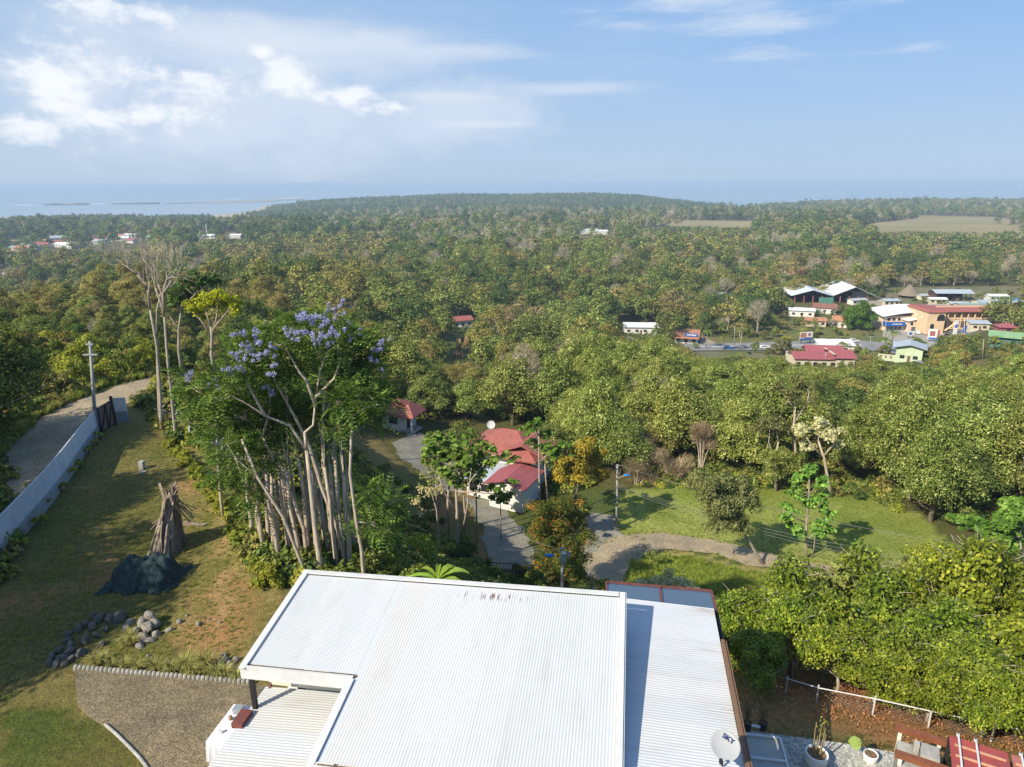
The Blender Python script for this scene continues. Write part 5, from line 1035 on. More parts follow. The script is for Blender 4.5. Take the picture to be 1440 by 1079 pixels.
# ------------------------------------------------------------------ palms, banana
def palm(label, p_, h, L, nf, mt_, name='palm_tree', fan=False, r=.14, grp=None, wdt=.05):
    t = thing(name, label, 'palm', p_, 0, grp); lean = (rng.normal()*.25, rng.normal()*.25)
    if h > .3: m_ = MB(); m_.tube([(0, 0, -.2), (lean[0]*.3, lean[1]*.3, h*.5), (lean[0], lean[1], h)], [r*1.2, r, r*.8], 7); m_.build('trunk', MPALE, t, smooth=True)
    mc = MB()
    for i in range(nf):
        a = 6.283*i/nf+rng.random()*.4; e = .25+.9*rng.random(); P_ = []; d = np.array([math.cos(a), math.sin(a), 0]); s1 = np.array([-d[1], d[0], 0]); o = np.array([lean[0], lean[1], h]); l = L*(.8+.3*rng.random())
        for k in range(9): q_ = k/8; P_.append(o+d*l*q_*(1-.25*q_*e)+np.array([0, 0, l*(e*q_-(.55+.5*e)*q_*q_)]))
        V = []; F = []
        for k in range(1, 9):
            b = P_[k]; tg_ = P_[k]-P_[k-1]; tg_ /= np.linalg.norm(tg_); ll = l*(.34 if not fan else .2)*(1-.65*abs(k/8-.45))
            for s_ in (-1, 1):
                for w2 in (0, .5):
                    bb = b-tg_*w2*l/8; dd = s1*s_*.8+tg_*.55+np.array([0, 0, -.35]); n_ = len(V); V += [bb-tg_*wdt*l*.3, bb+tg_*wdt*l*.3, bb+dd*ll]; F.append((n_, n_+1, n_+2))
        mc.add(V, F)
    mc.build('fronds', mt_, t); return t
MPF = leafmat('palm fronds', (.05, .08, .02), (.10, .13, .03), (.17, .17, .06)); MFAN = leafmat('silvery fan leaves', (.20, .26, .15), (.29, .36, .22), transl=.2)
# silvery fan palm
g_ = aty(1362, 800, 34); t = thing('fan_palm', 'pale silvery fan palm glowing among the bright green trees', 'palm', (g_.x, g_.y, H(g_.x, g_.y))); hh = g_.z-H(g_.x, g_.y); mt = MB(); mc = MB(); mt.tube([(0, 0, -.2), (0, 0, hh)], [.16, .12], 8); mt.build('trunk', MPALE, t)
for i in range(22):
    a = 6.283*i/11+.4*rng.random(); e = -.1+1.1*rng.random(); d = Vector((math.cos(a), math.sin(a), e)).normalized(); c = Vector((0, 0, hh))+d*.45; s1 = d.cross(Vector((0, 0, 1))).normalized(); V = [c]; F = []
    for k in range(34): q_ = -1.4+2.8*k/33; V.append(c+(d*math.cos(q_)+s1*math.sin(q_))*(.55+.25*(k % 2)+.1*rng.random())+Vector((0, 0, -.05-.2*abs(q_)-.1*rng.random())))
    F = [(0, k+1, k+2) for k in range(0, 33, 2)]; mc.add([tuple(v) for v in V], F)
mc.build('fronds', MFAN, t)
g_ = aty(612, 815, 26.5); bt = thing('banana_plant', 'banana plant with big torn light green leaves above the roof edge', 'banana plant', (g_.x, g_.y, H(g_.x, g_.y))); hh = g_.z-H(g_.x, g_.y); mt = MB(); mt.tube([(0, 0, -.2), (0, 0, hh*.6), (.03, 0, hh)], [.16, .13, .08], 8); mt.build('stem', MYG, bt, smooth=True)
MBAN = leafmat('banana leaf', (.12, .20, .03), (.19, .28, .05), (.26, .32, .09), transl=.35)
for az_, e, l in ((2.9, .55, 1.5), (2.3, 1.0, 1.3), (.35, .9, 1.5), (.8, 1.3, 1.2), (-.2, .4, 1.2), (3.6, .4, 1.2), (1.5, 1.5, 1.1)):
    d = np.array([math.cos(az_), math.sin(az_)*.6, 0]); s1 = np.array([-d[1], d[0], .1]); V = []; n_ = 12
    for k in range(n_+1):
        q_ = k/n_; c = np.array([0, 0, hh])+d*l*q_+np.array([0, 0, l*(e*q_-.65*(e)*q_*q_-.25*q_*q_)]); wv = .2*math.sin(math.pi*min(1, q_*.92+.06))**.6*(1 if k % 3 else .86); V += [c-s1*wv+np.array([0, 0, .06]), c, c+s1*wv+np.array([0, 0, .06])]
    MB().add(V, [(k*3+j, k*3+j+1, k*3+j+4, k*3+j+3) for k in range(n_) for j in range(2)]).build('leaf', MBAN, bt)
# ------------------------------------------------------------------ shrubs: hillside left of the road, bank behind the house, lane edges
SH = [shrub('shrub', 1.5, 2.3, m_, 2600, .19, '', nb=12) for m_ in (MSH, MG, MYG, MO, MSH, MD)]
SHL = ['bushy olive green shrub', 'mid green rounded shrub', 'yellow green bush', 'golden brown dry shrub', 'bushy olive green shrub', 'dark green bush']
def sc_shrubs(P, n, y0, y1, s0, s1, where, w=None, sp=1.0):
    us = [p_[0] for p_ in P]; vs = [p_[1] for p_ in P]; got = []; tries = 0
    while len(got) < n and tries < n*40:
        tries += 1; a = rng.uniform(-1.0, .9); y = math.exp(rng.uniform(math.log(y0), math.log(y1))); x = a*y; z = H(x, y); u, v, d = proj((x, y, z))
        if not inpoly(np.array([u]), np.array([v]), P)[0] or any((x-g[0])**2+(y-g[1])**2 < sp for g in got): continue
        got.append((x, y)); k = int(rng.choice(6, p=w)) if w is not None else int(rng.integers(6)); place(SH[k], Vector((x, y, z-.15)), s0+(s1-s0)*rng.random(), SHL[k]+' '+where, SHL[k]+'s '+where)
LEFTSL = [(-60, 700), (-60, 430), (60, 400), (140, 420), (200, 440), (300, 480), (330, 505), (262, 512), (205, 520), (140, 540), (70, 562), (0, 605)]
sc_shrubs(LEFTSL, 190, 40, 125, .65, 1.35, 'on the hillside left of the dirt road', [.28, .12, .25, .17, .1, .08], 3.2)
sc_shrubs([(262, 560), (210, 545), (270, 535), (330, 520), (420, 560), (440, 640), (380, 700), (330, 700), (262, 610)], 36, 33, 75, .45, .95, 'between the yard and the jacarandas', [.3, .15, .2, .15, .1, .1], 2.0)
sc_shrubs([(470, 690), (560, 690), (640, 745), (690, 800), (740, 810), (860, 840), (860, 900), (460, 880)], 66, 24, 58, .6, 1.15, 'on the bank behind the white roof', [.3, .1, .38, .02, .1, .1], 2.4)
sc_shrubs([(560, 700), (500, 660), (480, 640), (500, 620), (560, 670), (600, 720), (640, 760), (600, 770)], 16, 40, 85, .4, .7, 'edging the dry clearing', None, 1.5)
sc_shrubs([(1010, 830), (1200, 830), (1320, 800), (1440, 790), (1440, 880), (1200, 900), (1010, 880)], 26, 30, 52, .5, .9, 'below the lawn', [.3, .3, .2, 0, .1, .1], 3)
sc_shrubs([(1290, 700), (1360, 690), (1380, 800), (1290, 815), (1325, 760)], 14, 45, 75, .7, 1.3, 'at the right end of the lawn', [.3, .3, .1, 0, .1, .2], 2.5)
# dry cream leaved shrub and small ones around the lane
for (u, v, y0, rp, m_, lb) in ((935, 828, 46, 24, MCRM, 'cream and green flowering shrub beyond the glass canopy'), (905, 832, 46, 16, MCRM, 'smaller cream flowering shrub at the left of the larger one'), (965, 836, 45.5, 16, MCRM, 'cream shrub at the right of the larger one'), (915, 782, 55, 9, MG, 'small round dark green bush on the grass inside the lane bend')):
    crown_px(lb, [(u, v+14), (u, v)], y0, [(u-rp*.5, v, rp*.7, 0), (u+rp*.5, v-2, rp*.7, 0), (u, v-rp*.4, rp*.6, .5)], m_, MBRK, n=420, size=.17, r=.04, name='shrub', cat='shrub')
# grass tufts on lawn and verges (uncountable)
gp = []
def tufts(P, n, y0, y1, s0, s1, k0=0, k1=3):
    c = 0
    while c < n:
        a = rng.uniform(-1.0, .9, 4000); y = rng.uniform(y0, y1, 4000); x = a*y; s_ = y+30; z = GZ[(np.log(s_/6)/LG*(NS-1)).astype(int), ((x/s_+1.5)/3*(NA-1)).astype(int)]; u, v, d = proj((x, y, z)); ok_ = inpoly(u, v, P)
        for X_, Y_ in zip(x[ok_], y[ok_]): gp.append((X_, Y_, H(X_, Y_)-.04, int(rng.integers(k0, k1)), s0+(s1-s0)*rng.random(), rng.random()*6.283)); c += 1
        if not ok_.any(): break
LAWN = [(870, 692), (980, 687), (1110, 692), (1220, 707), (1290, 742), (1322, 790), (1240, 815), (1145, 795), (1060, 776), (1000, 762), (940, 754), (872, 752)]
tufts(LAWN, 2200, 52, 84, .25, .5); tufts([(885, 792), (905, 786), (960, 786), (1040, 806), (1100, 815), (1140, 840), (1010, 860), (880, 850)], 2600, 40, 58, .6, 1.5)
tufts([(0, 640), (0, 560), (120, 530), (240, 508), (260, 515), (150, 538), (60, 580)], 1500, 38, 75, .8, 1.8, 0, 6); tufts([(240, 600), (300, 650), (380, 800), (420, 820), (350, 670), (280, 600)], 900, 26, 50, .5, 1.0, 0, 6)
tufts([(60, 600), (140, 605), (240, 620), (360, 790), (330, 930), (120, 925), (20, 960), (0, 990), (0, 800)], 5200, 19, 48, .12, .36, 0, 6)
ug = []
UX = rng.uniform(-.95, .85, 60000); UY = np.exp(rng.uniform(math.log(27), math.log(170), 60000)); UXX = UX*UY; sU = UY+30; UZ = GZ[(np.log(sU/6)/LG*(NS-1)).astype(int).clip(0, NS-1), ((UXX/sU+1.5)/3*(NA-1)).astype(int).clip(0, NA-1)]; uu, vv, dd_ = proj((UXX, UY, UZ))
bad = (vnoise(UXX, UY, 6, 41) < -.12)
for P in (LAWN, [(860, 690), (1110, 690), (1230, 708), (1285, 745), (1290, 790), (1160, 830), (860, 860), (800, 850), (800, 740)], [(470, 590), (600, 600), (660, 680), (760, 700), (770, 840), (660, 800), (600, 700), (540, 700)], [(0, 1079), (0, 600), (140, 535), (270, 510), (290, 528), (190, 560), (240, 600), (390, 830), (380, 1079)], [(635, 600), (760, 600), (770, 720), (640, 700)], [(1180, 300), (1440, 300), (1440, 500), (1180, 500)], [(1000, 900), (1500, 930), (1500, 1079), (1000, 1079)], [(300, 830), (1040, 830), (1040, 1079), (300, 1079)]): bad |= inpoly(uu, vv, P)
bad |= (np.clip(UZ, -3, 9) > -1.2) & (UX > -.25)
for i_ in np.nonzero(~bad)[0][:15000]: ug.append((UXX[i_], UY[i_], UZ[i_]-.15, int(rng.integers(5)), .5+.9*rng.random()**2+UY[i_]/200, rng.random()*6.283))
def lowbush(m_):
    mc = MB(); crown_leaves(mc, crown_blobs(.8, .05, .75, 6, .8), 200, .2); return mc.mesh('ground cover', m_)
for _ in range(900):
    u, v = rng.uniform(985, 1440), rng.uniform(415, 515); g_ = None
    if any(a < u < b and c < v < d for a, b, c, d in ((985, 1260, 483, 500), (1235, 1345, 468, 500), (1110, 1215, 415, 432), (1236, 1300, 462, 478), (1300, 1425, 455, 482))): continue
    if vnoise(np.array([u]), np.array([v*2]), 14, 61)[0] < -.05: continue
    g_ = ground(u, v); ug.append((g_.x, g_.y, g_.z-.2, int(rng.integers(5)), 1.2+2.2*rng.random(), rng.random()*6.283))
scatter('ground_cover', ug, [lowbush(q_) for q_ in (MSH, MG, MYG, MD, MO)])
for l, r in EDGE:
    for e_, s_ in ((l, -1), (r, 1)):
        for _ in range(2):
            if rng.random() < .75: dv_ = (r-l).normalized()*s_*(rng.random()*.7-.25); q_ = e_+dv_; gp.append((q_.x+rng.normal()*.15, q_.y+rng.normal()*.2, H(q_.x, q_.y)-.03, int(rng.integers(6)), .25+.5*rng.random(), rng.random()*6.283))
scatter('grass', gp, TG+[tuft(46, .5, .022, MSTRAW) for _ in range(3)])
# trees outside the left edge of the view whose shade lies over the yard
off = make_tree('full', 1, 15.5, 6.6, 1.6, 40, MG, MBRK, name='broadleaf_tree', label='', leafk=2.6)
for i, (x, y, s, gx) in enumerate(((-34, 27, 1.0, 0), (-33, 20, 1.0, 0), (-41, 33, 1.05, 0), (-43, 22, 1.0, 0), (-38, 12, 1.0, 0), (-31, 17.5, 1.05, 0), (-29.5, 15.5, 1.0, 0), (-40, 37, 1.0, 0), (-36, 44, .75, 0), (-34.5, 16, 1.0, 0))):
    place(off, Vector((x, y, H(x, y)-.2)), s, 'tall broadleaf tree beside the dirt road outside the left edge of the photo', 'trees shading the left yard')
# ------------------------------------------------------------------ buildings
RRED = mat('red roof sheet', (.36, .12, .10), .7, (.22, .075, .06), 1.6, stretch=(5, 1, 1)); RMAR = mat('maroon roof', (.33, .10, .11), .7, (.25, .075, .085), .6, stretch=(4, 1, 1)); RORA = mat('orange roof', (.46, .21, .12), .8, (.33, .16, .10), .7)
RWHT = mat('white roof sheet', (.74, .76, .78), .45, (.62, .64, .66), .35); RGRY = mat('grey blue roof', (.40, .45, .50), .5, (.33, .37, .42), .4); RGRN = mat('green roof', (.24, .38, .21), .6, (.15, .29, .14), .4); RTEA = mat('teal roof', (.25, .37, .35), .6); RBRN = mat('brown tile roof', (.26, .12, .09), .8, (.19, .09, .07), .8)
WPEA = mat('peach wall', (.68, .50, .32), .85, (.58, .42, .27), .3); WWHT = mat('white plaster', (.72, .71, .68), .85, (.58, .57, .54), .6); WCRE = mat('cream plaster', (.62, .55, .42), .85, (.5, .44, .33), .6); WGRN = mat('pale green wall', (.50, .60, .42), .85, (.42, .5, .34), .5); WBLU = mat('blue sign', (.02, .11, .42), .5, (.02, .10, .38)); WTEA = mat('teal wall', (.09, .24, .20), .8, (.06, .18, .15), .5); DARK = mat('dark opening', (.02, .02, .022), .8); ASPH = mat('asphalt', (.24, .24, .24), .9, (.19, .19, .19), .3); LOT = mat('pale concrete lot', (.36, .34, .30), .9, (.28, .265, .235), .12); THA = mat('thatch', (.24, .20, .15), .95, (.15, .125, .09), 3, bump=.5)
def gable(mb, x0, x1, y0, y1, z, rise, ov=.5, axis='x', t_=.14):
    X0, X1, Y0, Y1 = x0-ov, x1+ov, y0-ov, y1+ov
    if axis == 'x':
        m_ = (Y0+Y1)/2
        for a, b in ((Y0, m_), (m_, Y1)):
            za, zb = (z, z+rise) if a == Y0 else (z+rise, z)
            mb.hexa([(X0, a, za), (X1, a, za), (X1, b, zb), (X0, b, zb), (X0, a, za+t_), (X1, a, za+t_), (X1, b, zb+t_), (X0, b, zb+t_)])
    else:
        m_ = (X0+X1)/2
        for a, b in ((X0, m_), (m_, X1)):
            za, zb = (z, z+rise) if a == X0 else (z+rise, z)
            mb.hexa([(a, Y0, za), (b, Y0, zb), (b, Y1, zb), (a, Y1, za), (a, Y0, za+t_), (b, Y0, zb+t_), (b, Y1, zb+t_), (a, Y1, za+t_)])
    return mb
def hip(mb, x0, x1, y0, y1, z, rise, ov=.5):
    X0, X1, Y0, Y1 = x0-ov, x1+ov, y0-ov, y1+ov; w_ = min(X1-X0, Y1-Y0)/2; ym = (Y0+Y1)/2; xm = (X0+X1)/2
    r0, r1 = ((X0+w_, ym, z+rise), (X1-w_-.01, ym, z+rise)) if X1-X0 > Y1-Y0 else ((xm, Y0+w_, z+rise), (xm, Y1-w_-.01, z+rise))
    V = [(X0, Y0, z), (X1, Y0, z), (X1, Y1, z), (X0, Y1, z), r0, r1]
    F = [(0, 1, 5, 4), (1, 2, 5), (2, 3, 4, 5), (3, 0, 4), (3, 2, 1, 0)] if X1-X0 > Y1-Y0 else [(0, 1, 4), (1, 2, 5, 4), (2, 3, 5), (3, 0, 4, 5), (3, 2, 1, 0)]
    mb.add(V, F); mb.box((xm, ym, z-.08), (X1-X0, Y1-Y0, .14)); return mb
def walls(mb, x0, x1, y0, y1, h, z0=-1.5, top=None):
    mb.box(((x0+x1)/2, (y0+y1)/2, (h+z0)/2), (x1-x0, y1-y0, h-z0)); return mb
def bld(name, label, cat, uv, W_, D_, h, rise, roofm, wallm, rz=0.0, roof='gable', axis='x', wins=3, p_=None, door=True, ov=.6, grp=None):
    g_ = p_ or ground(*uv); t = thing(name, label, cat, g_, rz, grp); m_ = walls(MB(), -W_/2, W_/2, 0, D_, h)
    if roof == 'gable':
        if axis == 'x':
            for x in (-W_/2, W_/2-.12): m_.add([(x, 0, h), (x+.12, 0, h), (x+.12, D_, h), (x, D_, h), (x, D_/2, h+rise*.93), (x+.12, D_/2, h+rise*.93)], [(0, 1, 5, 4), (1, 2, 5), (2, 3, 4, 5), (3, 0, 4)])
        else:
            for y in (0, D_-.12): m_.add([(-W_/2, y, h), (W_/2, y, h), (W_/2, y+.12, h), (-W_/2, y+.12, h), (0, y, h+rise*.93), (0, y+.12, h+rise*.93)], [(0, 1, 4), (1, 2, 5, 4), (2, 3, 5), (3, 0, 4, 5)])
    m_.build('wall', wallm, t); r_ = MB()
    if roof == 'gable': gable(r_, -W_/2, W_/2, 0, D_, h, rise, ov, axis)
    elif roof == 'hip': hip(r_, -W_/2, W_/2, 0, D_, h+.02, rise, ov)
    else: r_.hexa([(-W_/2-ov, -ov, h+.03), (W_/2+ov, -ov, h+.03), (W_/2+ov, D_+ov, h+rise), (-W_/2-ov, D_+ov, h+rise), (-W_/2-ov, -ov, h+.2), (W_/2+ov, -ov, h+.2), (W_/2+ov, D_+ov, h+rise+.17), (-W_/2-ov, D_+ov, h+rise+.17)])
    r_.build('roof', roofm, t)
    for i in range(wins):
        x = -W_/2+(i+.5)*W_/wins; MB().box((x, -.02, min(h*.58, 1.55)), (min(1.4, W_/wins*.5), .06, 1.1)).build('window', DARK, t)
    if door: MB().box((W_*.5/max(wins, 1)*(.02), -.025, 1.0), (.9, .05, 2.0)).build('door', WOOD, t)
    return t
# hut up the drive
t = bld('hut', 'small white hut with red hipped roof and porch post at the head of the drive', 'hut', (553, 603), 3.6, 3.6, 2.7, 1.7, RRED, WWHT, -.35, 'hip', wins=1, door=False, ov=.75)
MB().box((3.1, -.2, 1.2), (.22, .22, 2.6)).build('porch_post', WWHT, t); r_ = MB(); hip(r_, 1.2, 3.3, -.4, 2.8, 2.55, 1.5, .5); r_.build('porch_roof', RRED, t); MB().box((2.3, 1.0, .05), (2.4, 2.6, .3)).build('porch_floor', CONC, t); MB().box((1.81, 1.2, 1.1), (.05, .9, 2.0)).build('door', DARK, t)
a_, b_ = ground(571, 604), ground(580, 614); dv = b_-a_; s_ = Vector((-dv.y, dv.x, 0)).normalized()*.55; struct(MB().add([tuple(a_-s_+Vector((0, 0, .12))), tuple(b_-s_+Vector((0, 0, .12))), tuple(b_+s_+Vector((0, 0, .12))), tuple(a_+s_+Vector((0, 0, .12)))], [(0, 1, 2, 3)]).build('path', CONC))
# half hidden house
g_ = ground(708, 717); t = thing('white_house', 'white house with several red sheet roofs half hidden by large leaved trees', 'house', g_, -.42)
m_ = MB(); walls(m_, -7.2, 1.2, 5.0, 11.5, 4.3); walls(m_, -1.9, 2.2, 0, 4.6, 2.9); walls(m_, -5.6, -1.6, 1.6, 5.1, 2.3); m_.add([(-1.9, 0, 2.9), (2.2, 0, 2.9), (2.2, .14, 2.9), (-1.9, .14, 2.9), (.15, 0, 3.6), (.15, .14, 3.6)], [(0, 1, 4), (1, 2, 5, 4), (2, 3, 5), (3, 0, 4, 5)]); m_.build('wall', WWHT, t)
r_ = MB(); hip(r_, -7.2, 1.2, 5.0, 11.5, 4.34, 2.1, .8); ro = r_.build('roof', RRED, t); r_ = MB(); gable(r_, -2.6, 2.4, 5.6, 9.0, 4.5, 1.3, .7, 'y'); r_.build('roof', RRED, t); r_ = MB(); gable(r_, -1.9, 2.2, 0, 4.9, 2.93, .75, .5, 'y'); r_.build('roof', RMAR, t); r_ = MB(); r_.hexa([(-6.2, 1.1, 2.35), (-1.7, 1.1, 2.35), (-1.7, 4.95, 3.2), (-6.2, 4.95, 3.2), (-6.2, 1.1, 2.47), (-1.7, 1.1, 2.47), (-1.7, 4.95, 3.32), (-6.2, 4.95, 3.32)]); r_.build('roof', RGRY, t)
for x, y, z in ((-5.5, 4.98, 3.6), (-3.6, 4.98, 3.6), (.1, -.03, 1.6), (-4.8, 1.57, 1.4), (-3.2, 1.57, 1.4), (.6, 4.98, 3.7)): MB().box((x, y, z), (1.1, .06, .9)).build('window', DARK, t)
t = thing('satellite_dish', 'small white dish raised on a pole behind the red roofed house', 'satellite dish', ground(690, 640)); zt = aty(690, 597, t.location.y).z-t.location.z; MB().tube([(0, 0, 0), (0, 0, zt)], .04, 6).build('mast', WH, t)
m_ = MB(); m_.lathe([(.001, 0), (.3, .03), (.55, .12), (.5, .05), (.001, -.05)], n=20); m_.V[0] = np.array([tuple(Matrix.Rotation(R(70), 3, 'X') @ Vector(v)+Vector((0, 0, zt))) for v in m_.V[0]], np.float32); m_.build('reflector', WH, t)
# ---- town
def road_poly(name, pix, off, mt_, kind='structure'):
    P = [ground(u, v) for u, v in pix]; z = max(p_.z for p_ in P)+off; return struct(MB().prism([(p_.x, p_.y) for p_ in P][::-1], z-.3, z).build(name, mt_))
ribbon('main_road', [((940, 496), (945, 486)), ((985, 497), (990, 487)), ((1040, 497), (1045, 486.5)), ((1100, 497), (1100, 485.5)), ((1160, 496), (1160, 484.5)), ((1215, 498), (1210, 485)), ((1262, 505), (1250, 489)), ((1300, 520), (1290, 496))], ASPH, off=.3, n=6)
ribbon('road_marking', [((985, 492), (985, 491.4)), ((1100, 491), (1100, 490.4)), ((1210, 491.3), (1210, 490.6)), ((1255, 496.7), (1255, 496))], WWHT, off=.36, n=2)
ribbon('parking_lot', [((1240, 489), (1243, 471)), ((1270, 492), (1275, 470)), ((1300, 497), (1296, 468)), ((1335, 488), (1312, 468)), ((1350, 484), (1330, 474))], LOT, off=.2, n=8)
ribbon('motel_yard', [((1352, 481), (1332, 473)), ((1380, 472), (1375, 465)), ((1395, 470), (1390, 463))], ASPH, off=.24, n=4)
ribbon('dirt_track', [((985, 492), (985, 478)), ((1000, 488), (990, 477)), ((1010, 489), (1004, 484))], DIRT, off=.2, n=4)
def sign_bars(t, x0, x1, y, z, h, n, m_=WWHT):
    mb = MB()
    for i in range(n): w_ = (x1-x0)/n; mb.box((x0+(i+.5)*w_, y, z+(.12*h if i % 3 == 0 else 0)), (w_*.68, .05, h*(1 if i % 3 else 1.25)))
    mb.build('lettering', m_, t)
t = bld('shop', 'roadside shop with orange roof and blue sign panel beside the main road', 'shop', (965, 486), 10, 8, 3.4, 1.2, RORA, WWHT, -.3, 'mono', wins=3); MB().box((2.2, -.65, 4.1), (5.2, .12, 1.5)).build('sign_board', WBLU, t); sign_bars(t, .3, 4.2, -.73, 4.1, .6, 6); r_ = MB(); r_.hexa([(-5.5, -2.3, 2.7), (5.5, -2.3, 2.7), (5.5, 0, 3.2), (-5.5, 0, 3.2), (-5.5, -2.3, 2.85), (5.5, -2.3, 2.85), (5.5, 0, 3.35), (-5.5, 0, 3.35)]); r_.build('awning', RORA, t)
bld('warehouse', 'long white roofed building showing over the flowering tree crowns', 'warehouse', (902, 472), 15, 9, 3.2, 1.3, RWHT, WWHT, -.08, wins=4)
g_ = ground(1160, 524); t = thing('market_hall', 'wide maroon roofed hall with a cream ridge strip behind the flowering trees', 'hall', g_, -.1); m_ = MB(); walls(m_, -9.5, 9, 0, 11, 3.2); m_.build('wall', WCRE, t)
r_ = MB(); gable(r_, -9.5, 2.0, 0, 8, 3.3, 1.5, .6); gable(r_, 2.4, 9, 0, 10, 3.7, 1.7, .6); gable(r_, -3.5, 8, 8.4, 12.5, 3.9, 1.6, .5); r_.build('roof', RMAR, t); MB().box((2.2, 4, 5.15), (.5, 9, .25)).build('ridge_strip', WCRE, t); parts('window', DARK, t, [((-8.5+i*2.7, -.03, 1.6), (1.4, .06, 1.3)) for i in range(7)])
bld('shed', 'small white roofed shed beside the maroon hall', 'shed', (1177, 502), 12, 6, 3, .9, RWHT, WWHT, -.1, 'mono', wins=2)
t = bld('pale_green_house', 'two tier pale green house under a grey blue gable near the motel drive', 'house', (1277, 515), 7.5, 6.5, 4.6, 1.2, RGRY, WGRN, -.5, 'gable', 'y', wins=2, ov=1.2); MB().box((-5.6, .6, .6), (6.5, .25, 2.2)).build('garden_wall', WGRN, t); parts('wall_opening', RMAR, t, [((-8+i*1.5, .46, .9), (.5, .05, .9)) for i in range(4)])
# bank
g_ = ground(1274, 472); t = thing('bank_building', 'bank with curved white roof, peach walls and long blue canopy', 'building', g_, .05); m_ = MB(); walls(m_, -9.5, 8.5, 3, 13, 6.6); walls(m_, 0, 10, -1.5, 3, 5.2); walls(m_, -9, 0, 1, 3, 3.4); m_.build('wall', mat('pale peach wall', (.68, .55, .42), .85, (.6, .48, .37), .3), t)
r_ = MB(); n_ = 10
for i in range(n_):
    x0, x1 = -11+20.5*i/n_, -11+20.5*(i+1)/n_; f_ = lambda x: 6.7+1.9*math.sin((x+11)/20.5*1.9); r_.hexa([(x0, 1.5, f_(x0)), (x1, 1.5, f_(x1)), (x1, 14.5, f_(x1)+1.6), (x0, 14.5, f_(x0)+1.6), (x0, 1.5, f_(x0)+.25), (x1, 1.5, f_(x1)+.25), (x1, 14.5, f_(x1)+1.85), (x0, 14.5, f_(x0)+1.85)])
r_.build('roof', RWHT, t); r_ = MB(); gable(r_, -.5, 10.3, -1.8, 3.2, 5.25, .9, .5, 'y'); r_.build('porch_roof', RWHT, t); MB().box((-5.6, -.4, 3.7), (8.6, 1.6, 1.7)).build('canopy', WBLU, t); MB().box((-9.6, .8, 3.7), (.8, 3.6, 1.7)).build('canopy', WBLU, t); sign_bars(t, -7.6, -2.8, -1.24, 3.75, .5, 8)
for x in (-8.5, -6.5, -4.5, -2.5): MB().box((x, .93, 1.3), (1.5, .08, 2.3)).build('window', GLS, t)
for x in (-7, -4.5, -2): MB().box((x, 2.96, 5.2), (1.3, .06, 1.2)).build('window', DARK, t)
for x in (1.5, 4, 6.5, 8.8): MB().box((x, -1.53, 3.9), (1.3, .06, 1.3)).build('window', DARK, t); 
for x in (2.6, 7.5): MB().box((x, -1.54, 1.3), (2.0, .06, 2.3)).build('window', GLS, t)
MB().box((5.1, -1.6, 1.2), (1.0, .12, 2.2)).build('entrance_panel', WWHT, t); m_ = MB()
for i in range(12): m_.box((-10+i*.9, -3.5+.0*i, .4), (.08, .08, 2.0))
m_.box((-5, -3.5, 1.3), (10, .07, .08)); m_.build('railing', RWHT, t)
# motel
g_ = ground(1358, 471); t = thing('motel', 'two storey peach motel with arched ends, open galleries and dark red roof edges', 'motel', g_, 0); t.scale = (1.13, 1.13, 1.15); W1 = MB()
a0 = aty(1318, 478, g_.y+3); a0 = Vector((a0.x, a0.y, 0)); 
def L_(x, y, z): return (x, y, z)
# left wing runs away from the viewer, the gallery block faces the yard
walls(W1, -16.5, -9.5, -1, 14, 7.4); W1.build('wall', WPEA, t); m_ = MB(); walls(m_, -9.5, 13, 5.2, 12, 7.2); m_.build('wall', WPEA, t); m_ = MB(); walls(m_, 13, 20.5, -3, 9, 6.8); m_.build('wall', WPEA, t)
m_ = MB()
for z in (.05, 3.35, 6.75): m_.box((1.75, 3.9, z), (22.5, 2.8, .35))
for i in range(9):
    x = -9+i*2.75; m_.box((x, 2.65, 3.4), (.42, .42, 6.8))
m_.box((1.75, 2.6, 4.2), (22.5, .14, .75)); m_.build('gallery', WPEA, t)
parts('door', DARK, t, [((-7.6+i*2.75, 5.15, z), (1.0, .12, 2.1)) for i in range(8) for z in (1.2, 4.6)])
r_ = MB(); r_.hexa([(-17, -1.6, 7.4), (-9.2, -1.6, 7.4), (-9.2, 14.4, 7.4), (-17, 14.4, 7.4), (-16, -.6, 8.3), (-10, -.6, 8.3), (-10, 13.4, 8.3), (-16, 13.4, 8.3)]); r_.build('roof', RRED, t)
r_ = MB(); r_.hexa([(-9.4, 1.6, 6.95), (13.4, 1.6, 6.95), (13.4, 12.4, 7.4), (-9.4, 12.4, 7.4), (-9.4, 5, 8.2), (13.4, 5, 8.2), (13.4, 11, 8.2), (-9.4, 11, 8.2)]); r_.build('roof', RRED, t); MB().box((1.9, 6.2, 8.25), (22.6, 1.0, .9)).build('parapet', WPEA, t)
r_ = MB(); r_.hexa([(12.6, -3.6, 6.8), (21.1, -3.6, 6.8), (21.1, 9.5, 6.8), (12.6, 9.5, 6.8), (13.6, -2.6, 7.7), (20.1, -2.6, 7.7), (20.1, 8.5, 7.7), (13.6, 8.5, 7.7)]); r_.build('roof', RRED, t)
def arch(cx, y, z0, w_, h, dark=DARK):
    P = [(cx-w_/2, z0), (cx+w_/2, z0)]+[(cx+w_/2*math.cos(q_), z0+h-w_/2+w_/2*math.sin(q_)) for q_ in np.linspace(0, math.pi, 10)]; MB().add([(x, y, z) for x, z in P], [tuple(range(len(P)))]).build('arch', dark, t)
for cx, y in ((-11.2, -1.03), (16.8, -3.03)): arch(cx, y, 3.9, 3.2, 2.7)
arch(-14.3, -1.04, .2, 1.6, 2.6); arch(15.2, -3.04, .1, 2.2, 2.8); arch(18.4, -3.04, .1, 2.2, 2.8)
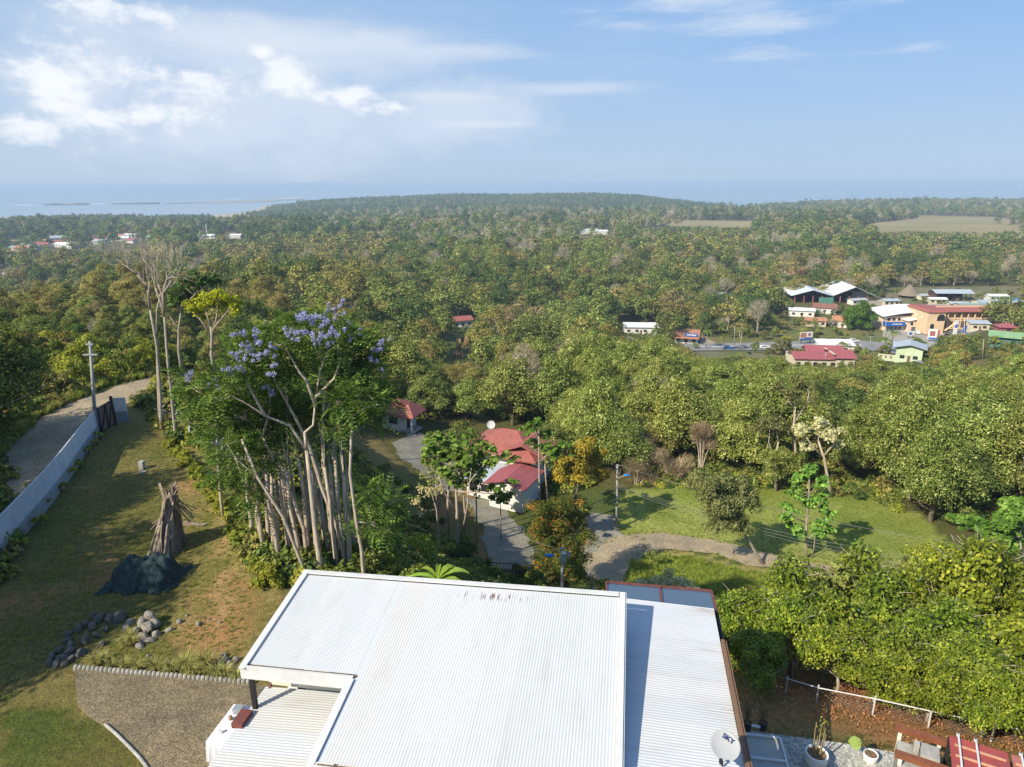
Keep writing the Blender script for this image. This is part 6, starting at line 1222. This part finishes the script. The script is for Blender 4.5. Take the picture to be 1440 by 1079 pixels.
m_ = MB(); m_.beam((-9.6, -2.1, .2), (-5.6, -2.1, 3.6), .9, .25); m_.build('stair', WPEA, t)
for y in (3, 7, 11): MB().box((-16.53, y, 4.9), (.06, 1.1, .8)).build('window', WWHT, t)
m_ = MB(); m_.lathe([(.001, 0), (.8, .1), (1.3, .35), (1.2, .2), (.001, -.1)], n=20); m_.V[0] = np.array([tuple(Matrix.Rotation(R(62), 3, 'X') @ Vector(v)+Vector((12.2, 5.5, 9.6))) for v in m_.V[0]], np.float32); m_.tube([(12.2, 5.6, 8.2), (12.2, 5.6, 9.5)], .07, 6); m_.build('roof_dish', WWHT, t)
bld('kiosk', 'small grey roofed canopy kiosk in the motel yard', 'kiosk', (1378, 472), 7.5, 4, 3, .8, RGRY, WCRE, -.2, 'mono', wins=2)
bld('green_roofed_house', 'teal walled house under a wide bright green roof at the right edge', 'house', (1414, 495), 8.5, 7, 3.2, 1.4, RGRN, WTEA, -.55, wins=2, ov=1.1); bld('small_maroon_house', 'small maroon roofed hut right of the motel', 'hut', (1418, 478), 6, 5, 2.8, 1.3, RMAR, RMAR, -.2, 'hip', wins=1)
# warehouses and yards behind
g_ = ground(1174, 432); t = thing('timber_warehouse', 'big open fronted warehouse with two wide white roofs and a green wall', 'warehouse', g_, -.12); m_ = MB(); walls(m_, -24, 21, 14, 26, 5.5); m_.build('wall', WWHT, t); 
parts('column', RMAR, t, [((x, 0, 1.9), (.5, .5, 5.0)) for x in range(-22, 20, 5)]); r_ = MB(); gable(r_, 0, 21, 0, 30, 4.8, 5.0, 1.0, 'y'); r_.build('roof', RWHT, t); r_ = MB(); gable(r_, -24, -1.5, -1, 24, 4.4, 3.4, .5, 'y'); r_.build('roof', mat('pale blue roof', (.50, .57, .64), .5, (.62, .66, .7), .25), t); MB().box((-5, -1.3, 1.8), (8, .3, 4.0)).build('green_wall', WTEA, t); MB().box((-5, 13.7, 2.5), (38, .3, 4.8)).build('painted_shade', DARK, t); MB().box((19, -4, 1.2), (15, .3, 2.8)).build('yard_wall', CONC, t)  # dark sheet before the back wall paints the shade under the roofs
g_ = ground(1342, 430); t = thing('open_shed', 'long open shed with grey blue roof at the forest edge', 'shed', g_, -.06); 
parts('column', DARK, t, [((x, y, 1.8), (.35, .35, 5.0)) for x in range(-9, 11, 3) for y in (0, 9)]); m_ = MB(); m_.box((0, 9.3, 2), (20, .2, 4.6)); m_.box((-9.8, 4.5, 2.6), (.2, 9, 3.4)); m_.build('wall', mat('dark board wall', (.10, .05, .045), .9), t); r_ = MB(); gable(r_, -10, 10, 0, 9, 4.4, 1.6, 1.0); r_.build('roof', RGRY, t); MB().box((3, 3, .8), (4, 3, 2.2)).build('stored_timber', WOOD, t)
t = thing('thatched_hut', 'conical thatched open hut left of the grey open shed', 'hut', ground(1279, 424), .2); m_ = MB(); m_.lathe([(6.6, 1.5), (4.2, 4.0), (1.8, 6.3), (.3, 7.6), (.001, 7.7)], n=18); m_.build('thatch_roof', THA, t); parts('post', WOOD, t, [((5.4*math.cos(i*.785), 5.4*math.sin(i*.785), .7), (.25, .25, 2.4)) for i in range(8)])
for (uv, W_, D2, h, ri, rm, wm, rz, lb) in (((1128, 450), 12, 8, 3.2, .9, RWHT, WWHT, -.3, 'white low roofed house left of the brown tiled one'), ((1160, 446), 11, 8, 3.0, 1.8, RBRN, WWHT, -.4, 'white house under a brown tiled gable below the warehouse'), ((1148, 464), 9, 6, 2.8, 1.2, RORA, WCRE, -.2, 'cream house with an orange roof behind roadside trees'), ((1185, 466), 9, 7, 3.0, 2.0, RORA, WWHT, -.5, 'white walled house with steep orange roof left of the round green tree'),
        ((1305, 428), 8, 5, 2.4, .8, RGRY, WCRE, .1, 'low grey shed right of the thatched hut'), ((1395, 440), 12, 7, 2.8, .8, RGRY, WCRE, .1, 'low grey roofed workshop behind the motel'), ((1422, 436), 9, 6, 2.6, .8, mat('blue roof', (.12, .24, .40), .6), WCRE, .1, 'blue roofed shack far right behind the motel'), ((1370, 444), 14, 6, 2.8, .7, RTEA, WCRE, 0, 'teal roofed workshop directly behind the motel'), ((1322, 441), 20, 3, 2.0, .4, CONC, CONC, .02, 'long low concrete building between bank and shed'),
        ((1255, 436), 9, 6, 2.8, .8, RGRY, WCRE, .1, 'small grey roofed house above the round green tree'), ((1405, 431), 10, 6, 2.8, .9, RWHT, WWHT, -.1, 'white roofed workshop right of the open shed'), ((1432, 442), 11, 6, 2.8, .9, RWHT, WCRE, .15, 'long white roofed shack at the far right yard'), ((1320, 434), 9, 5, 2.6, .8, RWHT, WCRE, -.1, 'white roofed hut below the open shed'), ((1210, 434), 9, 5, 2.6, .8, RGRY, WWHT, .2, 'grey roofed annex right of the big warehouse'), ((1350, 441), 9, 5, 2.6, .8, RGRY, WCRE, -.15, 'grey roofed hut between shed and motel'),
        ((1440, 452), 9, 6, 2.8, .8, RWHT, WCRE, .1, 'white roofed shack at the right edge'), ((652, 460), 9, 7, 3, 1.4, RRED, WWHT, .4, 'lone red and white roofed cottage deep in the central wood'),
        ((990, 418), 16, 9, 3, .9, RGRY, WCRE, .2, 'grey roofed yard building left of the distant orange houses'), ((1012, 424), 14, 8, 3, .9, RTEA, WCRE, -.1, 'teal roofed yard building in the clearing left of the warehouse'), ((970, 410), 10, 7, 3, 1, RWHT, WCRE, .1, 'pale roofed building at the left of the yard clearing'),
        ((1088, 385), 12, 9, 4, 2, RORA, WPEA, .1, 'orange house left of two others at the far end of the dirt track'), ((1110, 388), 11, 9, 4, 2, RORA, WPEA, -.2, 'middle orange house at the far end of the dirt track'), ((1128, 392), 12, 9, 4, 2, RORA, RORA, .2, 'bright orange walled house right of two others far down the track')):
    bld('house', lb, 'house', uv, W_, D2, h, ri, rm, wm, rz, wins=3)
# billboards and signs
def billboard(uv, w_, h, panels, label, legs=2.5, rz=0):
    t = thing('billboard', label, 'billboard', ground(*uv), rz); parts('leg', DARK, t, [((s_*w_*.35, .1, legs/2), (.2, .2, legs+.4)) for s_ in (-1, 1)])
    MB().box((0, 0, legs+h/2), (w_, .16, h)).build('panel', WWHT, t)
    for (x, z, ww, hh, mm) in panels: MB().box((x, -.11, legs+z), (ww, .05, hh)).build('printed_field', mm, t)
    return t
billboard((1133, 489), 6.0, 3.6, [(-1.5, 2.2, 2.7, 2.0, RORA), (1.45, 2.4, 1.1, 1.1, RMAR), (0, .45, 5.8, .8, WBLU), (1.0, 1.05, 3.4, .3, RMAR)], 'double billboard with orange and white fields over a blue band by the road', 2.0, .2)
billboard((1312, 487), 4.2, 4.6, [(1.7, 2.3, .9, 4.4, RMAR), (-.5, 2.6, 2.0, 2.2, RMAR), (0, .5, 3.6, .8, WBLU)], 'upright white and dark red sign board at the motel entrance', 1.0, -.5)
t = billboard((1281, 482), 3.0, 1.8, [(-.3, .9, 1.5, 1.0, WBLU)], 'small white and blue sign board in the lot before the bank', 1.4, .1)
t = thing('fuel_sign', 'tall slim white and blue sign pylon in the motel yard', 'sign', ground(1343, 477)); MB().box((0, 0, 3.2), (1.6, .4, 6.4)).build('panel', WWHT, t); MB().box((0, -.23, 3.8), (1.2, .05, 1.4)).build('printed_field', WBLU, t)
t = thing('sign_board', 'blue and yellow upright sign near the yard kiosk', 'sign', ground(1356, 478)); MB().box((0, 0, 2.6), (1.3, .3, 3.2)).build('panel', WBLU, t); MB().box((0, 0, .5), (.9, .3, 1.1)).build('base', mat('yellow paint', (.6, .42, .05), .6), t)
# cars
TYRE = mat('tyre', (.02, .02, .02), .8)
def car(uv, paint, label, rz, kind='car', p_=None):
    t = thing('parked_car' if kind != 'pickup' else 'pickup_truck', label, 'car' if kind != 'pickup' else 'pickup', p_ or (ground(*uv)+Vector((0, 0, .32))), rz); m_ = MB(); L = 2.15 if kind == 'car' else 2.6
    m_.hexa([(-L, -.85, .3), (L, -.85, .3), (L, .85, .3), (-L, .85, .3), (-L*.98, -.82, .86), (L*.97, -.82, .8), (L*.97, .82, .8), (-L*.98, .82, .86)]); x0, x1 = (-1.7, .9) if kind == 'car' else (-.5, 1.3)
    m_.hexa([(x0, -.78, .86), (x1+.2, -.78, .84), (x1+.2, .78, .84), (x0, .78, .86), (x0+.45, -.66, 1.42), (x1-.5, -.66, 1.42), (x1-.5, .66, 1.42), (x0+.45, .66, 1.42)]); m_.build('body', paint, t)
    m_ = MB()
    for s_ in (-1, 1): m_.hexa([(x0+.12, s_*.80, .9), (x1+.0, s_*.80, .9), (x1, s_*.77, .9), (x0+.12, s_*.77, .9), (x0+.5, s_*.70, 1.34), (x1-.5, s_*.70, 1.34), (x1-.5, s_*.67, 1.34), (x0+.5, s_*.67, 1.34)])
    m_.hexa([(x1+.24, -.7, .88), (x1+.24, .7, .88), (x1+.2, .7, .88), (x1+.2, -.7, .88), (x1-.44, -.6, 1.36), (x1-.44, .6, 1.36), (x1-.48, .6, 1.36), (x1-.48, -.6, 1.36)]); m_.build('window', GLS, t)
    for x in (-L*.62, L*.62):
        for s_ in (-1, 1): MB().tube([(x, s_*.86, .32), (x, s_*.66, .32)], .32, 12).build('wheel', TYRE, t)
    for s_ in (-1, 1): MB().box((L*.985, s_*.6, .62), (.06, .3, .14)).build('headlight', WH, t)
    return t
PW = mat('white car paint', (.75, .75, .75), .25); PD = mat('dark car paint', (.03, .035, .05), .25); PS = mat('silver car paint', (.35, .38, .42), .25, metal=.4); PB = mat('blue truck paint', (.06, .18, .45), .3)
car((1186, 486), PD, 'dark pickup parked on the verge beside the main road', .05, 'pickup'); car((1201, 487), PW, 'white car parked on the verge just right of the dark pickup', -.05); car((1282, 477), PW, 'white car nearest the bank entrance', 1.2); car((1290, 476), PW, 'white van like car between two others before the bank', 1.3); car((1299, 475), PS, 'grey car at the right end of the row before the bank', .1)
car((1045, 494), PS, 'silver car driving on the main road behind the palms', .0); car((1024, 495), PB, 'blue car on the main road at the left', .0); car((1332, 480), PD, 'dark car parked in the motel yard', .8); car((1338, 471), PS, 'grey car under the motel gallery', .3); car((832, 480), PS, 'silver car far off among the trees in the centre', 0); car((1075, 495), PW, 'white car on the main road behind the roadside tree', .0)
# round green tree and other town trees
MRG = leafmat('deep green round crown', (.035, .08, .012), (.07, .14, .02), (.11, .19, .03))
crown_px('large dome shaped deep green tree beside the road behind the bank', [(1208, 468), (1208, 458)], 318, [(1195, 452, 11, 0), (1215, 442, 13, 0), (1205, 440, 13, 1), (1222, 450, 12, 0), (1198, 462, 9, 0), (1218, 460, 10, -1), (1208, 451, 13, -2)], MRG, MBRK, n=70, size=.7, r=.4, name='round_tree')
crown_px('dusky roadside tree standing in front of the main road', [(1100, 512), (1100, 500)], 250, [(1090, 496, 9, 0), (1102, 489, 10, 0), (1112, 497, 8, 0), (1098, 502, 9, 0), (1080, 500, 6, 0)], MDUS, MBRK, n=80, size=.6, r=.25)
crown_px('low round shrub tree at the motel lot corner', [(1288, 500), (1288, 496)], 262, [(1278, 493, 7, 0), (1290, 490, 8, 0), (1300, 494, 7, 0)], MRG, MBRK, n=90, size=.5, r=.2)
pl = [(993, 493, 7.5), (1017, 496, 6.5), (1041, 496, 8.5), (1252, 500, 7), (1244, 503, 5), (1185, 512, 6), (848, 484, 6)]
for i, (u, v, h) in enumerate(pl): palm('coconut palm beside the main road in the town' if i < 3 else 'feather leaved palm near the maroon hall and motel drive' if i < 6 else 'lone palm among the trees of the centre', ground(u, v), h, 3.2, 13, MPF, grp='palms beside the main road' if i < 3 else 'palms near the motel drive' if i < 6 else None, r=.22, wdt=.09)
tt = [make_tree('full', 2 if 0 else 1, 6.5, 3.0, 1.2, 12, m_, MBRK, name='town_tree', label='', leafk=.45, cat='tree') for m_ in (MG, MSH, MDUS)]
for i, (u, v, s) in enumerate(((1120, 527, .6), (1136, 528, .55), (1150, 529, .6), (1166, 529, .5), (1182, 528, .6), (1196, 526, .55), (1208, 522, .6), (1062, 500, .8), (1075, 482, .9), (1090, 478, 1.0), (1055, 478, .9), (1100, 466, .9), (1118, 462, .8), (1112, 440, .9), (1105, 452, .8), (1175, 474, .7), (1165, 462, .8), (1225, 432, .9), (1232, 446, .7), (1240, 424, .8), (1255, 432, .7), (1262, 420, .8), (1300, 434, .7), (1315, 420, .8), (1385, 428, .9), (1400, 424, 1.0), (1420, 430, 1.1), (1436, 470, 1.1), (1430, 490, 1.0), (1405, 492, .8), (1398, 500, 1.0), (1372, 500, .9), (1350, 498, .9), (1362, 492, .8), (1335, 500, .7), (1240, 508, .8), (1215, 512, .9), (1205, 506, .7), (1225, 478, .5), (1150, 476, .7), (1138, 448, .7), (1172, 450, .7), (1195, 430, .8), (1245, 508, .8), (1300, 512, .8), (1318, 508, .8), (1070, 462, 1.0), (1085, 456, 1.0), (1060, 452, 1.0), (1098, 442, 1.0), (1440, 510, 1.2), (1415, 512, 1.0), (1045, 470, 1.0), (1030, 478, .7), (940, 480, .8), (925, 478, .9), (1400, 530, 1.0), (1350, 520, 1.0), (1330, 535, .9), (1420, 545, 1.1))):
    place(tt[i % 3], ground(u, v)-Vector((0, 0, .2)), s, ['mid green tree among the town buildings', 'light olive tree among the town buildings', 'dusky brown green tree among the town buildings'][i % 3], ['mid green', 'light olive', 'dusky'][i % 3]+' trees of the town')
# straw coloured stacked bamboo
for u, v, hh, lb in ((645, 503, 6.0, 'left and darker of two straw coloured bamboo stacks in a clearing'), (656, 490, 4.5, 'right and paler of two straw coloured bamboo stacks in a clearing')):
    g_ = ground(u, v); t = thing('bamboo_stack', lb, 'stack', g_); m_ = MB()
    for i in range(46): a = rng.random()*6.283; m_.beam((math.cos(a)*2.0*rng.random()**.4, math.sin(a)*2.0*rng.random()**.4, 0), (.5+rng.normal()*.35, rng.normal()*.35, hh*(.75+.35*rng.random())), .16)
    m_.build('canes', mat('straw', (.48, .34, .18), .9, (.3, .2, .1), 2), t)
# ------------------------------------------------------------------ far village, white hall, pylon
vil = [bld('village_house', 'x', 'house', None, 13, 9, 3.4, 2.2, rm, wm, 0, wins=3, door=False, p_=Vector((-700, 1100, -70)), grp='far village houses') for rm, wm in ((RRED, WCRE), (RWHT, WWHT), (RTEA, WCRE), (RORA, WCRE), (RMAR, WWHT), (RGRY, WWHT))]
vd = [(22, 344, 2, 'teal'), (32, 346, 3, ''), (38, 343, 2, ''), (46, 344, 2, ''), (59, 341, 0, ''), (63, 334, 3, ''), (78, 335, 4, ''), (84, 331, 5, ''), (97, 332, 5, ''), (92, 336, 0, ''), (86, 340, 1, ''), (95, 342, 1, ''), (103, 341, 1, ''), (99, 337, 4, ''), (128, 329, 0, ''), (138, 326, 0, ''), (136, 332, 4, ''), (147, 331, 4, ''), (142, 336, 5, ''), (172, 328, 3, ''), (176, 327, 1, ''), (186, 328, 1, ''), (195, 327, 1, ''), (175, 332, 1, ''), (184, 335, 4, ''), (166, 332, 1, ''), (205, 331, 2, ''), (48, 355, 1, ''), (12, 380, 1, ''), (27, 379, 4, ''), (38, 374, 0, ''), (46, 373, 1, '')]
cn = ['red', 'white', 'teal', 'orange', 'maroon', 'grey blue']; used_ = {}
for u, v, k, _ in vd:
    g_ = ground(u, v+1.5); lb = '%s roofed house in the far village by the sea' % cn[k] if u > 50 or v < 350 else '%s roofed house below the far village at the left edge' % cn[k]
    place(vil[k], g_, (1.0+.5*rng.random())*(1.0 if v < 350 else .62), lb, cn[k]+' roofed village houses', rz=rng.normal()*.5)
for o in [x for x in vil if x['label'] == 'x']: o['label'] = 'house in the far village by the sea'
for u, v, w_, lb in ((292, 330, 26, 'long white roofed hall alone in the forest left of centre'), (333, 330, 16, 'small white roofed building right of the long white hall'), (471, 322, 12, 'tiny white building far behind the jacaranda tops'), (830, 328, 30, 'group of pale roofs far off in the central forest'), (846, 330, 22, 'pale flat building right beside the far central pale roofs')):
    bld('hall', lb, 'building', (u, v+2), w_, 14, 5, 2, RWHT, WWHT, 0, wins=4, door=False)
g_ = ground(294, 330); t = thing('radio_mast', 'thin grey lattice mast beside the long white hall', 'mast', g_); m_ = MB(); m_.beam((0, 0, 0), (0, 0, 22), .8); m_.build('mast', WWHT, t)
# ------------------------------------------------------------------ reef spit and islets
SAND = mat('sand', (.36, .31, .23), .95, (.25, .22, .17), .004); ROCKM = mat('reef rock', (.10, .09, .07), .95, (.16, .14, .11), .01); FOAM = mat('foam', (.8, .82, .84), .8)
def spit(name, pts, mt_, z=.8):
    V = []; 
    for u, v, h in pts: a_, b_ = atz(u, v-h/2, -85+z), atz(u, v+h/2, -85+z); V += [tuple(a_), tuple(b_)]
    n_ = len(pts); me_ = MB().add(V+[(x, y, -87) for x, y, zz in V], [(2*i, 2*i+1, 2*i+3, 2*i+2) for i in range(n_-1)]+[(2*i+1, 2*n_+2*i+1, 2*n_+2*i+3, 2*i+3) for i in range(n_-1)]+[(2*i, 2*i+2, 2*n_+2*i+2, 2*n_+2*i) for i in range(n_-1)]+[(0, 2*n_, 2*n_+1, 1)]); return struct(me_.build(name, mt_))
spit('sand_spit', [(235, 281.0, .1), (255, 280.4, 1.0), (290, 280, 1.3), (330, 279.6, 2.2), (360, 279, 3.2), (375, 278.6, 3.0), (400, 277.4, 1.6), (430, 277, 1.2)], SAND, 1.5); spit('reef', [(64, 280.4, .3), (75, 280.0, 1.4), (90, 280.1, .7), (112, 280, 1.4), (128, 280, .5)], ROCKM, 3); spit('reef', [(160, 280.2, .2), (172, 279.8, 1.0), (190, 280.2, .6), (210, 280, 1.0), (228, 280.2, .3)], ROCKM, 3)
for u0, u1, v in ((20, 62, 281.2), (130, 160, 280.4), (164, 186, 279.4), (95, 108, 279.2), (320, 345, 276.0), (395, 425, 275.4)): spit('surf', [(u0, v, .15), ((u0+u1)/2, v, .5), (u1, v, .15)], FOAM, .6)
# ------------------------------------------------------------------ poles and wires
GPOLE = mat('grey concrete pole', (.36, .37, .36), .8, (.28, .29, .28), 3); LB = mat('blue lamp shell', (.02, .22, .62), .4)
def pole(uv0, uv1, y=None, label='', arms=(), r=.12, lamp=0, box=False, mt_=GPOLE):
    if y is None: g_ = ground(*uv0)
    else: a_ = aty(uv0[0], uv0[1], y); g_ = Vector((a_.x, a_.y, H(a_.x, a_.y)))
    tp_ = aty(uv1[0], uv1[1], g_.y)-g_; t = thing('utility_pole', label, 'pole', g_); MB().tube([(0, 0, -.3), tp_], [r, r*.7], 8).build('pole', mt_, t, smooth=True)
    for q_, w_ in arms: c = tp_*q_; MB().beam(c+Vector((-w_/2, -.05, 0)), c+Vector((w_/2, -.05, 0)), .1).build('crossarm', mt_, t)
    if lamp:
        c = tp_*.78; e = c+Vector((lamp*.95, -.1, .45)); MB().tube([c, c.lerp(e, .6)+Vector((0, 0, .1)), e], .035, 6).build('lamp_arm', mt_, t); m_ = MB(); m_.lathe([(.001, -.09), (.16, -.05), (.2, .02), (.13, .1), (.001, .13)], tuple(e), 12); mv = m_.V[0]; mv[:, 0] = (mv[:, 0]-e.x)*1.9+e.x; m_.build('street_lamp', LB, t, smooth=True)
    if box: m_ = MB(); m_.box(tuple(tp_*.86+Vector((.12, -.25, 0))), (.32, .32, .75)); m_.box(tuple(tp_*.9+Vector((.5, -.1, 0))), (.16, .16, .4)); m_.build('transformer', mat('pale metal box', (.5, .54, .56), .5), t)
    return g_+tp_
T1 = pole((134, 602), (127, 474), None, 'grey utility pole with two crossarms standing beside the dirt road', [(.97, .5), (.86, 1.0)], r=.13)
T2 = pole((865, 745), (867, 655), None, 'tall street lamp pole with a blue lamp at the left corner of the lawn', [(.99, .3)], r=.14, lamp=1)
T3 = pole((788, 842), (788, 771), 45, 'utility pole with a blue street lamp and pale transformer just beyond the roof', [(.99, .4)], r=.14, lamp=-1, box=True)
T4 = pole((306, 668), (303, 575), None, 'grey pole standing in the scrub between hedge and jacarandas', [], r=.11)
T5 = pole((1382, 512), (1384, 484), None, 'pale leaning pole on the scrubby hill at the right', [], r=.16, mt_=MPALE)
pole((1161, 524), (1162, 500), None, 'thin lamp pole before the maroon hall roof', [(.98, 1.2)], r=.1); pole((1246, 482), (1247, 452), None, 'tall utility pole beside the bank canopy', [(.97, 1.6)], r=.14); pole((1225, 494), (1225, 478), None, 'short pole with white lamps by the main road', [(.95, 3.0)], r=.12); pole((1033, 492), (1034, 462), None, 'tall pole among the roadside palms', [(.97, 1.6)], r=.14); pole((1357, 480), (1357, 455), None, 'tall white lamp post in the motel yard', [], r=.12, mt_=WWHT); pole((842, 490), (842, 466), None, 'grey pole far off beside the central trees', [(.97, 1.6)], r=.14)
def wire(a, b, sag, label, r=.012):
    P = [a.lerp(b, q_)+Vector((0, 0, -sag*4*q_*(1-q_))) for q_ in np.linspace(0, 1, 17)]; tag(MB().tube(P, r, 4, cap=False).build('power_line', WIRE2), label, 'cable')
WIRE2 = mat('cable', (.22, .22, .21), .6); TR = aty(1560, 840, 44); 
wire(T2, aty(1560, 800, 46), 1.4, 'topmost cable sagging over the lawn from the corner lamp pole', .016)
for i in range(3): wire(T2+Vector((0, 0, -2.1-.22*i)), aty(1560, 818+8*i, 46), 1.9, ['upper', 'middle', 'lowest'][i]+' of the three close cables crossing the lawn', .015)
wire(T3, T2, .8, 'cable strung between the two blue street lamps'); wire(T3+Vector((0, 0, -.3)), T4, 2.6, 'long cable running left from the transformer pole past the jacarandas', .015)
wire(T3+Vector((0, 0, -.15)), aty(640, 690, 62), 1.0, 'cable running from the transformer pole to the half hidden house', .012); wire(T1+Vector((.3, 0, -.6)), aty(-120, 600, 34), .8, 'cable leaving the roadside pole to the left')
# leaning white posts of a wire fence in the scrub
wfp = thing('scrub_fence', 'wire fence with leaning white posts along the scrub right of the yard', 'fence', ground(230, 582)); o0 = wfp.location.copy(); pv = None
for u, v in ((228, 592), (246, 603), (266, 612), (290, 622), (312, 640), (330, 665)):
    b_ = ground(u, v, 200)-o0; tp_ = b_+Vector((.12, 0, 1.3)); m_ = MB(); m_.beam(b_, tp_, .08); m_.beam(tp_, tp_+Vector((.25, .0, .22)), .05); m_.build('post', WH, wfp)
    if pv is not None:
        for q_ in (.55, .95, 1.2): MB().tube([pv+Vector((.1, 0, q_)), b_+Vector((.1, 0, q_))], .014, 4).build('wire', WIRE2, wfp)
    pv = b_
# iron gate across the drive
g_ = aty(718, 812, 50); t = thing('iron_gate', 'dark iron bar gate across the foot of the drive', 'gate', (g_.x, g_.y, H(g_.x, g_.y)), -.15); m_ = MB()
for i in range(15): m_.box((-1.9+i*.27, 0, .9), (.04, .04, 1.6))
for z in (.25, 1.0, 1.7): m_.box((0, 0, z), (4.0, .05, .06))
m_.build('bars', BLK, t); parts('gate_post', BLK, t, [((s_*2.05, 0, .95), (.14, .14, 2.1)) for s_ in (-1, 1)])
# leaf litter on the red earth
lp = []
while len(lp) < 1500:
    x, y = rng.uniform(5, 30), rng.uniform(16, 30); u, v, d = proj((x, y, H(x, y)))
    if 1030 < u < 1500 and 930 < v < 1075 and v > 930+(u-1030)*.12: vnoise(np.array([x]), np.array([y]), .9, 71)[0] > -.12 and lp.append((x, y, H(x, y)+.02, 0, .6+rng.random(), rng.random()*6))
q_ = MB(); q_.leaves(rng.normal(size=(9, 3))*np.array([.16, .16, .02])+np.array([0, 0, .03]), rng.normal(size=(9, 3))*.4+np.array([0, 0, 1]), .075, .55); scatter('leaf_litter', lp, [q_.mesh('litter', leafmat('fallen leaves', (.20, .09, .04), (.26, .12, .055), (.30, .17, .09), transl=.05))])
for o in scn.objects:
    if 'placed' in o: del o['placed']
